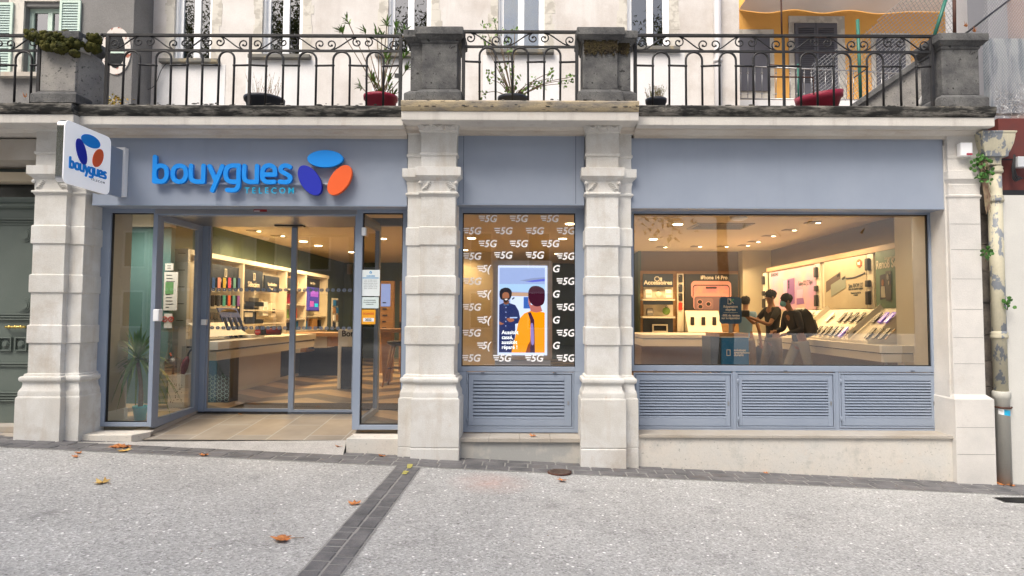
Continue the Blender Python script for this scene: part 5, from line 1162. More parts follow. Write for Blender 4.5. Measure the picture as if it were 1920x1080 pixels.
# lamps in the ceiling with their own light, some added as fill
def lamp(u, v, r=.07, e=26, hood=0, lc=(1.0, .66, .31), rad=.07):
    x, y = onZ(u, v, ZT_-.004)
    if hood:
        m = MB(); m.loft([(x-.10-.04*hood, x+.10-.04*hood, y-.10, y+.10, ZT_-.012), (x-.09-.04*hood, x+.11-.04*hood, y-.09, y+.10, ZT_-.0005)]); o = m.build('recessed_spotlight', M['lampw_dim'], ceil)
        m = MB(); m.lathe([(.03, ZT_-.018), (.035, ZT_-.0125)], x+.05, y, 12); m.build('bulb', M['lampw'], None).parent = None
        q = sc.objects[-1] if False else bpy.context.scene.collection.objects[-1]; q.location -= Vector((0,0,0)); q.parent = ceil; q.location = q.location - ceil.location
    else:
        m = MB(); m.lathe([(r, ZT_-.010), (r+.01, ZT_-.0005)], x, y, 20); o = m.build('downlight_or_fill', M['lampw'], ceil)
    if e:
        l = bpy.data.lights.new('spot_glow', 'SPOT'); l.energy = e; l.color = lc; l.spot_size = R(150); l.spot_blend = .8; l.shadow_soft_size = rad
        lo = bpy.data.objects.new('spot_glow', l); COL.objects.link(lo); lo.location = (x, y, ZT_-.04)
LE = 60
for (u, v) in ((1271, 421), (1225, 449), (1069, 420), (884, 447), (1055, 448), (871, 469)): lamp(u, v, e=LE)
for (u, v) in ((717, 448), (706, 470), (698, 484), (569, 453), (597, 461), (660, 473)): lamp(u, v, e=LE)
for (u, v) in ((1243, 463), (1308, 462), (1358, 462), (1398, 460), (1417, 453), (1445, 442), (1484, 431), (1528, 417)): lamp(u, v, e=LE*.8, hood=1)
for (u, v) in ((525, 442), (480, 433)): lamp(u, v, e=LE, hood=1)
for (u, v) in ((300, 372), (228, 374)): lamp(u, v, e=LE*1.1, lc=(1, .88, .70), rad=.2)  # unseen lamps added to brighten the teal corner at the front left
for (u, v) in ((1600, 368), (1400, 372), (1250, 372), (1010, 378), (1046, 476)): lamp(u, v, e=LE*.55, lc=(1, .80, .55), rad=.2)  # lamps added to brighten the window zone and the dark back wall
m = MB(); m.pbox(1331, 421, 1375, 424, 3.4, 3.5)
x, y = onZ(1350, 424, ZT_); m = MB(); m.box(x-.45, x+.45, y-.35, y+.35, ZT_-.012, ZT_-.0006); vo = m.build('ceiling_vent', M['lampw_dim'], ceil)
m = MB()
for k in range(6): m.box(x-.40, x+.40, y-.28+.1*k, y-.24+.1*k, ZT_-.016, ZT_-.0125)
m.build('grille', M['dark'], vo)
x, y = onZ(1385, 407, ZT_); m = MB(); m.lathe([(.07, ZT_-.05), (.12, ZT_-.03), (.13, ZT_-.0006)], x, y, 20); m.build('smoke_detector', M['white'], ceil)
# a few wide lamps near front so that the windows read as lit
def strip_light(loc, size, e, rot=(0, 0, 0), col=(1, .72, .38)):
    l = bpy.data.lights.new('shelf_strip', 'AREA'); l.shape = 'RECTANGLE'; l.size = size[0]; l.size_y = size[1]; l.energy = e; l.color = col
    o = bpy.data.objects.new('shelf_strip', l); COL.objects.link(o); o.location = loc; o.rotation_euler = rot; return o
# ------------------------------------------------------------------ wall units helpers; lx: along wall (reading direction), lz up, y<0 towards the viewer
def wallroot(name, label, cat, loc, side, group=None):
    return thing(name, label, cat, loc, R(90) if side == 'L' else (R(-90) if side == 'R' else 0), group)
def lb(parent, name, mt, x0, x1, y0, y1, z0, z1, bevel=0): m = MB(); m.box(x0, x1, y0, y1, z0, z1); return m.build(name, mt, parent, bevel=bevel, local=True)
XD = -4.95
def LY(u, v=550, X=XD): return onX(u, v, X)
# ---- left display wall
y0L, y1L = 2.5, LY(615)[0]; zT = 2.48
dw = wallroot('display_wall', 'long cream lit display wall with navy headers on the left inside the doors', 'display wall', (XD, y0L, ZF), 'L')
Lw = y1L-y0L; H = zT-ZF
lb(dw, 'back_panel', M['cream'], 0, Lw, .18, .34, 0, H); lb(dw, 'top_board', M['cream'], -.02, Lw, -.02, .179, H-.07, H)
lb(dw, 'end_panel', M['white'], -.06, -.001, -.02, .34, 0, H)
def lx(u): return LY(u)[0]-y0L
for u in (455, 536, 573, 613): lb(dw, 'divider', M['cream'], lx(u)-.03, lx(u)+.03, -.01, .179, .8, H-.0705)
for (u0, u1, za, zb_, tx) in ((397, 449, 1.97, 2.33, 'Mobiles'), (460, 494, 1.97, 2.33, 'Sélection'), (498, 525, 1.97, 2.27, 'La sélection\ndu mois')):
    p = lb(dw, 'header', M['navy'], lx(u0), lx(u1), .02, .05, za-ZF, zb_-ZF)
    text(tx, .13 if '\n' not in tx else .085, M['cream'], ((lx(u0)+lx(u1))/2, .017, za-ZF+.10), p, extrude=.002, bold=.002)
    if '\n' not in tx:
        xm = (lx(u0)+lx(u1))/2; m = MB(); m.frame(xm-.035, xm+.035, za-ZF+.18, za-ZF+.31, .012, .018, .012); m.build('icon', M['cream'], p, local=True)
for z in (1.62, 1.38, 1.14): lb(dw, 'shelf', M['cream'], lx(458), lx(533), -.0, .179, z-ZF-.015, z-ZF+.01)
for z, a, b in ((1.73, 460, 494), (1.42, 460, 494)): lb(dw, 'navy_strip', M['navy'], lx(a), lx(b), -.012, -.002, z-ZF-.04, z-ZF+.04)
# shelves with pins visible on end panel
for k in range(5): lb(dw, 'shelf_edge', M['black'], -.062-.003, -.0605, .02, .12, 1.1+.24*k, 1.108+.24*k)
# right part: bookcases
for z in (2.05, 1.75, 1.45, 1.2, .8): lb(dw, 'case_shelf', M['pale'], lx(540), lx(572), -.01, .179, z-ZF-.012, z-ZF+.012)
pf = lb(dw, 'framed_picture', M['wood'], lx(541), lx(563), .06, .09, 1.98-ZF, 2.33-ZF); lb(pf, 'picture', M['navy'], lx(542.5), lx(561.5), .052, .059, 2.02-ZF, 2.29-ZF)
scr = lb(dw, 'screen', M['black'], lx(576), lx(603), .05, .09, 1.62-ZF, 2.36-ZF)
m = mat('violet lit screen', (.02,.02,.05), .2, emit=(.10,.06,.26), es=1.0); lb(scr, 'picture', m, lx(577), lx(602), .044, .0495, 1.64-ZF, 2.16-ZF)
text('Box Ultym', .07, M['cream'], ((lx(577)+lx(602))/2, .045, 2.25-ZF), scr, extrude=.002)
for (a, b, z0_, z1_, c) in ((585, 592, 1.72, 1.85, (.35,.08,.3)), (594, 600, 1.72, 1.80, (.02,.4,.5)), (586, 600, 1.95, 2.08, (.25,.08,.4))): lb(scr, 'tile', mat('screen tile', c, .3, emit=c, es=.8), lx(a), lx(b), .040, .0435, z0_-ZF, z1_-ZF)
for z in (1.50, 1.2): lb(dw, 'case_shelf', M['pale'], lx(575), lx(612), -.01, .179, z-ZF-.012, z-ZF+.012)
lb(dw, 'wood_box', M['wood'], lx(588), lx(596), .0, .15, 1.21-ZF, 1.45-ZF)
for k, (u, z, h, c) in enumerate(((545, 1.46, .18, 'leafgreen'), (552, 1.76, .2, 'pot_red'), (560, 1.46, .2, 'logo_orange'), (548, 1.21, .16, 'navy'), (563, 1.21, .18, 'bluebox'), (606, 1.21, .2, 'navy'), (580, 1.21, .18, 'bluebox'))):
    lb(dw, 'product_box', M[c], lx(u)-.06, lx(u)+.06, .05, .14, z+.012-ZF, z+.012+h-ZF)
# phone cases: two rows of six
PHC = [(.02,.08,.30), (.75,.30,.25), (.60,.42,.05), (.70,.08,.18), (.15,.35,.35), (.05,.10,.30), (.02,.02,.03), (.05,.05,.06), (.10,.45,.40), (.80,.16,.06), (.15,.40,.38), (.30,.12,.45)]
PHN = ['dark blue', 'salmon', 'mustard', 'crimson', 'grey green', 'midnight blue', 'black', 'charcoal', 'turquoise', 'orange red', 'sea green', 'violet']
def hanging_case(y, z, col, nm, row, k):
    t = thing('phone_case', f'{nm} phone case, {ORD[k]} in the {row} row under the left navy header', 'phone case', (XD, y, z), R(90), 'phone cases hanging on the display wall')
    rrect(.085, .175, .018, -.006, .006, 0, .0).build('case', mat('case '+nm, col, .35), t, local=True)
    lb(t, 'bracket', M['black'], -.055, -.044, -.0, .03, -.07, .085); lb(t, 'tag', M['cream'], -.03, .03, -.004, .0, -.135, -.10)
for k, u in enumerate((400, 410.5, 420.5, 430, 439.5, 448)): hanging_case(onX(u, 530, XD-.0)[0], onX(u, 531, XD)[1], PHC[k], PHN[k], 'upper', k)
for k, u in enumerate((399, 409.5, 420, 429.5, 438.5, 447)): hanging_case(onX(u, 560, XD)[0], onX(u, 564, XD)[1], PHC[6+k], PHN[6+k], 'lower', k)
# ---- left counter
yc0, yc1 = onX(405, 640, -4.08)[0], 7.8
ct = thing('display_counter', 'long cream counter with white base standing along the left display wall', 'counter', (-4.5, (yc0+yc1)/2, ZF))
m = MB(); zc1 = 1.19; m.box(-4.93, -4.05, 2.45, 5.3, zc1-.10, zc1); m.box(-4.33, -4.05, yc0, 2.4499, zc1-.10, zc1); m.build('top', M['pale'], ct, bevel=.004)
m = MB(); m.box(-4.93, -4.08, 2.46, 5.3, zc1-.24, zc1-.125); m.box(-4.32, -4.08, yc0+.02, 2.4599, zc1-.24, zc1-.125); m.build('drawer_band', M['pale'], ct)
m = MB(); m.box(-4.93, -4.10, 2.47, 5.3, zc1-.1245, zc1-.1005); m.build('shadow_gap', M['dark'], ct)
m = MB(); m.box(-4.93, -4.58, 2.46, 5.0, ZF+.06, zc1-.2405); m.build('base', mat('white base panel', (.58,.53,.47), .6), ct)
m = MB(); m.box(-4.93, -4.579, 5.001, 7.2, ZF+.06, zc1-.2405); nv = m.build('navy_base', M['navy'], ct)
m = MB(); m.box(-4.92, -4.60, 2.47, 7.2, ZF+.001, ZF+.0595); m.build('kick_board', M['pale'], ct)
for k, s_ in enumerate(('BIENVENUE', 'CHEZ VOUS', 'ICI')):
    text(s_, .12, M['cream'], (-4.576, 6.3, .88-.16*k), None, 'lettering', rot=(R(90), 0, R(90)), extrude=.001); q = COL.objects[-1]; q.parent = nv; q.location = -nv.matrix_basis.translation-ct.matrix_basis.translation; 
# white end cap of counter top
m = MB(); m.box(-4.20, -4.048, yc0-.01, yc0+.30, zc1-.101, zc1+.001); m.build('end_cap', M['white'], ct)
# blue patterned box under the counter
pb_ = thing('patterned_box', 'blue display box with white hexagon pattern standing under the near end of the left counter', 'box', (-4.3, 2.2, ZF))
m = MB(); m.box(-4.47, -4.301, 2.08, 2.36, ZF+.002, .94); m.build('body', mat('petrol blue board', (.02,.12,.24), .5), pb_)
m = MB(); m.box(-4.299, -4.13, 2.085, 2.36, ZF+.002, .945); m.build('dark_side', M['navy'], pb_)
m = MB(); 
for i in range(7):
    for j in range(6):
        cx_ = -4.445+.048*i; cz = ZF+.04+.056*j+(.028 if i % 2 else 0)
        pts = [(cx_+.030*math.cos(R(60*k)), 2.077, cz+.030*math.sin(R(60*k))) for k in range(6)]; m.tube(pts, .003, 4, closed=True)
        m.tube([pts[0], (cx_, pts[0][1], cz), pts[2]], .002, 4)
m.build('pattern', mat('pale line print', (.35,.55,.60), .5), pb_)
# items standing on the left counter
def card(name, label, cat, u0, u1, v0, v1, X, mt, lean=.10, txt=None, group=None):
    ya, za = onX(u0, v1, X); yb, zb_ = onX(u1, v1, X); z1_ = onX(u0, v0, X)[1]
    t = wallroot(name, label, cat, (X, ya, za), 'L', group); w_ = yb-ya; h_ = z1_-za
    m = MB(); m.add([(0,0,0),(w_,0,0),(w_,lean+.0,h_),(0,lean,h_),(0,.02,0),(w_,.02,0),(w_,lean+.02,h_),(0,lean+.02,h_)], [(0,1,2,3),(4,7,6,5),(0,4,5,1),(3,2,6,7),(0,3,7,4),(1,5,6,2)]); m.build('panel', mt, t, local=True)
    return t, w_, h_
t, w_, h_ = card('promo_card', 'black slanted promotion card with phones at the near end of the left counter', 'placard', 393.5, 418, 578, 607, -4.75, M['black'])
m = MB()
for k in range(3): m.box(w_*(.2+.25*k), w_*(.34+.25*k), .022, .03, h_*.3, h_*.75)
m.build('phone_picture', M['steel'], t, local=True)
t, w_, h_ = card('promo_card', 'dark blue slanted promotion card with gold swirls on the left counter', 'placard', 419, 455, 577, 605, -4.75, mat('royal blue card', (.02,.05,.22), .4))
m = MB()
for k in range(5): m.tube([(w_*(.5)+w_*(.12+.07*k)*math.cos(R(a)), .07, h_*.72+h_*(.06+.035*k)*math.sin(R(a))) for a in range(-20, 200, 20)], .006, 4)
m.build('swirl', M['brass'], t, local=True)
text('série limitée', .06, M['cream'], (w_*.5, .025, h_*.22), t, extrude=.001)
t, w_, h_ = card('price_board', 'cream sloping price board with thin white cards on the left counter', 'display board', 393.5, 466, 606, 632, -4.35, M['cream'], lean=.30)
for k, u in enumerate((429, 438.5, 447.5, 456.5)):
    y = onX(u, 620, -4.45)[0]; t2 = wallroot('smartphone', f'dark blue smartphone, {ORD[k]} of four leaning on the left counter board', 'phone', (-4.42, y, 1.20), 'L', 'phones leaning on the left counter')
    m = MB(); m.add([(0,0,0),(.075,0,0),(.075,.12,.30),(0,.12,.30),(0,.012,0),(.075,.012,0),(.075,.132,.30),(0,.132,.30)], [(0,1,2,3),(4,7,6,5),(0,4,5,1),(3,2,6,7),(0,3,7,4),(1,5,6,2)]); m.build('body', mat('navy phone', (.02,.04,.10), .25), t2, local=True); lb(t2, 'stand', M['white'], .02, .055, .02, .09, 0, .08)
# red round badge and black speaker on counter
t = thing('round_badge', 'round red badge standing on the left counter', 'badge', W3(483.5, 629, 2.9)); m = MB(); x, z = onY(484, 622.5, 2.9); m.disc(x, z, .052, .052, 2.89, 2.91, n=32); m.build('rim', M['black'], t); m = MB(); m.disc(x, z, .042, .042, 2.882, 2.8895, n=32); m.build('disc', mat('red badge', (.60,.03,.02), .4), t); text('PROMO', .022, M['white'], (x-t.location.x, 2.880-2.9, z-t.location.z), t, extrude=.0005)
t = thing('speaker', 'black portable speaker with a red front lying on the left counter', 'speaker', W3(510, 629, 3.2)); m = MB(); m.tube([W3(484, 620, 3.3), W3(526, 619, 3.5)], .075, 14); m.build('body', M['black'], t); m = MB(); m.tube([W3(500, 621, 3.23), W3(524, 620, 3.33)], .045, 10); m.build('front', mat('red mesh', (.30,.03,.02), .6), t)
m = MB(); m.box(-4.8, -4.3, 3.1, 3.6, zc1+.001, zc1+.04); tag(m.build('tray', M['white'], None), 'flat white tray under the black speaker on the left counter', 'tray')
# boxes and clear display on the left shelves
for k, (u, v, c, nm) in enumerate(((468, 590, 'navy', 'tall dark box'), (500, 580, 'white', 'white leaflet holder'), (515, 583, 'cream', 'pale leaflet board'), (482, 573, 'steel', 'small grey gadget box'))):
    y, z = onX(u, v, XD+.0); t = wallroot('product_box', f'{nm} on the lit shelves of the left display wall', 'box', (XD, y, z-.12), 'L'); w_ = .12 if k else .32
    lb(t, 'body', M[c], -w_, w_, .02, .10, 0, .26 if k else .30, bevel=.003); lb(t, 'label', M['pale'] if c != 'cream' else M['navy'], -w_*.5, w_*.5, .015, .0195, .08, .16)
# ---- wooden table and stools, totem, screens in the depth
tb = thing('wooden_table', 'long oak counter table with white and navy drawers in the depth of the shop', 'table', (-3.6, 6.6, ZF))
m = MB(); x0, z0, x1, z1 = rectY(533, 624, 634, 632, 5.4); m.box(x0, x1, 5.4, 6.2, z1-.07, z1); m.build('top', M['wood'], tb, bevel=.004)
for (u0, u1, v1, mt) in ((535, 563, 662, 'pale'), (563.5, 574.5, 660, 'wood'), (589, 613, 652, 'pale'), (613.5, 622, 650, 'wood')): m = MB(); a, b, c, d = rectY(u0, 633, u1, v1, 5.5); m.box(a, c, 5.5, 6.0, b, z1-.071); m.build('drawer', M[mt], tb)
m = MB(); a, b, c, d = rectY(575, 633, 588.5, 655, 5.6); m.box(a, c, 5.6, 5.9, b, z1-.071); m.build('navy_panel', M['navy'], tb)
m = MB(); m.box(x0+.05, x1-.1, 5.95, 6.1, ZF, z1-.071); m.build('back_leg', M['navy'], tb)
def totem():
    Yt = 3.7; t = thing('welcome_totem', 'white welcome totem with navy window reading Bonjour behind the right door leaf', 'totem', W3(668, 730, Yt))
    x0, z0, x1, z1 = rectY(633, 618, 705, 730, Yt); z0 = ZF
    m = MB(); wN = .05; zz = rectY(633, 650, 705, 730, Yt)[3]; m.box(x0, x0+wN, Yt, Yt+.25, z0, z1); m.box(x1-wN, x1, Yt, Yt+.25, z0, z1); m.box(x0+wN, x1-wN, Yt, Yt+.25, zz, z1); m.build('frame', mat('white totem', (.85,.84,.80), .5), t, bevel=.004)
    m = MB(); m.box(x0+wN, x1-wN, Yt+.03, Yt+.2, z0, zz-.001); m.build('navy_window', M['navy'], t)
    text('Bonjour', .135, M['black'], ((x0+x1)/2-t.location.x-.04, -.003, (z1+zz)/2-t.location.z+.07), t, extrude=.001, bold=.003, sx=.95)
totem()
def scrn(u0, v0, u1, v1, Y, label, wood=True):
    t = thing('totem_screen', label, 'screen', W3((u0+u1)/2, v1, Y)); x0, z0, x1, z1 = rectY(u0, v0, u1, v1, Y)
    m = MB(); m.box(x0, x1, Y, Y+.12, ZF, z1); m.build('wooden_case', M['wood'] if wood else M['pale'], t, bevel=.005)
    m = MB(); m.box(x0+(x1-x0)*.05, x1-(x1-x0)*.25, Y-.012, Y-.001, z0+.5, z1-.06); s = m.build('screen', mat('pale blue screen', (.05,.06,.1), .2, emit=(.22,.27,.48), es=1.0), t)
    for k in range(7): text('offre du moment', .05, M['navy'], (0, -.02, 0), None, extrude=.001) if False else None
    q = MB()
    for k in range(7): zz = z1-.45-.13*k; q.box(x0+(x1-x0)*.18, x0+(x1-x0)*(.45+.05*(k % 3)), Y-.015, Y-.0125, zz-.012, zz+.012)
    q.build('lines', M['navy'], s)
scrn(713, 527, 738, 620, 6.6, 'upright pale blue screen in an oak case behind the right side window')
m = MB(); m.pbox(749, 527, 760, 625, 6.9, 7.1); m.box(onY(749, 560, 6.9)[0], onY(760, 560, 6.9)[0], 6.9, 7.1, ZF, 1.4); tag(m.build('oak_column', M['wood'], None), 'narrow oak column right of the upright blue screen', 'column')
for k, (u, v) in enumerate(((616.5, 562), (616.5, 578))): pass
lr = thing('leaflet_rack', 'narrow rack of leaflets at the far end of the left display wall', 'leaflet rack', (XD+.1, LY(620)[0], 1.2), R(90))
lb(lr, 'panel', M['pale'], -.15, .28, 0, .03, 0, .75)
for i in range(2):
    for j in range(4): lb(lr, 'leaflet', M[('navy', 'white', 'wood', 'bluebox')[(i+j) % 4]], -.12+.2*i, .03+.2*i, -.03, -.002, .02+.18*j, .16+.18*j)
tbl2 = thing('high_table', 'high oak table with slanted legs behind the right side window', 'table', W3(722, 720, 4.6))
x0, z0, x1, z1 = rectY(700, 617, 760, 622, 4.6); m = MB(); m.box(x0, x1+.5, 4.6, 5.4, z1-.06, z1); m.build('top', M['wood'], tbl2, bevel=.004)
m = MB(); a = W3(727, 623, 4.75); b = onY(727, 700, 4.75); m.tube([a, (b[0], 4.75, ZF+.02)], [.14, .10], 4); m.build('leg', M['wood'], tbl2)
def stool(u, Y, label):
    x, z = onY(u, 640, Y); t = thing('bar_stool', label, 'stool', (x, Y, ZF), 0, 'bar stools by the high table'); zs_ = 1.08
    m = MB(); m.lathe([(.12, zs_-.06), (.19, zs_-.02), (.20, zs_+.02), (.15, zs_+.03)], x, Y, 20); m.build('seat', M['black'], t)
    for sx_, sy_ in ((-1, -1), (1, -1), (1, 1), (-1, 1)): m = MB(); m.tube([(x+sx_*.09, Y+sy_*.09, zs_-.05), (x+sx_*.22, Y+sy_*.22, ZF+.0)], [.022, .014], 8); m.build('leg', M['wood'], t)
    m = MB(); m.tube([(x-.16, Y-.16, .65), (x+.16, Y-.16, .65), (x+.16, Y+.16, .65), (x-.16, Y+.16, .65)], .008, 6, closed=True); m.build('foot_ring', M['black'], t)
stool(748, 4.2, 'black bar stool with oak legs behind the right side window')
stool(690, 7.6, 'distant dark bar stool beyond the white totem')
m = MB(); x, z = onY(655, 504.5, YBK-.06); m.box(x-.06, x+.06, YBK-.08, YBK-.001, z-.14, z+.14); tag(m.build('wall_speaker', mat('beige speaker', (.35,.32,.25), .5), None), 'small beige speaker high on the dark green back wall', 'speaker')
# paper notices on teal wall, seen through left side glazing
def teal(u0, v0, u1, v1, nm, label, cat, lines=0):
    x0, z0, x1, z1 = rectY(u0, v0, u1, v1, 1.94); m = MB(); m.box(x0, x1, 1.935, 1.949, z0, z1); o = tag(m.build(nm, M['sign_white'], None), label, cat)
    if lines:
        q = MB(); rd = random.Random(lines)
        for k in range(lines): zz = z1-(z1-z0)*(k+1)/(lines+1); q.box(x0+.03, x0+.03+(x1-x0-.06)*rd.uniform(.3, 1), 1.932, 1.9345, zz-.006, zz+.004)
        q.build('print', ink, o)
    return o, (x0, z0, x1, z1)
o, r = teal(307.5, 510, 333, 582, 'evacuation_plan', 'large white evacuation plan on the teal wall left of the doors', 'notice', 11)
q = MB(); q.box(r[0]+.02, r[0]+.13, 1.931, 1.9315, r[1]+.22, r[1]+.38); q.build('green_area', mat('green plan area', (.20,.45,.20), .6), o)
teal(310, 509-15, 325, 507, 'paper_note', 'small white paper above the evacuation plan on the teal wall', 'notice', 2)
o, r = teal(308, 588, 322.5, 615, 'no_smoking_notice', 'white notice with two red crossed circles on the teal wall', 'notice', 0)
q = MB()
for sx_ in (-.042, .042):
    cx_, cz = (r[0]+r[2])/2+sx_, (r[1]+r[3])/2+.02; q.tube([(cx_+.034*math.cos(R(a)), 1.930, cz+.034*math.sin(R(a))) for a in range(0, 360, 30)], .006, 5, closed=True); q.tube([(cx_-.022, 1.930, cz-.022), (cx_+.022, 1.930, cz+.022)], .005, 5)
q.build('ring', mat('red print', (.6,.03,.03), .5), o)
# ------------------------------------------------------------------ umbrella stand, umbrellas
us = thing('umbrella_stand', 'white perforated umbrella stand by the teal wall', 'umbrella stand', W3(330, 765, 1.75)); x0, z0, x1, z1 = rectY(315, 703, 346, 765, 1.6); z0 = ZF
m = MB(); wN = .012; m.box(x0, x1, 1.6, 1.612, z0, z1); m.box(x0, x1, 1.85, 1.862, z0, z1); m.box(x0, x0+wN, 1.6125, 1.8495, z0, z1); m.box(x1-wN, x1, 1.6125, 1.8495, z0, z1); m.build('box', M['white'], us)
m = MB(); rd = random.Random(2)
for k in range(26): cx_, cz = rd.uniform(x0+.03, x1-.03), rd.uniform(z0+.06, z0+.30); m.disc(cx_, cz, .005, .007, 1.5985, 1.5995, n=8)
m.build('hole', M['dark'], us)
def umbrella(label, pts, mt, hm, hook=True, rr=.05):
    t = thing('umbrella', label, 'umbrella', pts[0]); a, b = Vector(pts[0]), Vector(pts[1]); d = (b-a)
    m = MB(); m.tube([a, a+d*.3, a+d*.8, b], [rr*.8, rr, rr*.75, .012], 9); m.build('canopy', mt, t)
    m = MB(); hp = [b, b+d*.2]
    if hook:
        e = b+d*.2; q = d.normalized(); s_ = Vector((1, 0, 0)); hp += [e+q*.05+s_*.02, e+q*.07+s_*.06, e+q*.05+s_*.11, e+q*.0+s_*.12]
    m.tube(smooth_path(hp, 4), .012, 8); m.build('handle', hm, t)
umbrella('black furled umbrella with orange handle in the white stand', [W3(331, 700, 1.7), W3(321, 668, 1.7)], M['black'], M['logo_orange'], False, .13)
umbrella('dark red furled umbrella with black hooked handle in the white stand', [W3(341, 700, 1.68), W3(352, 668, 1.68)], mat('dark red cloth', (.16,.01,.03), .6), M['black'], True, .05)
# ------------------------------------------------------------------ back wall display (right bay)
YK = YBR-.08
def kx_(u): return onY(u, 560, YK)[0]
def kz(v): return onY(1300, v, YK)[1]
bk = thing('accessory_display', 'oak backed shelf unit with navy Accessoires header at the left of the back wall', 'display unit', (kx_(1238), YK, ZF))
def bbox(parent, nm, mt, u0, v0, u1, v1, Ya, Yb, bevel=0): m = MB(); m.pbox(u0, v0, u1, v1, Ya, Yb); return m.build(nm, mt, parent, bevel=bevel)
bbox(bk, 'oak_back', M['wood'], 1201, 508, 1385, 640, YK+.02, YK+.07)
h_ = bbox(bk, 'header', M['navy'], 1206, 513.5, 1262, 537.5, YK-.12, YK-.06)
x, z = onY(1234, 530, YK-.13); text('Accessoires', .13, M['cream'], (x-bk.location.x-h_.location.x, -.124-.0-h_.location.y, z-bk.location.z-h_.location.z), h_, extrude=.001, bold=.0035)
m = MB(); x, z = onY(1232, 523, YK-.13); m.tube([(x+.055*math.cos(R(a)), YK-.123, z+.05*math.sin(R(a))) for a in range(0, 360, 30)], .009, 5, closed=True); m.box(x+.07, x+.11, YK-.126, YK-.121, z-.05, z+.03); m.build('icon', M['cream'], h_)
for (v0, v1) in ((560.5, 563.5), (593, 596.5), (625, 628)): bbox(bk, 'shelf', M['cream'], 1205, v0, 1266, v1, YK-.30, YK)
for (v0, v1) in ((538.5, 560),): bbox(bk, 'lit_back', M['cream'], 1207, v0, 1262, v1, YK-.01, YK+.015)
bbox(bk, 'lit_back', M['cream'], 1207, 571.5, 1262, 592.5, YK-.01, YK+.015); bbox(bk, 'navy_strip', M['navy'], 1206, 564, 1262, 571, YK-.28, YK-.24); bbox(bk, 'navy_back', M['navy'], 1206, 597, 1262, 624, YK-.02, YK+.015)
for k, (u, v0, v1, c, nm) in enumerate(((1216, 543, 558.5, 'white', 'white gadget'), (1235, 546, 558.5, 'cream', 'cream dome gadget'), (1253.5, 543, 558.5, 'white', 'white striped pack'), (1219, 578, 591, 'steel', 'grey headphones box'), (1250, 575, 591, 'leafgreen', 'olive round bag'), (1238, 608, 623, 'pale', 'framed grey tablet'))):
    x0, z0, x1, z1 = rectY(u-6, v0, u+6, v1, YK-.2); t = thing('product', f'{nm} on the lit Accessoires shelves', 'product', ((x0+x1)/2, YK-.16, z0))
    if k in (1, 4): m = MB(); m.ball(((x0+x1)/2, YK-.16, (z0+z1)/2), (x1-x0)/2*(1.25 if k == 4 else 1), 8, sy=.5); m.build('body', M[c], t); m = MB(); m.tube([((x0+x1)/2-.03, YK-.16, z1), ((x0+x1)/2, YK-.16, z1+.03), ((x0+x1)/2+.03, YK-.16, z1)], .006, 5); m.build('strap', M['black'], t)
    elif k == 5: m = MB(); m.frame(x0-.10, x1+.10, z0, z1, YK-.18, YK-.15, .03); m.build('frame', M[c], t); m = MB(); m.box(x0-.07, x1+.07, YK-.17, YK-.155, z0+.03, z1-.03); m.build('screen', M['darkglass'], t)
    else: m = MB(); m.box(x0, x1, YK-.2, YK-.12, z0, z1); m.build('body', M[c], t, bevel=.015); m = MB(); m.box(x0+.01, x1-.01, YK-.204, YK-.2005, (z0+z1)/2-.02, (z0+z1)/2+.01); m.build('band', M['pale'], t)
# strip of phones beside it
sp_ = thing('phone_strip', 'narrow vertical cream strip between the Accessoires shelves and the big phone poster', 'display strip', (kx_(1276), YK, ZF)); bbox(sp_, 'board', M['cream'], 1270, 513, 1282, 622, YK-.10, YK-.05)
for k, (v, c, nm) in enumerate(((522, 'black', 'black'), (540, 'navy', 'dark'), (557, 'black', 'jet black'), (574, 'logo_orange', 'bright red'))):
    x, z = onY(1276, v, YK-.12); t = thing('phone_case', f'{nm} phone case, {ORD[k]} from the top on the narrow cream strip', 'phone case', (x, YK-.12, z-.09), 0, 'phone cases on the narrow strip')
    mm = M[c] if k < 3 else mat('red case', (.75,.04,.02), .35); rrect(.088, .17, .02, -.008, .008, 0, .085).build('case', mm, t, local=True); lb(t, 'camera', M['dark'] if k == 3 else M['steel'], -.032, -.012, -.012, -.0085, .125, .15)
# big poster
po = thing('phone_poster', 'black poster of a purple smartphone reading iPhone 14 Pro on the back wall'.replace('reading iPhone 14 Pro ', 'with white headline '), 'poster', (kx_(1335), YK-.1, kz(582)))
x0, z0, x1, z1 = rectY(1284.5, 514, 1384, 581, YK-.10); m = MB(); m.box(x0, x1, YK-.10, YK-.05, z0, z1); m.build('board', M['dark'], po)
def PP(u, v): x, z = onY(u, v, YK-.105); return x-po.location.x, z-po.location.z
a = PP(1336, 520.5); text(' iPhone 14 Pro', .115, M['cream'], (a[0]+.02, -.004, a[1]), po, extrude=.001, bold=.0035, sx=.9)
b_ = PP(1316.5, 520.5); ap_ = MB(); ap_.ball((b_[0], -.004, b_[1]-.004), .030, 8, sy=.1); ap_.ball((b_[0]+.008, -.004, b_[1]+.034), .011, 5, sy=.1); ap_.build('emblem', M['cream'], po, local=True)
rose = mat('rose gold print', (.55,.27,.24), .4); plum = mat('plum print', (.16,.09,.11), .4); pink_ = mat('pink screen print', (.62,.16,.22), .4, col2=(.70,.30,.22), vs=3)
def pr(u0, v0, u1, v1, rad, d, mt, nm, corner=True):
    (xa_, za_), (xb_, zb_) = PP(u0, v1), PP(u1, v0); q = rrect(xb_-xa_, zb_-za_, rad, -d, -d+.001, (xa_+xb_)/2, (za_+zb_)/2); return q.build(nm, mt, po, local=True)
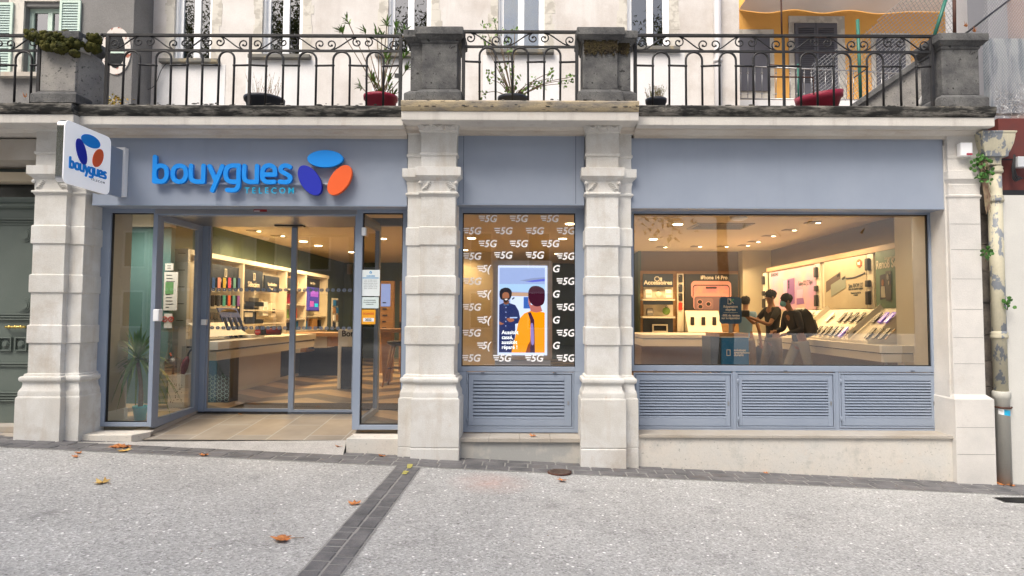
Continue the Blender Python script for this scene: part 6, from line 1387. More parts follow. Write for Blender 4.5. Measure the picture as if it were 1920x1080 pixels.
pr(1296, 527, 1371, 560, .09, .004, rose, 'phone_edge'); pr(1299, 534, 1368, 562, .07, .006, M['dark'], 'phone_bezel'); pr(1300.5, 536, 1366.5, 562, .06, .008, pink_, 'phone_screen'); pr(1323, 537.5, 1344, 541.5, .02, .010, M['dark'], 'camera_slot')
pr(1300, 550, 1366, 581, .08, .0115, rose, 'second_phone_edge'); pr(1302, 556, 1364, 581, .06, .0135, plum, 'second_phone_back'); pr(1304, 559, 1337, 580, .05, .0155, mat('plum bump', (.22,.13,.14), .4), 'camera_plate')
for (u, v) in ((1312, 566), (1313, 575), (1328, 570)):
    a = PP(u, v); m = MB(); m.disc(a[0], a[1], .062, .056, -.021, -.018, n=24); m.build('lens_ring', rose, po, local=True); m = MB(); m.disc(a[0], a[1], .048, .042, -.0245, -.022, n=24); m.build('lens', M['dark'], po, local=True)
# sloping cream ledge with three phones
ld = thing('sloping_ledge', 'cream sloping ledge under the big black phone poster', 'display stand', (kx_(1318), YK-.3, kz(620)))
x0, z0, x1, z1 = rectY(1284.5, 582.5, 1348, 622, YK-.12); x1 = onY(1347, 600, YK-.12)[0]
m = MB(); m.prism([(YK-.12, z1), (YK-.42, z0), (YK-.05, z0), (YK-.05, z1)], 'x', x0, x1); m.build('board', M['cream'], ld)
for k, u in enumerate((1298, 1318.5, 1339)):
    x, z = onY(u, 602, YK-.32); t = thing('smartphone', f'black smartphone, {ORD[k]} of three mounted on the sloping ledge under the black poster', 'phone', (x, YK-.33, z-.09), 0, 'phones on the sloping ledge'); rrect(.085, .18, .015, -.012, .0, 0, .09).build('body', M['black'], t, local=True); lb(t, 'stand', M['steel'], -.02, .02, .001, .09, .0, .06)
# counter in front of the back wall
cb = thing('back_counter', 'cream counter with dark underside in front of the back wall of the right bay', 'counter', (3.3, 6.0, ZF))
Yc = 5.35; x0, z0, x1, z1 = rectY(1205, 625, 1335, 631, Yc)
m = MB(); m.box(x0, 4.2, Yc, YK-.45, 1.13, 1.19); m.build('top', M['pale'], cb); m = MB(); m.box(x0, 4.2, Yc+.02, YK-.45, .98, 1.11); m.build('drawer_band', M['pale'], cb)
m = MB(); m.box(x0+.05, 4.2, Yc+.45, YK-.5, ZF, .979); m.build('base', M['wall_brown'], cb)
# ------------------------------------------------------------------ blue placard and plinth
Yp = 3.3
pl = thing('repair_placard', 'blue rounded placard about express repair standing on the blue plinth', 'placard', W3(1369, 626, Yp))
x0, z0, x1, z1 = rectY(1349, 557, 1390, 607, Yp); rrect(x1-x0, z1-z0, .05, -.01, .01, (x0+x1)/2-pl.location.x, (z0+z1)/2-pl.location.z).build('board', M['bluetop'], pl, local=True)
cx_ = (x0+x1)/2-pl.location.x
for (s_, sz_, v) in (('Réparation', .055, 575), ('express', .055, 580.5), ('-30% de remise', .048, 591.5), ('sur la réparation', .046, 596.5)):
    z = onY(1369, v, Yp)[1]-pl.location.z; text(s_, sz_, M['sign_white'], (cx_, -.0125, z), pl, extrude=.0006, bold=.0012, sx=.92)
q = MB(); z = onY(1369, 586, Yp)[1]-pl.location.z; q.box(cx_-.11, cx_+.11, -.012, -.0105, z-.002, z+.002); z = onY(1369, 565, Yp)[1]-pl.location.z; q.frame(cx_-.045, cx_+.01, z-.045, z+.045, -.013, -.0105, .009); q.tube([(cx_-.02, -.014, z+.03), (cx_+.05, -.014, z-.035)], .005, 5); q.build('icon', M['sign_white'], pl, local=True)
q = MB(); q.tube([(cx_-.01, -.016, z-.02), (cx_+.045, -.016, z+.035)], .006, 5); q.build('icon_tool', mat('green print', (.05,.45,.25), .5), pl, local=True)
q = MB(); zb_ = onY(1369, 624, Yp)[1]-pl.location.z; q.box(cx_-.03, cx_+.03, -.003, .003, zb_, z0-pl.location.z); q.build('clear_stem', mat('translucent grey stem', (.35,.37,.40), .3), pl, local=True)
bp = thing('blue_plinth', 'blue cardboard plinth with wooden top reading solutions smartphone durable', 'plinth', (onY(1379, 650, Yp-.05)[0], Yp, ZF))
x0, z0, x1, z1 = rectY(1353.5, 633, 1404, 690, Yp-.05); m = MB(); m.box(x0, x1, Yp-.05, Yp+.5, ZF, z1); m.build('body', M['bluebox'], bp, bevel=.003)
m = MB(); m.box(x0-.02, x1+.01, Yp-.06, Yp+.5, z1+.0005, z1+.012); m.build('white_rim', M['white'], bp); m = MB(); m.box(x0-.1, x1, Yp-.04, Yp+.5, z1+.0125, z1+.07); m.build('wooden_top', M['wood'], bp)
m = MB(); m.box(x0-.16, x0-.002, Yp+.0, Yp+.5, ZF, z1+.012); m.build('dark_side', M['navy'], bp)
for k, s_ in enumerate(('solutions', 'smartphone', 'durable')): text(s_, .050, M['sign_white'], (onY(1374, 656, Yp)[0]-bp.location.x, -.053, onY(1380, 656.5+4.6*k, Yp-.05)[1]-ZF), bp, align='LEFT', extrude=.0006, bold=.0014)
q = MB(); x, z = onY(1366, 661, Yp-.055); q.frame(x-.03, x+.03, z-.05, z+.045, Yp-.056, Yp-.0505, .009); q.build('icon', M['sign_white'], bp)
# ------------------------------------------------------------------ right display wall
XR_ = 4.95
def RY(u, X=XR_): return onX(u, 550, X)[0]
rw = thing('display_wall', 'cream display wall with three big phone posters and oak edge at the right', 'display wall', (XR_, 5.0, ZF))
yA, yB = RY(1700), RY(1443)
m = MB(); m.box(XR_, XR_+.28, yA, yB, ZF, 2.47); m.build('back_panel', M['cream'], rw); m = MB(); m.box(XR_-.06, XR_+.28, yA, yB, 2.471, 2.55); m.build('oak_edge', M['wood'], rw)
def poster(u0, u1, z0, z1, mt, label, name='phone_poster'):
    ya, yb = RY(u1, XR_-.05), RY(u0, XR_-.05); t = thing(name, label, 'poster', (XR_-.05, yb, z0), R(-90)); w_ = yb-ya
    lb(t, 'board', mt, 0, w_, .0, .045, 0, z1-z0); return t, w_, z1-z0
prp = mat('pink gradient print', (.62,.40,.36), .5, col2=(.50,.28,.50), vs=1.6, vlo=.4, vhi=.6); bge = mat('beige print', (.44,.37,.26), .5, col2=(.52,.45,.33), vs=1.2); grn = mat('muted green print', (.12,.20,.15), .5, col2=(.16,.25,.18), vs=2)
violet = mat('violet print', (.22,.10,.30), .4); violetl = mat('lilac print', (.55,.38,.60), .4)
t, w_, h_ = poster(1444, 1530, 1.67, 2.44, prp, 'pink poster with a lilac smartphone and a folding phone on the right display wall')
def skew(t, nm, mt, pts, d): m = MB(); m.prism(pts, 'y', -d, -d+.002); return m.build(nm, mt, t, local=True)
skew(t, 'phone_front', violetl, [(w_*.33, h_*.15), (w_*.42, h_*.13), (w_*.42, h_*.76), (w_*.33, h_*.74)], .004); skew(t, 'phone_back', violet, [(w_*.42, h_*.13), (w_*.58, h_*.15), (w_*.58, h_*.78), (w_*.42, h_*.76)], .005)
for k in range(3): m = MB(); m.disc(w_*.46, h_*(.70-.07*k), .02, .025, -.012, -.0055, n=14); m.build('lens', M['dark'], t, local=True)
skew(t, 'folding_phone', violetl, [(w_*.62, h_*.28), (w_*.74, h_*.28), (w_*.76, h_*.48), (w_*.63, h_*.48)], .004); skew(t, 'folding_base', violet, [(w_*.62, h_*.12), (w_*.78, h_*.14), (w_*.76, h_*.27), (w_*.62, h_*.27)], .004)
text('Galaxy S22 | Z Flip4', .12, ink, (w_*.80, -.003, h_*.62), t, extrude=.001, sx=.62); text('SAMSUNG', .085, ink, (w_*.12, -.003, h_*.93), t, extrude=.001, bold=.003)
t, w_, h_ = poster(1546, 1625, 1.67, 2.46, bge, 'beige poster with two grey smartphones and a round orange badge on the right display wall')
skew(t, 'dark_phone', mat('brown phone print', (.10,.07,.06), .4), [(w_*.05, h_*.35), (w_*.42, h_*.55), (w_*.42, h_*.75), (w_*.05, h_*.58)], .004); skew(t, 'green_phone', mat('sage phone print', (.25,.28,.24), .4), [(w_*.18, h_*.25), (w_*.55, h_*.42), (w_*.55, h_*.66), (w_*.18, h_*.50)], .007)
m = MB()
for (a, b) in ((.36, .67), (.39, .69), (.49, .60), (.52, .62)): m.disc(w_*a, h_*b, .022, .02, -.012, -.0095, n=12)
m.build('lens', M['dark'], t, local=True)
m = MB(); m.tube(smooth_path([(w_*.56, -.005, h_*.60), (w_*.75, -.005, h_*.60), (w_*.98, -.005, h_*.66)], 6), .012, 5); m.build('wave', M['navy'], t, local=True)
m = MB(); m.disc(w_*.86, h_*.86, .075, .06, -.01, -.003, n=28); bd = m.build('badge', mat('orange badge', (.80,.12,.02), .4), t, local=True); text('mi', .075, M['white'], (w_*.86, -.011, h_*.86), t, extrude=.001, bold=.003)
for k, (s_, z, sc_) in enumerate((('Série XIAOMI 12T', .44, .115), ('Faites des moments magiques', .38, .075), ('Découvrez la nouvelle série', .30, .055), ('en boutique', .26, .055))): text(s_, sc_*.8, ink, (w_*.77, -.003, h_*z), t, extrude=.001, sx=.62)
t, w_, h_ = poster(1643, 1712, 1.67, 2.49, grn, 'green poster with a man and a grey phone at the right end')
text('Reno8 Series', .17, M['cream'], (w_*.42, -.003, h_*.74), t, extrude=.001, bold=.004, sx=.8); text('Le portrait', .06, M['cream'], (w_*.42, -.003, h_*.84), t, extrude=.001)
skew(t, 'phone', mat('grey phone print', (.10,.10,.11), .4), [(w_*.30, h_*.12), (w_*.45, h_*.12), (w_*.45, h_*.62), (w_*.30, h_*.62)], .010); skew(t, 'photo', mat('photo print', (.06,.06,.09), .5), [(w_*.12, h_*.14), (w_*.30, h_*.16), (w_*.30, h_*.58), (w_*.12, h_*.56)], .004)
m = MB(); m.disc(w_*.21, h_*.43, .03, .05, -.008, -.005, n=16); m.build('face', mat('face print', (.28,.13,.08), .6), t, local=True); skew(t, 'shirt', mat('shirt print', (.45,.42,.36), .6), [(w_*.15, h_*.18), (w_*.28, h_*.18), (w_*.26, h_*.37), (w_*.16, h_*.37)], .006)
m = MB(); m.disc(w_*.37, h_*.52, .03, .04, -.016, -.0105, n=16); m.disc(w_*.40, h_*.42, .02, .03, -.016, -.0105, n=16); m.build('lens', M['steel'], t, local=True)
# black device strips between posters
for u, nm in ((1437.5, 'left of the pink poster'), (1537.5, 'between the pink and beige posters'), (1636.5, 'between the beige and green posters')):
    yy = RY(u); t = thing('device_strip', 'upright strip of hanging black gadgets '+nm, 'gadget strip', (XR_-.04, yy, 1.7), R(-90), 'gadget strips between the posters')
    lb(t, 'board', M['cream'], -.10, .10, .0, .035, -.03, .76)
    for (z0_, z1_) in ((.52, .70), (.28, .38), (.02, .22)): m = MB(); m.box(-.055, .045, -.05, -.001, z0_, z1_); m.build('gadget', M['black'], t, bevel=.012, local=True)
# right counter and tilted board
rc_ = thing('display_counter', 'long cream counter running along the posters at the right, white at its near end', 'counter', (4.6, 4.5, ZF)); ye0 = onX(1650, 645, 4.30)[0]
m = MB(); m.box(4.30, 4.93, 1.25, YBR-.32, 1.10, 1.19); m.build('top', M['pale'], rc_, bevel=.003); m = MB(); m.box(4.33, 4.93, 1.27, YBR-.32, .985, 1.085); m.build('drawer_band', M['pale'], rc_)
m = MB(); m.box(4.34, 4.93, 1.28, YBR-.32, 1.0855, 1.0995); m.build('shadow_gap', M['dark'], rc_)
m = MB(); m.box(4.75, 4.93, 1.6, YBR-.35, ZF, .984); m.build('base', M['wall_brown'], rc_); m = MB(); m.tube([(4.4, 1.35, .985), (4.4, 1.35, ZF)], .02, 6); m.build('leg', M['steel'], rc_)
m = MB(); m.box(4.298, 4.55, 1.245, 1.30, 1.10, 1.191); m.box(4.328, 4.55, 1.265, 1.32, .985, 1.086); m.build('end_cap', M['white'], rc_)
tl = thing('tilted_board', 'cream tilted board with phones under the three posters', 'display board', (4.7, 4.5, 1.19))
m = MB(); pf_ = [(4.42, 1.225), (4.90, 1.66), (4.949, 1.66), (4.949, 1.1905), (4.42, 1.1905)]; m.prism([(a, b) for a, b in pf_], 'y', yA, RY(1500)); m.build('board', M['cream'], tl)
def tiltX(z): return 4.42+(z-1.225)*(.48/.435)
def tphone(u, z, kind, label, h=.17, w_=.085):
    X = tiltX(z)-.035; y = onX(u, 600, X)[0]; t = thing('smartphone' if kind != 'watch' else 'smartwatch', label, 'phone' if kind != 'watch' else 'watch', (X, y, z), R(-90), 'devices on the tilted board'); hh = h/2
    c, s_ = math.cos(R(42)), math.sin(R(42)); mt = {'black': M['black'], 'grey': mat('grey phone', (.06,.06,.07), .3), 'purple': mat('purple lit phone', (.05,.02,.15), .2, emit=(.16,.06,.42), es=.7), 'blue': mat('blue phone', (.05,.10,.22), .3), 'white': M['white'], 'watch': M['black']}[kind]
    rx = Matrix.Rotation(-R(44), 4, 'X')
    if kind == 'watch':
        m = MB(); m.box(-.012, .012, -.01, .0, -hh, hh); m.build('strap', M['wood'], t, local=True, xf=rx); m = MB(); m.disc(0, 0, .03, .03, -.02, -.011, n=16); m.build('dial', mt, t, local=True, xf=rx)
    else:
        rrect(w_, h, .012, -.012, 0, 0, 0).build('body', mt, t, local=True, xf=rx); m = MB(); m.box(-.018, .018, .0005, .035, -.05, .02); m.build('stand', M['steel'], t, local=True, xf=rx)
up = [(1519, 'grey'), (1557, 'white'), (1580, 'black'), (1590, 'grey'), (1602, 'black'), (1614, 'black'), (1645, 'black'), (1657, 'purple'), (1669, 'purple')]
lo_ = [(1534, 'black'), (1543, 'grey'), (1552, 'black'), (1562, 'blue'), (1572, 'blue'), (1581, 'purple'), (1591, 'watch'), (1602, 'watch'), (1632, 'black'), (1645, 'black'), (1658, 'black'), (1669, 'watch')]
for k, (u, c) in enumerate(up): tphone(u, 1.535, c, f'{c} smartphone, {ORD[k]} in the upper row of the tilted board', .19)
for k, (u, c) in enumerate(lo_): tphone(u, 1.325, c, (f'{c} smartphone' if c != 'watch' else 'round watch with brown strap')+f', {ORD[k]} in the lower row of the tilted board', .19)
m = MB()
for u in (1533, 1629):
    for X_ in (0,): 
        y = RY(u, 4.7); m.prism([(4.40, 1.23), (4.40, 1.33), (4.86, 1.73), (4.90, 1.665)], 'y', y-.004, y+.004)
tag(m.build('board_divider', M['pale'], None), 'pale thin dividers standing across the tilted board', 'divider')
m = MB(); x, z = onY(1692.5, 677, .5); y = onX(1692, 677, 4.698)[0]; z = onX(1692, 677, 4.698)[1]; m.box(4.69, 4.6995, y-.05, y+.05, z-.05, z+.05); so = tag(m.build('wall_socket', M['white'], None), 'white power socket low on the beige wall at the right of the big window', 'socket'); m = MB(); m.box(4.687, 4.6895, y-.02, y+.02, z-.02, z+.02); m.build('socket_insert', M['steel'], so)
# wall lights strips over the displays
for y in (3.2, 5.0, 6.6): strip_light((4.60, y, 2.58), (.15, 1.4), 9, (0, R(-20), 0))
for y in (3.4, 5.2, 7.2): strip_light((-4.55, y, 2.58), (.15, 1.5), 13, (0, R(20), 0))
strip_light((3.1, YK-.5, 2.58), (1.8, .15), 12, (R(-20), 0, 0))
# ------------------------------------------------------------------ lit advertising screen in the middle window
Ys = .38
ad = thing('advertising_screen', 'tall lit advertising screen in a wooden case in the middle window', 'screen', (onY(979, 690, Ys)[0], Ys, onY(979, 690, Ys)[1]))
x0, z0, x1, z1 = rectY(924, 488.5, 1035.5, 675, Ys-.001); cs = rrect(x1-x0, z1-z0, .03, .0, .10, (x0+x1)/2-ad.location.x, (z0+z1)/2-ad.location.z).build('wooden_case', mat('light plywood', (.52,.40,.28), .5, col2=(.58,.45,.32), vs=3, map_scale=(1,1,6)), ad, local=True)
m = MB(); m.pbox(928, 675.5, 1032, 700, Ys+.02, Ys+.3); m.build('pedestal', M['white'], ad)
def em(nm, c, s=1.0):
    s *= .92; return mat(nm, tuple(min(1, q*.15) for q in c), .5, emit=c, es=s, spec=0)
x0, z0, x1, z1 = rectY(933.5, 498, 1026, 666, Ys-.012); Y0_ = Ys-.012
m = MB(); m.box(x0, x1, Y0_, Ys-.0005, z0, z1); pn = m.build('panel_border', em('white lit border', (.62,.70,1.0), 1.1), ad)
sx_0, sz_0, sx_1, sz_1 = rectY(936, 502, 1021.5, 661, Ys-.012); SW, SH = sx_1-sx_0, sz_1-sz_0
# picture zoom crop: 648x1080, picture from (90,125) to (545,975)
def Q(a, b): return sx_0+(a-90)/455*SW, sz_1-(b-125)/850*SH
lay = [0]
def shp(nm, col, pts, sm=True, parent=ad, s=1.0):
    lay[0] += 1; y = Y0_-.0008*lay[0]; P = [Q(*p) for p in pts]
    if sm: P = [(p.x, p.y) for p in smooth_path([(a, b, 0) for a, b in P], 5, closed=True)]
    P = [(min(max(a, sx_0), sx_1), min(max(b, sz_0), sz_1)) for a, b in P]
    m = MB(); m.prism(P, 'y', y, y+.0006); return m.build(nm, em(nm+' light', col, s), parent)
shp('picture_background', (.33,.42,.72), [(90,125),(545,125),(545,975),(90,975)], False)
shp('ceiling_band', (.25,.30,.50), [(290,255),(420,230),(545,220),(545,262),(420,268)], False); shp('blue_stripe', (.10,.12,.65), [(350,262),(545,235),(545,258),(420,270)], False)
shp('shelf_glow', (.40,.60,.85), [(90,290),(545,290),(545,375),(90,360)], False); shp('wood_band', (.55,.34,.22), [(200,372),(545,380),(545,415),(200,410)], False); shp('white_wall', (.68,.78,1.0), [(200,412),(545,416),(545,760),(200,760)], False)
shp('tablet_on_wall', (.03,.12,.45), [(333,420),(400,420),(400,535),(333,535)], False); shp('dark_gadget', (.01,.02,.06), [(215,438),(238,420),(245,430),(222,448)], False)
shp('man_body', (.012,.022,.11), [(90,500),(130,480),(185,478),(250,500),(285,560),(300,640),(290,680),(250,690),(252,760),(235,975),(90,975)], False)
shp('man_neck', (.22,.07,.03), [(135,455),(185,455),(182,490),(158,500),(138,488)]); shp('man_hair', (.010,.006,.010), [(92,400),(100,350),(140,328),(185,332),(213,362),(212,410),(198,440),(180,450),(130,450),(105,440)])
shp('man_face', (.36,.13,.06), [(122,395),(135,376),(160,372),(182,382),(190,410),(184,440),(168,468),(150,470),(132,452),(122,425)]); shp('man_beard', (.02,.008,.006), [(128,432),(140,434),(158,430),(178,432),(186,430),(180,455),(162,476),(146,474),(132,458)]); shp('man_smile', (.85,.75,.70), [(146,440),(172,438),(168,450),(152,451)])
shp('man_hands', (.40,.13,.06), [(165,640),(190,630),(235,640),(238,660),(200,672),(180,660)]); shp('man_other_hand', (.40,.13,.06), [(90,665),(120,680),(140,690),(110,698),(90,692)]); shp('tablet', (.45,.60,.9), [(195,622),(270,620),(270,632),(200,634)], False)
shp('bow_tie', (.05,.16,.35), [(135,490),(158,500),(184,488),(186,506),(158,502),(137,508)], False)
for b in (525, 572, 625, 665, 710): shp('button', (.5,.6,.9), [(154,b-5),(162,b-5),(162,b+5),(154,b+5)], False)
shp('woman_body', (1.0,.34,.004), [(215,975),(230,900),(262,780),(278,690),(300,630),(340,585),(400,560),(480,560),(545,575),(545,975)], False); shp('woman_neck', (.50,.16,.14), [(390,500),(500,495),(520,560),(460,575),(405,562)], False)
shp('woman_ear', (.55,.18,.15), [(380,420),(392,425),(408,520),(395,520),(382,480)]); shp('woman_hair', (.055,.008,.022), [(378,400),(385,350),(410,318),(450,308),(500,318),(540,350),(545,420),(535,480),(500,508),(450,512),(405,480),(385,440)])
shp('bag_strap', (.06,.02,.05), [(375,575),(405,572),(440,650),(448,975),(400,975),(405,760),(400,650)], False); shp('strap_shine', (.30,.22,.55), [(405,700),(430,700),(438,880),(410,880)]); shp('arm_shadow', (.25,.05,.01), [(355,975),(378,900),(400,860),(402,975)], False)
lay[0] += 2; y = Y0_-.0008*lay[0]
for k, s_ in enumerate(('Aussitôt', 'cassé,', 'aussitôt', 'réparé !')):
    X_, Z_ = Q(118, 775+49*k); text(s_, SH*.062, em('lit white lettering', (1, 1, 1), 1.3), (X_-ad.location.x, y-Ys, Z_-ad.location.z), ad, align='LEFT', extrude=.0003, bold=.0010, sx=.93)
# ================================================================== PLANTS
def leaf_quad(m, base, d, up, L_, w_, bend=.25, seg=3):
    """one lanceolate leaf from base along d"""
    d = Vector(d).normalized(); s = d.cross(Vector(up)); s = s.normalized() if s.length > 1e-4 else d.orthogonal().normalized(); n = s.cross(d).normalized(); b = Vector(base)
    vs = []; fs = []
    for k in range(seg+1):
        t = k/seg; wd = w_*math.sin(math.pi*min(1, .12+t*.88))**.8*.5 if k < seg else 0; p = b+d*(L_*t)-n*(bend*L_*t*t)
        vs += [p-s*wd, p+n*wd*.25, p+s*wd]
    for k in range(seg): a = 3*k; fs += [(a, a+1, a+4, a+3), (a+1, a+2, a+5, a+4)]
    m.add(vs, fs, True)
def rv(rd): return Vector((rd.uniform(-1, 1), rd.uniform(-1, 1), rd.uniform(-1, 1)))
def pot_lathe(t, name, x, y, z0, h, r0, r1, mt):
    m = MB(); m.lathe([(r0, z0), (r1*.97, z0+h*.82), (r1*1.05, z0+h*.83), (r1*1.07, z0+h), (r1*.98, z0+h), (r1*.96, z0+h*.9)], x, y, 28); return m.build(name, mt, t)
Ypl = .25
# oleander
x, z = onY(714, 182, Ypl); ol = thing('oleander', 'leggy green oleander in a pink pot behind the railing, left of the second pedestal', 'potted plant', (x, Ypl, ZT))
pot_lathe(ol, 'pot', x, Ypl, ZT, z-ZT+.0, .14, .175, M['pot_red'])
rd = random.Random(21); st = MB(); lv = MB(); base = Vector((x, Ypl, z-.02))
CL = [(650,35),(637,54),(683,55),(706,60),(726,40),(744,45),(742,62),(761,55),(727,107),(722,100),(762,100),(765,127),(675,160),(695,145),(707,157),(730,145),(732,162),(712,172),(740,177),(716,63),(700,150),(720,165),(728,118)]
for (u, v) in CL:
    tip = Vector(W3(u, v, Ypl+rd.uniform(-.12, .12))); mid = base.lerp(tip, .5)+Vector((0, 0, -.04 if v > 120 else .02))
    st.tube(smooth_path([base+Vector((rd.uniform(-.04, .04), rd.uniform(-.04, .04), 0)), mid, tip], 5), [.0065]*5+[.005]*5+[.003], 5)
    d0 = (tip-mid).normalized()
    for k in range(13): leaf_quad(lv, tip-d0*rd.uniform(0, .07), d0*.9+rv(rd)*.8, (0, 0, 1), rd.uniform(.06, .115), .017, .2)
st.build('stem', M['twig'], ol); lv.build('foliage', M['leafgreen'], ol)
# round leaved shrub
x, z = onY(962, 184, Ypl); sh = thing('shrub', 'round leaved green shrub in a dark pot between the two middle pedestals', 'potted plant', (x, Ypl, ZT))
pot_lathe(sh, 'pot', x, Ypl, ZT, z-ZT, .12, .16, M['pot_dark']); st = MB(); lv = MB(); base = Vector((x, Ypl, z-.02))
CL = [(910,50),(927,40),(905,72),(915,80),(950,80),(965,60),(920,137),(945,125),(937,147),(907,175),(952,172),(962,135),(965,160),(977,172),(990,165),(1002,162),(1005,152),(1017,160),(1030,147),(1037,135),(1065,150),(1070,145),(1057,157),(935,60),(958,100),(922,150),(970,150)]
for (u, v) in CL:
    tip = Vector(W3(u, v, Ypl+rd.uniform(-.12, .12))); mid = base.lerp(tip, .55)+Vector((0, 0, .05 if v > 120 else 0))
    st.tube(smooth_path([base, mid, tip], 5), [.006]*5+[.004]*5+[.002], 5)
    for k in range(11):
        p = tip+rv(rd)*.045; leaf_quad(lv, p, rv(rd)+Vector((0, 0, .3)), rv(rd), rd.uniform(.025, .045), .026, .1, 2)
st.build('stem', M['twig'], sh); lv.build('foliage', M['leafgreen'], sh)
def drypot(u, v, hgt, n, label, r, mt, seed, spread=.1, pot=M['pot_dark']):
    rd = random.Random(seed); x, z = onY(u, v, Ypl); t = thing('potted_plant', label, 'potted plant', (x, Ypl, ZT)); pot_lathe(t, 'pot', x, Ypl, ZT, z-ZT, r*.8, r, pot); m = MB()
    for k in range(n):
        b = Vector((x+rd.uniform(-r, r)*.7, Ypl+rd.uniform(-.08, .08), z-.02)); e = b+Vector((rd.uniform(-spread, spread), rd.uniform(-.05, .05), hgt*rd.uniform(.5, 1))); m.tube([b, b.lerp(e, .5)+Vector((rd.uniform(-.01, .01), 0, 0)), e], [.0025, .002, .001], 4)
        for j in range(4): q = b.lerp(e, rd.uniform(.3, 1)); leaf_quad(m, q, rv(rd)+Vector((0, 0, .8)), (0, 1, 0), rd.uniform(.01, .03), .005, .1, 2)
    m.build('stems', mt, t)
drypot(496, 186, .32, 26, 'thin dry weeds in a wide charcoal pot behind the long left railing', .20, M['twig_pale'], 3)
drypot(1230, 187, .20, 60, 'reddish dry tuft in a small dark pot right of the third pedestal', .11, mat('reddish dry stems', (.30,.16,.09), .9, col2=(.16,.20,.06), vs=8), 4, .06)
# orange shrub behind left railing
x, z = onY(213, 190, .9); t = thing('shrub', 'orange and yellow autumn shrub showing behind the left end of the long railing', 'shrub', (x, .9, ZT)); m = MB(); rd = random.Random(8)
for k in range(260): p = Vector((x, .9, z))+Vector((rd.gauss(0, .07), rd.gauss(0, .06), rd.uniform(-.3, .06))); leaf_quad(m, p, rv(rd), rv(rd), .035, .022, .1, 2)
m.build('foliage', mat('autumn leaves', (.55,.28,.03), .7, col2=(.35,.36,.05), vs=12), t); m = MB(); m.tube([(x, .9, ZT-.0), (x, .9, z)], .01, 5); m.build('stem', M['twig'], t)
# tilted red planter
pt = thing('red_planter', 'large dark pink round planter tipped over behind the right railing', 'planter', W3(1536, 200, .35)); x, z = onY(1536, 190, .35)
rot = Matrix.Translation((x, .35, z)) @ Matrix.Rotation(R(-9), 4, 'Y') @ Matrix.Rotation(R(8), 4, 'X')
m = MB(); m.lathe([(.17, -.14), (.225, -.0), (.245, .0), (.255, .075), (.24, .078), (.21, .03)], 0, 0, 32); m.v = [tuple(rot @ Vector(p)) for p in m.v]; m.build('pot', M['pot_red'], pt)
m = MB(); m.lathe([(.0, .028), (.212, .032)], 0, 0, 24); m.v = [tuple(rot @ Vector(p)) for p in m.v]; m.build('soil', M['twig'], pt)
# yucca in the left window
Yy = .62; xt, _ = onY(262, 700, Yy); yu = thing('yucca', 'yucca with long drooping leaves in a turquoise pot inside the left window', 'potted plant', (xt, Yy, ZF))
zp = onY(262, 761, Yy)[1]; pot_lathe(yu, 'pot', xt+.02, Yy, ZF+.002, zp-ZF, .055, .075, M['pot_cyan'])
tr = MB(); top = Vector(W3(258, 680, Yy)); tr.tube(smooth_path([(xt+.02, Yy, zp-.02), (xt+.015, Yy, (zp+top.z)/2), top], 5), [.026]*4+[.02]*4+[.017]*3, 9); tr.build('trunk', M['twig'], yu)
lv = MB(); rd = random.Random(5); hub = Vector(W3(258, 674, Yy))
for k in range(74):
    a = k*2.399; el = rd.uniform(-.35, 1.25) if k < 58 else rd.uniform(.9, 1.5); d = Vector((math.cos(a)*math.cos(el), math.sin(a)*math.cos(el)*.6, math.sin(el)))
    L_ = rd.uniform(.34, .52); w_ = rd.uniform(.034, .050); s = d.cross(Vector((0, 0, 1))); s = s.normalized() if s.length > .01 else Vector((1, 0, 0)); vs = []; seg = 7; droop = rd.uniform(.8, 1.7)*(1.2-max(0, math.sin(el)))
    for j in range(seg+1):
        t = j/seg; p = hub+d*(L_*t)+Vector((0, 0, -droop*L_*.75*t*t)); wd = w_*.5*(1-t**2.5)*(.55+.9*t if t < .5 else 1); vs += [p-s*wd, p+Vector((0, 0, -.25*wd)), p+s*wd]
    vs = [(v[0], min(max(v[1], .36), 1.2), v[2]) for v in vs]
    lv.add(vs, [f for j in range(seg) for f in ((3*j, 3*j+1, 3*j+4, 3*j+3), (3*j+1, 3*j+2, 3*j+5, 3*j+4))], True)
lv.build('leaves', M['leafdeep'], yu)
# ivy at the drainpipe
def ivy(label, pts, seed, n):
    rd = random.Random(seed); u, v, r = pts[0]; x, z = onY(u, v, -.08); t = thing('ivy', label, 'ivy', (x, -.05, z-.1)); m = MB(); s = MB(); prev = None
    for (u, v, r) in pts:
        c = Vector(W3(u, v, -.10))
        for k in range(n): p = c+Vector((rd.gauss(0, r), rd.uniform(-.03, .05), rd.gauss(0, r*1.3))); leaf_quad(m, p, rv(rd)+Vector((0, -.4, 0)), Vector((0, -1, 0))+rv(rd)*.5, rd.uniform(.03, .05), .042, .05, 3)
        if prev: s.tube([prev, (prev+c)/2+rv(rd)*.02, c], .008, 5)
        prev = c
    m.build('leaves', M['ivy'], t)
    if len(pts) == 1: s.tube([prev, prev+Vector((.02, .05, -.10))], .005, 5)
    s.build('stem', M['twig'], t)
ivy('fresh ivy with brown stems below the drainpipe hopper', [(1838, 300, .035), (1845, 314, .04), (1850, 327, .035), (1836, 305, .03), (1842, 335, .02)], 1, 16)
ivy('small ivy tuft half way up the drainpipe on its left', [(1850, 473, .025)], 2, 16)
ivy('small ivy tuft on the right side of the drainpipe', [(1891, 563, .025)], 3, 14)
m = MB(); rd = random.Random(31)
for k in range(40): u = 1835+rd.uniform(-3, 20); v = 300+rd.uniform(0, 10); m.tube(smooth_path([W3(u, v, -.06), W3(1845+rd.uniform(-5, 6), 335, -.09), W3(1852+rd.uniform(-6, 6), 375+rd.uniform(-15, 30), -.05)], 4), .0025, 4)
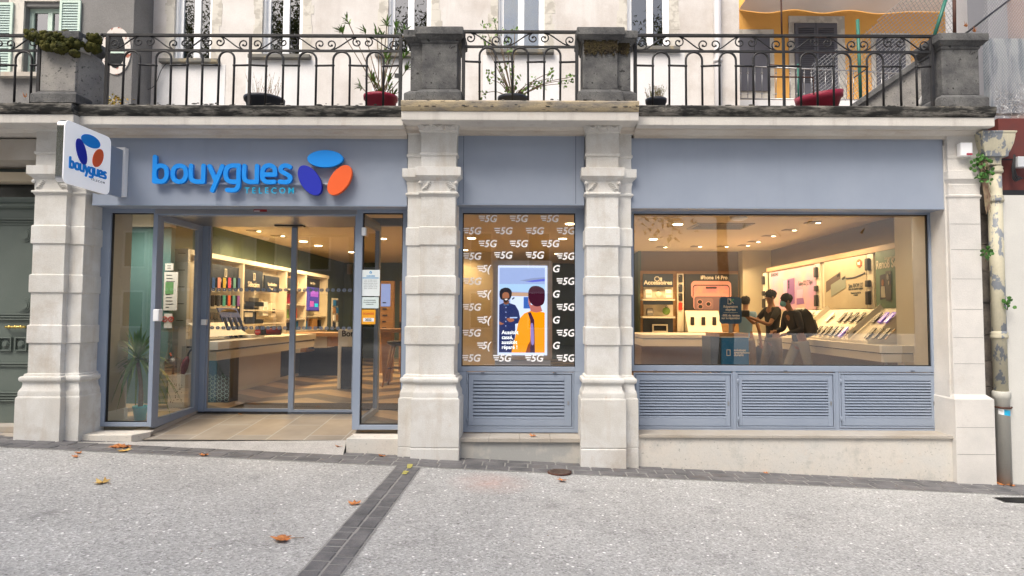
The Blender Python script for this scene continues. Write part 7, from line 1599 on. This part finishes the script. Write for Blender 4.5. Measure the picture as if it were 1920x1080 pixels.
tag(m.build('dry_tendrils', M['twig_pale'], None), 'brown dry tendrils tangled beside the drainpipe below the ivy', 'dry plant')
# ================================================================== DRY LEAVES on the pavement
MAPLE = [(0,-.5),(.05,-.12),(.34,-.30),(.26,-.10),(.55,-.02),(.36,.12),(.50,.38),(.24,.30),(.18,.36),(0,.62),(-.18,.36),(-.24,.30),(-.50,.38),(-.36,.12),(-.55,-.02),(-.26,-.10),(-.34,-.30),(-.05,-.12)]
def dry_leaf(u, v, size, rot, label, mt='leafdry', curl=.3, zoff=.0, seed=0, gy=None):
    rd = random.Random(seed+int(u)); x, y, z = onG(u, v) if gy is None else gy
    size *= 1.35; curl *= 2.2; m = MB(); c, s_ = math.cos(rot), math.sin(rot); q1, q2 = rd.uniform(-1, 1), rd.uniform(-1, 1)
    vs = [(0, 0, .012*size/.1)]
    for (a, b) in MAPLE:
        a, b = a*size*rd.uniform(.85, 1.1), b*size*rd.uniform(.85, 1.1); h = .004+curl*(a*a+b*b)/size*rd.uniform(.3, 1.3)+.12*(q1*a+q2*b)*.5+abs(.12*(q1*a+q2*b))*.5
        vs.append((a*c-b*s_, a*s_+b*c, h))
    n = len(MAPLE); m.add(vs, [(0, 1+i, 1+(i+1) % n) for i in range(n)]); o = m.build('dry_leaf', M[mt], None, local=True); o.location = (x, y, z+zoff+.003)
    sm_ = MB(); sm_.tube([(0, 0, .014), (c*0-(-.5*size)*s_, -.5*size*c, .008), (-(-.85*size)*s_, -.85*size*c, .004)], .0018*size/.1, 4); sm_.build('leaf_stalk', M['twig'], o, local=True)
    return tag(o, label, 'leaf', 'dry leaves on the pavement')
dry_leaf(533, 1014, .105, 1.9, 'big orange leaf at the bottom, left of the crossing sett strip'); dry_leaf(665, 947, .075, .3, 'orange leaf just left of the crossing sett strip')
dry_leaf(192, 907, .09, 1.2, 'pale yellow leaf on the open pavement at the left', 'leafyellow'); dry_leaf(1055, 903, .07, 2.2, 'orange leaf just below the round manhole cover')
dry_leaf(218, 841, .11, .4, 'large orange leaf, left one of the heap on the sett gutter'); dry_leaf(236, 840, .10, 2.4, 'orange leaf, right one of the heap on the sett gutter'); dry_leaf(232, 847, .09, 4, 'yellow brown leaf lying in front of the heap on the gutter', 'leafyellow')
dry_leaf(148, 851, .05, 1, 'small brown leaf below the left sign, upper of two'); dry_leaf(143, 858, .05, 2, 'small brown leaf below the left sign, lower of two')
dry_leaf(384, 855, .065, 2.8, 'orange leaf below the entrance, left of its middle'); dry_leaf(503, 845, .045, .6, 'small orange leaf on the gutter below the entrance tiles'); dry_leaf(718, 857, .06, 1.4, 'brown leaf on the gutter by the right entrance step block')
dry_leaf(1437, 889, .045, .5, 'small orange leaf on the gutter under the big window')
zz = .15
dry_leaf(0, 0, .06, 1, 'orange leaf on the concrete apron in front of the tiles', gy=(*onZ(475, 827, .205), .205)); dry_leaf(0, 0, .06, 2, 'orange leaf on the apron beside the right step block', gy=(*onZ(637, 840, .17), .175), seed=3)
dry_leaf(0, 0, .045, 2, 'tiny brown leaf on the tiles before the sliding doors', gy=(*onZ(451, 779, .33), .335), seed=4)
dry_leaf(0, 0, .055, .8, 'brown leaf on the stone sill of the middle window', gy=(onY(1000, 814, .10)[0], .05, zs*0+onY(975, 822, -.03)[1]), seed=5)
for k, (u, v, nm) in enumerate(((1868, 908, 'first'), (1880, 911, 'second'), (1895, 912, 'third'))): dry_leaf(u, v, .06, k*1.3, f'brown leaf at the foot of the drainpipe, {nm} from the left')
for (u, v, nm) in ((1812, 52, 'upper'), (1828, 62, 'lower')):
    x, z = onY(u, v, -.1); dry_leaf(0, 0, .035, 1.0, f'orange leaf caught on the right end pedestal, {nm} one', gy=(x, -.1, z), curl=2, seed=int(u))
for (u, v, nm) in ((44, 183, 'left'),):
    x, z = onY(u, v, -.19); dry_leaf(0, 0, .028, 1.0, 'brown leaf caught in the railing at the left edge', gy=(x, -.17, z), curl=2, seed=int(u))
rd = random.Random(77); m = MB()
for k in range(150):
    x = rd.uniform(-4.6, 4.9); y = rd.uniform(-3.4, -.05) if rd.random() < .5 else rd.uniform(-.5, -.05); s_ = rd.uniform(.003, .010); z = gz(x)+.008+(.006 if y > -.43 else 0); a = rd.uniform(0, 6.28)
    m.add([(x+s_*math.cos(a), y+s_*math.sin(a), z), (x-s_*math.sin(a), y+s_*math.cos(a), z+.003), (x-s_*math.cos(a)*1.5, y-s_*math.sin(a), z)], [(0,1,2)])
tag(m.build('leaf_litter', M['twig'], None), 'fine crumbs of leaf and grit scattered over the pavement', 'litter', kind='stuff')
# manhole cover, drain grate, yellow paint mark
x, y, z = onG(1049, 887); mh = thing('manhole_cover', 'small round brown iron manhole cover by the gutter in front of the middle bay', 'manhole cover', (x, y, z))
m = MB(); m.lathe([(.118, z-.0), (.118, z+.014), (.108, z+.016)], x, y, 32); m.build('rim', M['rust'], mh); m = MB(); m.lathe([(.105, z+.006), (.105, z+.0165), (.0, z+.018)], x, y, 32)
for k in range(-3, 4): w_ = math.sqrt(max(0, .095**2-(k*.026)**2)); m.box(x-w_, x+w_, y+k*.026-.005, y+k*.026+.005, z+.017, z+.021)
m.build('lid', mat('worn brown iron', (.085,.055,.045), .7, col2=(.14,.10,.08), vs=20, grain=.1), mh)
x, y, z = onG(1903, 940); m = MB(); m.box(x-.14, x+.4, y-.06, y+.10, z-.02, z+.008); dgq = m.build('drain_grate', M['dark'], None); tag(dgq, 'dark drain cover cut by the right edge of the picture', 'drain cover')
m = MB()
for k in range(6): m.box(x-.12, x+.4, y-.045+.025*k, y-.037+.025*k, z+.0085, z+.013)
m.build('bar', M['black'], dgq)
yp = MB(); rd = random.Random(3)
for (u0, v0, u1, v1) in ((770, 873, 766, 881), (763, 886, 758, 890), (760, 890, 756, 892)):
    a, b = Vector(onG(u0, v0)), Vector(onG(u1, v1)); d = (b-a); s_ = Vector((d.y, -d.x, 0)).normalized()*.025; pts = [a-s_*.8, a+s_*1.2, a.lerp(b, .5)+s_, b+s_*.5, b-s_*.7, a.lerp(b, .5)-s_]
    yp.add([(p.x, p.y, gz(p.x)+.0155) for p in pts], [tuple(range(6))])
tag(yp.build('paint_mark', mat('yellow spray paint', (.50,.45,.08), .8, col2=(.3,.28,.12), vs=30), None), 'yellow spray paint mark on the top of the crossing sett strip', 'paint mark')
# ================================================================== PEOPLE inside
def skin_mesh(nodes, edges, name, mt, parent, sub=2):
    me = bpy.data.meshes.new(name); me.from_pydata([n_[0] for n_ in nodes], edges, []); o = bpy.data.objects.new(name, me); COL.objects.link(o)
    sk = o.modifiers.new('s', 'SKIN'); sk.use_smooth_shade = True; sv = me.skin_vertices[0].data
    for i, n_ in enumerate(nodes): r = n_[1]; sv[i].radius = r if isinstance(r, tuple) else (r, r)
    sv[0].use_root = True; ss = o.modifiers.new('u', 'SUBSURF'); ss.levels = sub; ss.render_levels = sub
    dg_ = bpy.context.evaluated_depsgraph_get(); m2 = bpy.data.meshes.new_from_object(o.evaluated_get(dg_)); bpy.data.objects.remove(o)
    m2.materials.clear(); m2.materials.append(mt)
    for p in m2.polygons: p.use_smooth = True
    q = bpy.data.objects.new(name, m2); COL.objects.link(q); q.parent = parent; return q
skinm = mat('brown skin', (.30,.15,.09), .55); hairm = mat('dark hair', (.012,.010,.009), .8)
def person(label, loc, rz, H_, shirt, trousers, lean=0.0, armL=None, armR=None, stride=.12, mask=None, long_=False):
    """local frame: faces -y; arms given as (elbow, hand)"""
    t = thing('person', label, 'person', loc, rz); k = H_/1.75
    P = lambda x, y, z: (x*k, (y-lean*max(0, z-.95))*k, z*k-(lean*lean*max(0, z-.95)*.5)*k)
    aL = armL or ((-.26, .02, 1.12), (-.27, -.08, .88)); aR = armR or ((.26, .02, 1.12), (.27, -.08, .88))
    def hand(w_, d): return [(P(w_[0]+d*.00, w_[1]-.03, w_[2]-.05), .024)]
    N = [(P(0, 0, .95), (.12*k, .09*k)), (P(0, 0, 1.15), (.115*k, .085*k)), (P(0, 0, 1.36), (.14*k, .09*k)), (P(0, 0, 1.47), .055*k), (P(0, -.01, 1.54), .05*k), (P(0, -.03, 1.60), (.062*k, .072*k)), (P(0, -.015, 1.68), (.075*k, .088*k)),
         (P(-.17, 0, 1.42), .048*k), (P(*aL[0]), .036*k), (P(*aL[1]), .026*k), (P(.17, 0, 1.42), .048*k), (P(*aR[0]), .036*k), (P(*aR[1]), .026*k),
         (P(-.10, 0, .88), .08*k), (P(-.11, -stride, .48), .055*k), (P(-.11, -stride*.6, .09), .038*k), (P(-.11, -stride*.6-.13, .03), .032*k),
         (P(.10, 0, .88), .08*k), (P(.11, stride*.4, .48), .055*k), (P(.11, stride*1.6, .10), .038*k), (P(.11, stride*1.6-.13, .03), .032*k)]
    E = [(0,1),(1,2),(2,3),(3,4),(4,5),(5,6),(2,7),(7,8),(8,9),(2,10),(10,11),(11,12),(0,13),(13,14),(14,15),(15,16),(0,17),(17,18),(18,19),(19,20)]
    for (w_, sd_) in ((9, -1), (12, 1)):
        hx = Vector(N[w_][0]); el = Vector(N[w_-1][0]); d = (hx-el).normalized(); s_ = d.cross(Vector((0, 0, 1)) if abs(d.z) < .9 else Vector((0, 1, 0))).normalized()
        N.append((tuple(hx+d*.07*k), (.034*k, .018*k))); pi = len(N)-1; E.append((w_, pi))
        for f, (o_, ln) in enumerate(((-.030, .065), (-.010, .078), (.010, .074), (.029, .058))): N.append((tuple(hx+d*(.08+ln)*k+s_*o_*k+Vector((0, 0, -.018*k))), .0085*k)); E.append((pi, len(N)-1))
        N.append((tuple(hx+d*.07*k+s_*-.055*sd_*k+Vector((0, 0, .02*k))), .011*k)); E.append((pi, len(N)-1))
    b = skin_mesh(N, E, 'body', skinm, t)
    hc = Vector(P(0, -.02, 1.66))
    f = MB(); f.ball(tuple(hc+Vector((0, -.088*k, -.035*k))), .014*k, 6, sz=1.4); f.build('nose', skinm, t, local=True)
    for sx_ in (-1, 1): f = MB(); f.ball(tuple(hc+Vector((sx_*.028*k, -.078*k, -.005*k))), .009*k, 6); f.build('eye', M['dark'], t, local=True); f = MB(); f.ball(tuple(hc+Vector((sx_*.078*k, .0, -.02*k))), .02*k, 6, sx=.4, sz=1.3); f.build('ear', skinm, t, local=True)
    f = MB(); f.box(hc.x-.02*k, hc.x+.02*k, hc.y-.084*k, hc.y-.078*k, hc.z-.072*k, hc.z-.064*k); f.build('mouth', mat('lips', (.25,.08,.06), .5), t, local=True)
    h = MB(); h.ball(tuple(hc+Vector((0, .018*k, .032*k))), .092*k, 10, sz=1.0, sy=1.05)
    rd = random.Random(int(H_*100))
    for q in range(90): v = rv(rd).normalized(); v.z = abs(v.z); h.ball(tuple(hc+Vector((0, .018*k, .032*k))+v*.088*k), .016*k, 3)
    h.build('hair', hairm, t, local=True)
    e = .014*k
    def fat(i, a=e): r = N[i][1]; return (N[i][0], (r[0]+a, r[1]+a) if isinstance(r, tuple) else r+a)
    sl = lambda i, j, f_: (tuple(Vector(N[i][0]).lerp(Vector(N[j][0]), f_)), .05*k)
    S = [(P(0, 0, .86), (.150*k, .118*k)), (P(0, 0, 1.02), (.142*k, .110*k)), fat(1, .02*k), fat(2, .018*k), (N[3][0], .062*k), fat(7, .02*k), (sl(7, 8, .7) if not long_ else fat(8, .02*k)), fat(10, .02*k), (sl(10, 11, .7) if not long_ else fat(11, .02*k))]; SE = [(0,1),(1,2),(2,3),(3,4),(3,5),(5,6),(3,7),(7,8)]
    if long_: S += [(N[9][0], .036*k), (N[12][0], .036*k)]; SE += [(6,9),(8,10)]
    skin_mesh(S, SE, 'shirt', shirt, t)
    T = [(P(0, 0, .98), (.13*k, .10*k)), fat(13), fat(14), (N[15][0], .055*k), fat(17), fat(18), (N[19][0], .055*k)]; skin_mesh(T, [(0,1),(1,2),(2,3),(0,4),(4,5),(5,6)], 'trousers', trousers, t)
    for i in (16, 20): sh_ = MB(); c = Vector(N[i][0]); sh_.ball((c.x, c.y+.05*k, .045*k), .06*k, 8, sx=.8, sy=2.1, sz=.72); sh_.build('shoe', M['black'], t, local=True)
    if mask: mk = MB(); mk.ball(tuple(hc+Vector((0, -.052*k, -.055*k))), .055*k, 8, sx=1.1, sz=.95); mk.build('face_mask', mask, t, local=True)
    return t, P, k
dkshirt = mat('charcoal t-shirt', (.022,.022,.026), .85, col2=(.03,.03,.035), vs=6); khaki = mat('khaki trousers', (.17,.12,.07), .85); greyt = mat('grey trousers', (.26,.24,.22), .85); jack = mat('dark grey jacket', (.035,.035,.045), .8)
x1, _ = onY(1449, 600, 3.7); p1_, P1, k1 = person('person in charcoal t-shirt filming with a black camera in the right bay', (x1, 3.7, ZF), R(-75), 1.60, dkshirt, khaki, .04, ((-.20, -.24, 1.18), (-.08, -.46, 1.30)), ((.22, -.22, 1.16), (.06, -.46, 1.28)))
cm = thing('camera', 'black video camera held by the person in charcoal t-shirt', 'camera', (0, 0, 0)); cpos = Matrix.Translation(p1_.location) @ Matrix.Rotation(R(-75), 4, 'Z') @ Vector(P1(0, -.56, 1.36)); cm.location = cpos; cm.rotation_euler = (0, 0, R(-75))
m = MB(); m.box(-.07, .07, -.06, .06, -.06, .05); m.build('body', M['black'], cm, local=True, bevel=.01); m = MB(); m.tube([(0, -.061, 0), (0, -.16, 0)], .045, 14); m.build('lens', M['black'], cm, local=True)
x2, _ = onY(1500, 600, 3.05); p2_, P2, k2 = person('person in dark jacket and blue face mask bending forward in the right bay', (x2, 3.05, ZF), R(-80), 1.55, jack, greyt, .34, ((-.22, -.12, 1.14), (-.12, -.34, 1.10)), ((.24, -.06, 1.14), (.12, -.30, 1.06)), .2, mat('light blue mask', (.16,.42,.52), .7), True)
bk_ = thing('backpack', 'black backpack on the back of the person in the blue mask', 'backpack', (0, 0, 0)); bk_.location = Matrix.Translation(p2_.location) @ Matrix.Rotation(R(-80), 4, 'Z') @ Vector(P2(0, .165, 1.02)); bk_.rotation_euler = (R(19), 0, R(-80))
m = MB(); m.loft([(-.13, .13, -.09, .09, 0), (-.15, .15, -.10, .11, .12), (-.15, .15, -.09, .10, .34), (-.10, .10, -.06, .06, .44)]); m.build('bag', M['black'], bk_, bevel=.03, local=True)
m = MB(); m.loft([(-.10, .10, .112, .15, .05), (-.10, .10, .112, .15, .22)]); m.build('pocket', jack, bk_, bevel=.015, local=True)
x3, _ = onY(1398, 600, 4.5); person('person in light blue shirt standing behind the blue plinth', (x3, 4.5, ZF), R(150), 1.52, mat('light blue shirt', (.16,.27,.42), .85), khaki)
# ================================================================== ACROSS THE STREET (seen only as reflections in the glass)
def tree(x, y, H_, seed, label):
    rd = random.Random(seed); t = thing('plane_tree', label, 'tree', (x, y, gz(x)), 0, 'plane trees across the street'); tr = MB(); z0 = gz(x)
    tr.tube(smooth_path([(x, y, z0-.2), (x+.1, y, z0+2), (x-.1, y+.1, z0+5), (x, y, z0+H_*.8)], 5), [.30-.012*k for k in range(16)], 10); br_ = []
    for k in range(27):
        a = rd.uniform(0, 6.28); zb = z0+rd.uniform(5.0, H_*.78); e = Vector((x+math.cos(a)*rd.uniform(1.6, 4.0), y+math.sin(a)*rd.uniform(1.4, 3), zb+rd.uniform(1, 4.2))); b = Vector((x, y, zb)); tr.tube(smooth_path([b, b.lerp(e, .5)+Vector((0, 0, .3)), e], 3), [.11, .10, .08, .07, .06, .05, .03], 6); br_.append(e); br_.append(b.lerp(e, .6))
    tr.build('trunk', mat('mottled bark', (.24,.22,.17), .9, col2=(.12,.11,.08), vs=6, vlo=.5, vhi=.55), t); m = MB()
    for e in br_:
        for j in range(4):
            c = e+rv(rd)*1.3
            for q in range(80): p = c+Vector((rd.gauss(0, .6), rd.gauss(0, .6), rd.gauss(0, .5))); leaf_quad(m, p, rv(rd), rv(rd), rd.uniform(.22, .34), .24, .1, 1)
    m.build('crown', mat('plane tree leaf', (.09,.13,.025), .7, col2=(.20,.17,.03), vs=1.5), t); return t
tA = tree(-7.0, -16.0, 23, 1, 'plane tree across the street, facing the entrance'); tB = tree(6.8, -15.5, 22, 3, 'plane tree across the street, rightmost')
for src, x, y, a, lb_ in ((tA, -14.0, -16.5, 1.3, 'plane tree across the street, second from the left'), (tB, -21.0, -16.0, 2.2, 'plane tree across the street, leftmost')):
    q = copy_tree(src); q.location = (x, y, gz(x)); q.rotation_euler = (0, 0, a); q['label'] = lb_
ob = thing('opposite_building', 'pale four storey building across the street', 'building', (0, -27, 0)); m = MB(); m.box(-26, 3, -35, -27, -1, 13.5); m.build('wall', M['stucco_cream'], ob)
m = MB(); m.box(-26.3, 3.3, -35.3, -26.7, 13.501, 14.1); m.build('cornice', M['stone'], ob)
for i in range(9):
    for j in range(4):
        xx = -24.5+3.1*i; zz = .8+3.2*j; m = MB(); m.frame(xx-.62, xx+.62, zz, zz+2, -26.999, -26.9, .09); w_ = m.build('window', M['white'], ob); m = MB(); m.box(xx-.53, xx+.53, -26.999, -26.96, zz+.09, zz+1.91); m.build('pane', M['darkglass'], w_)
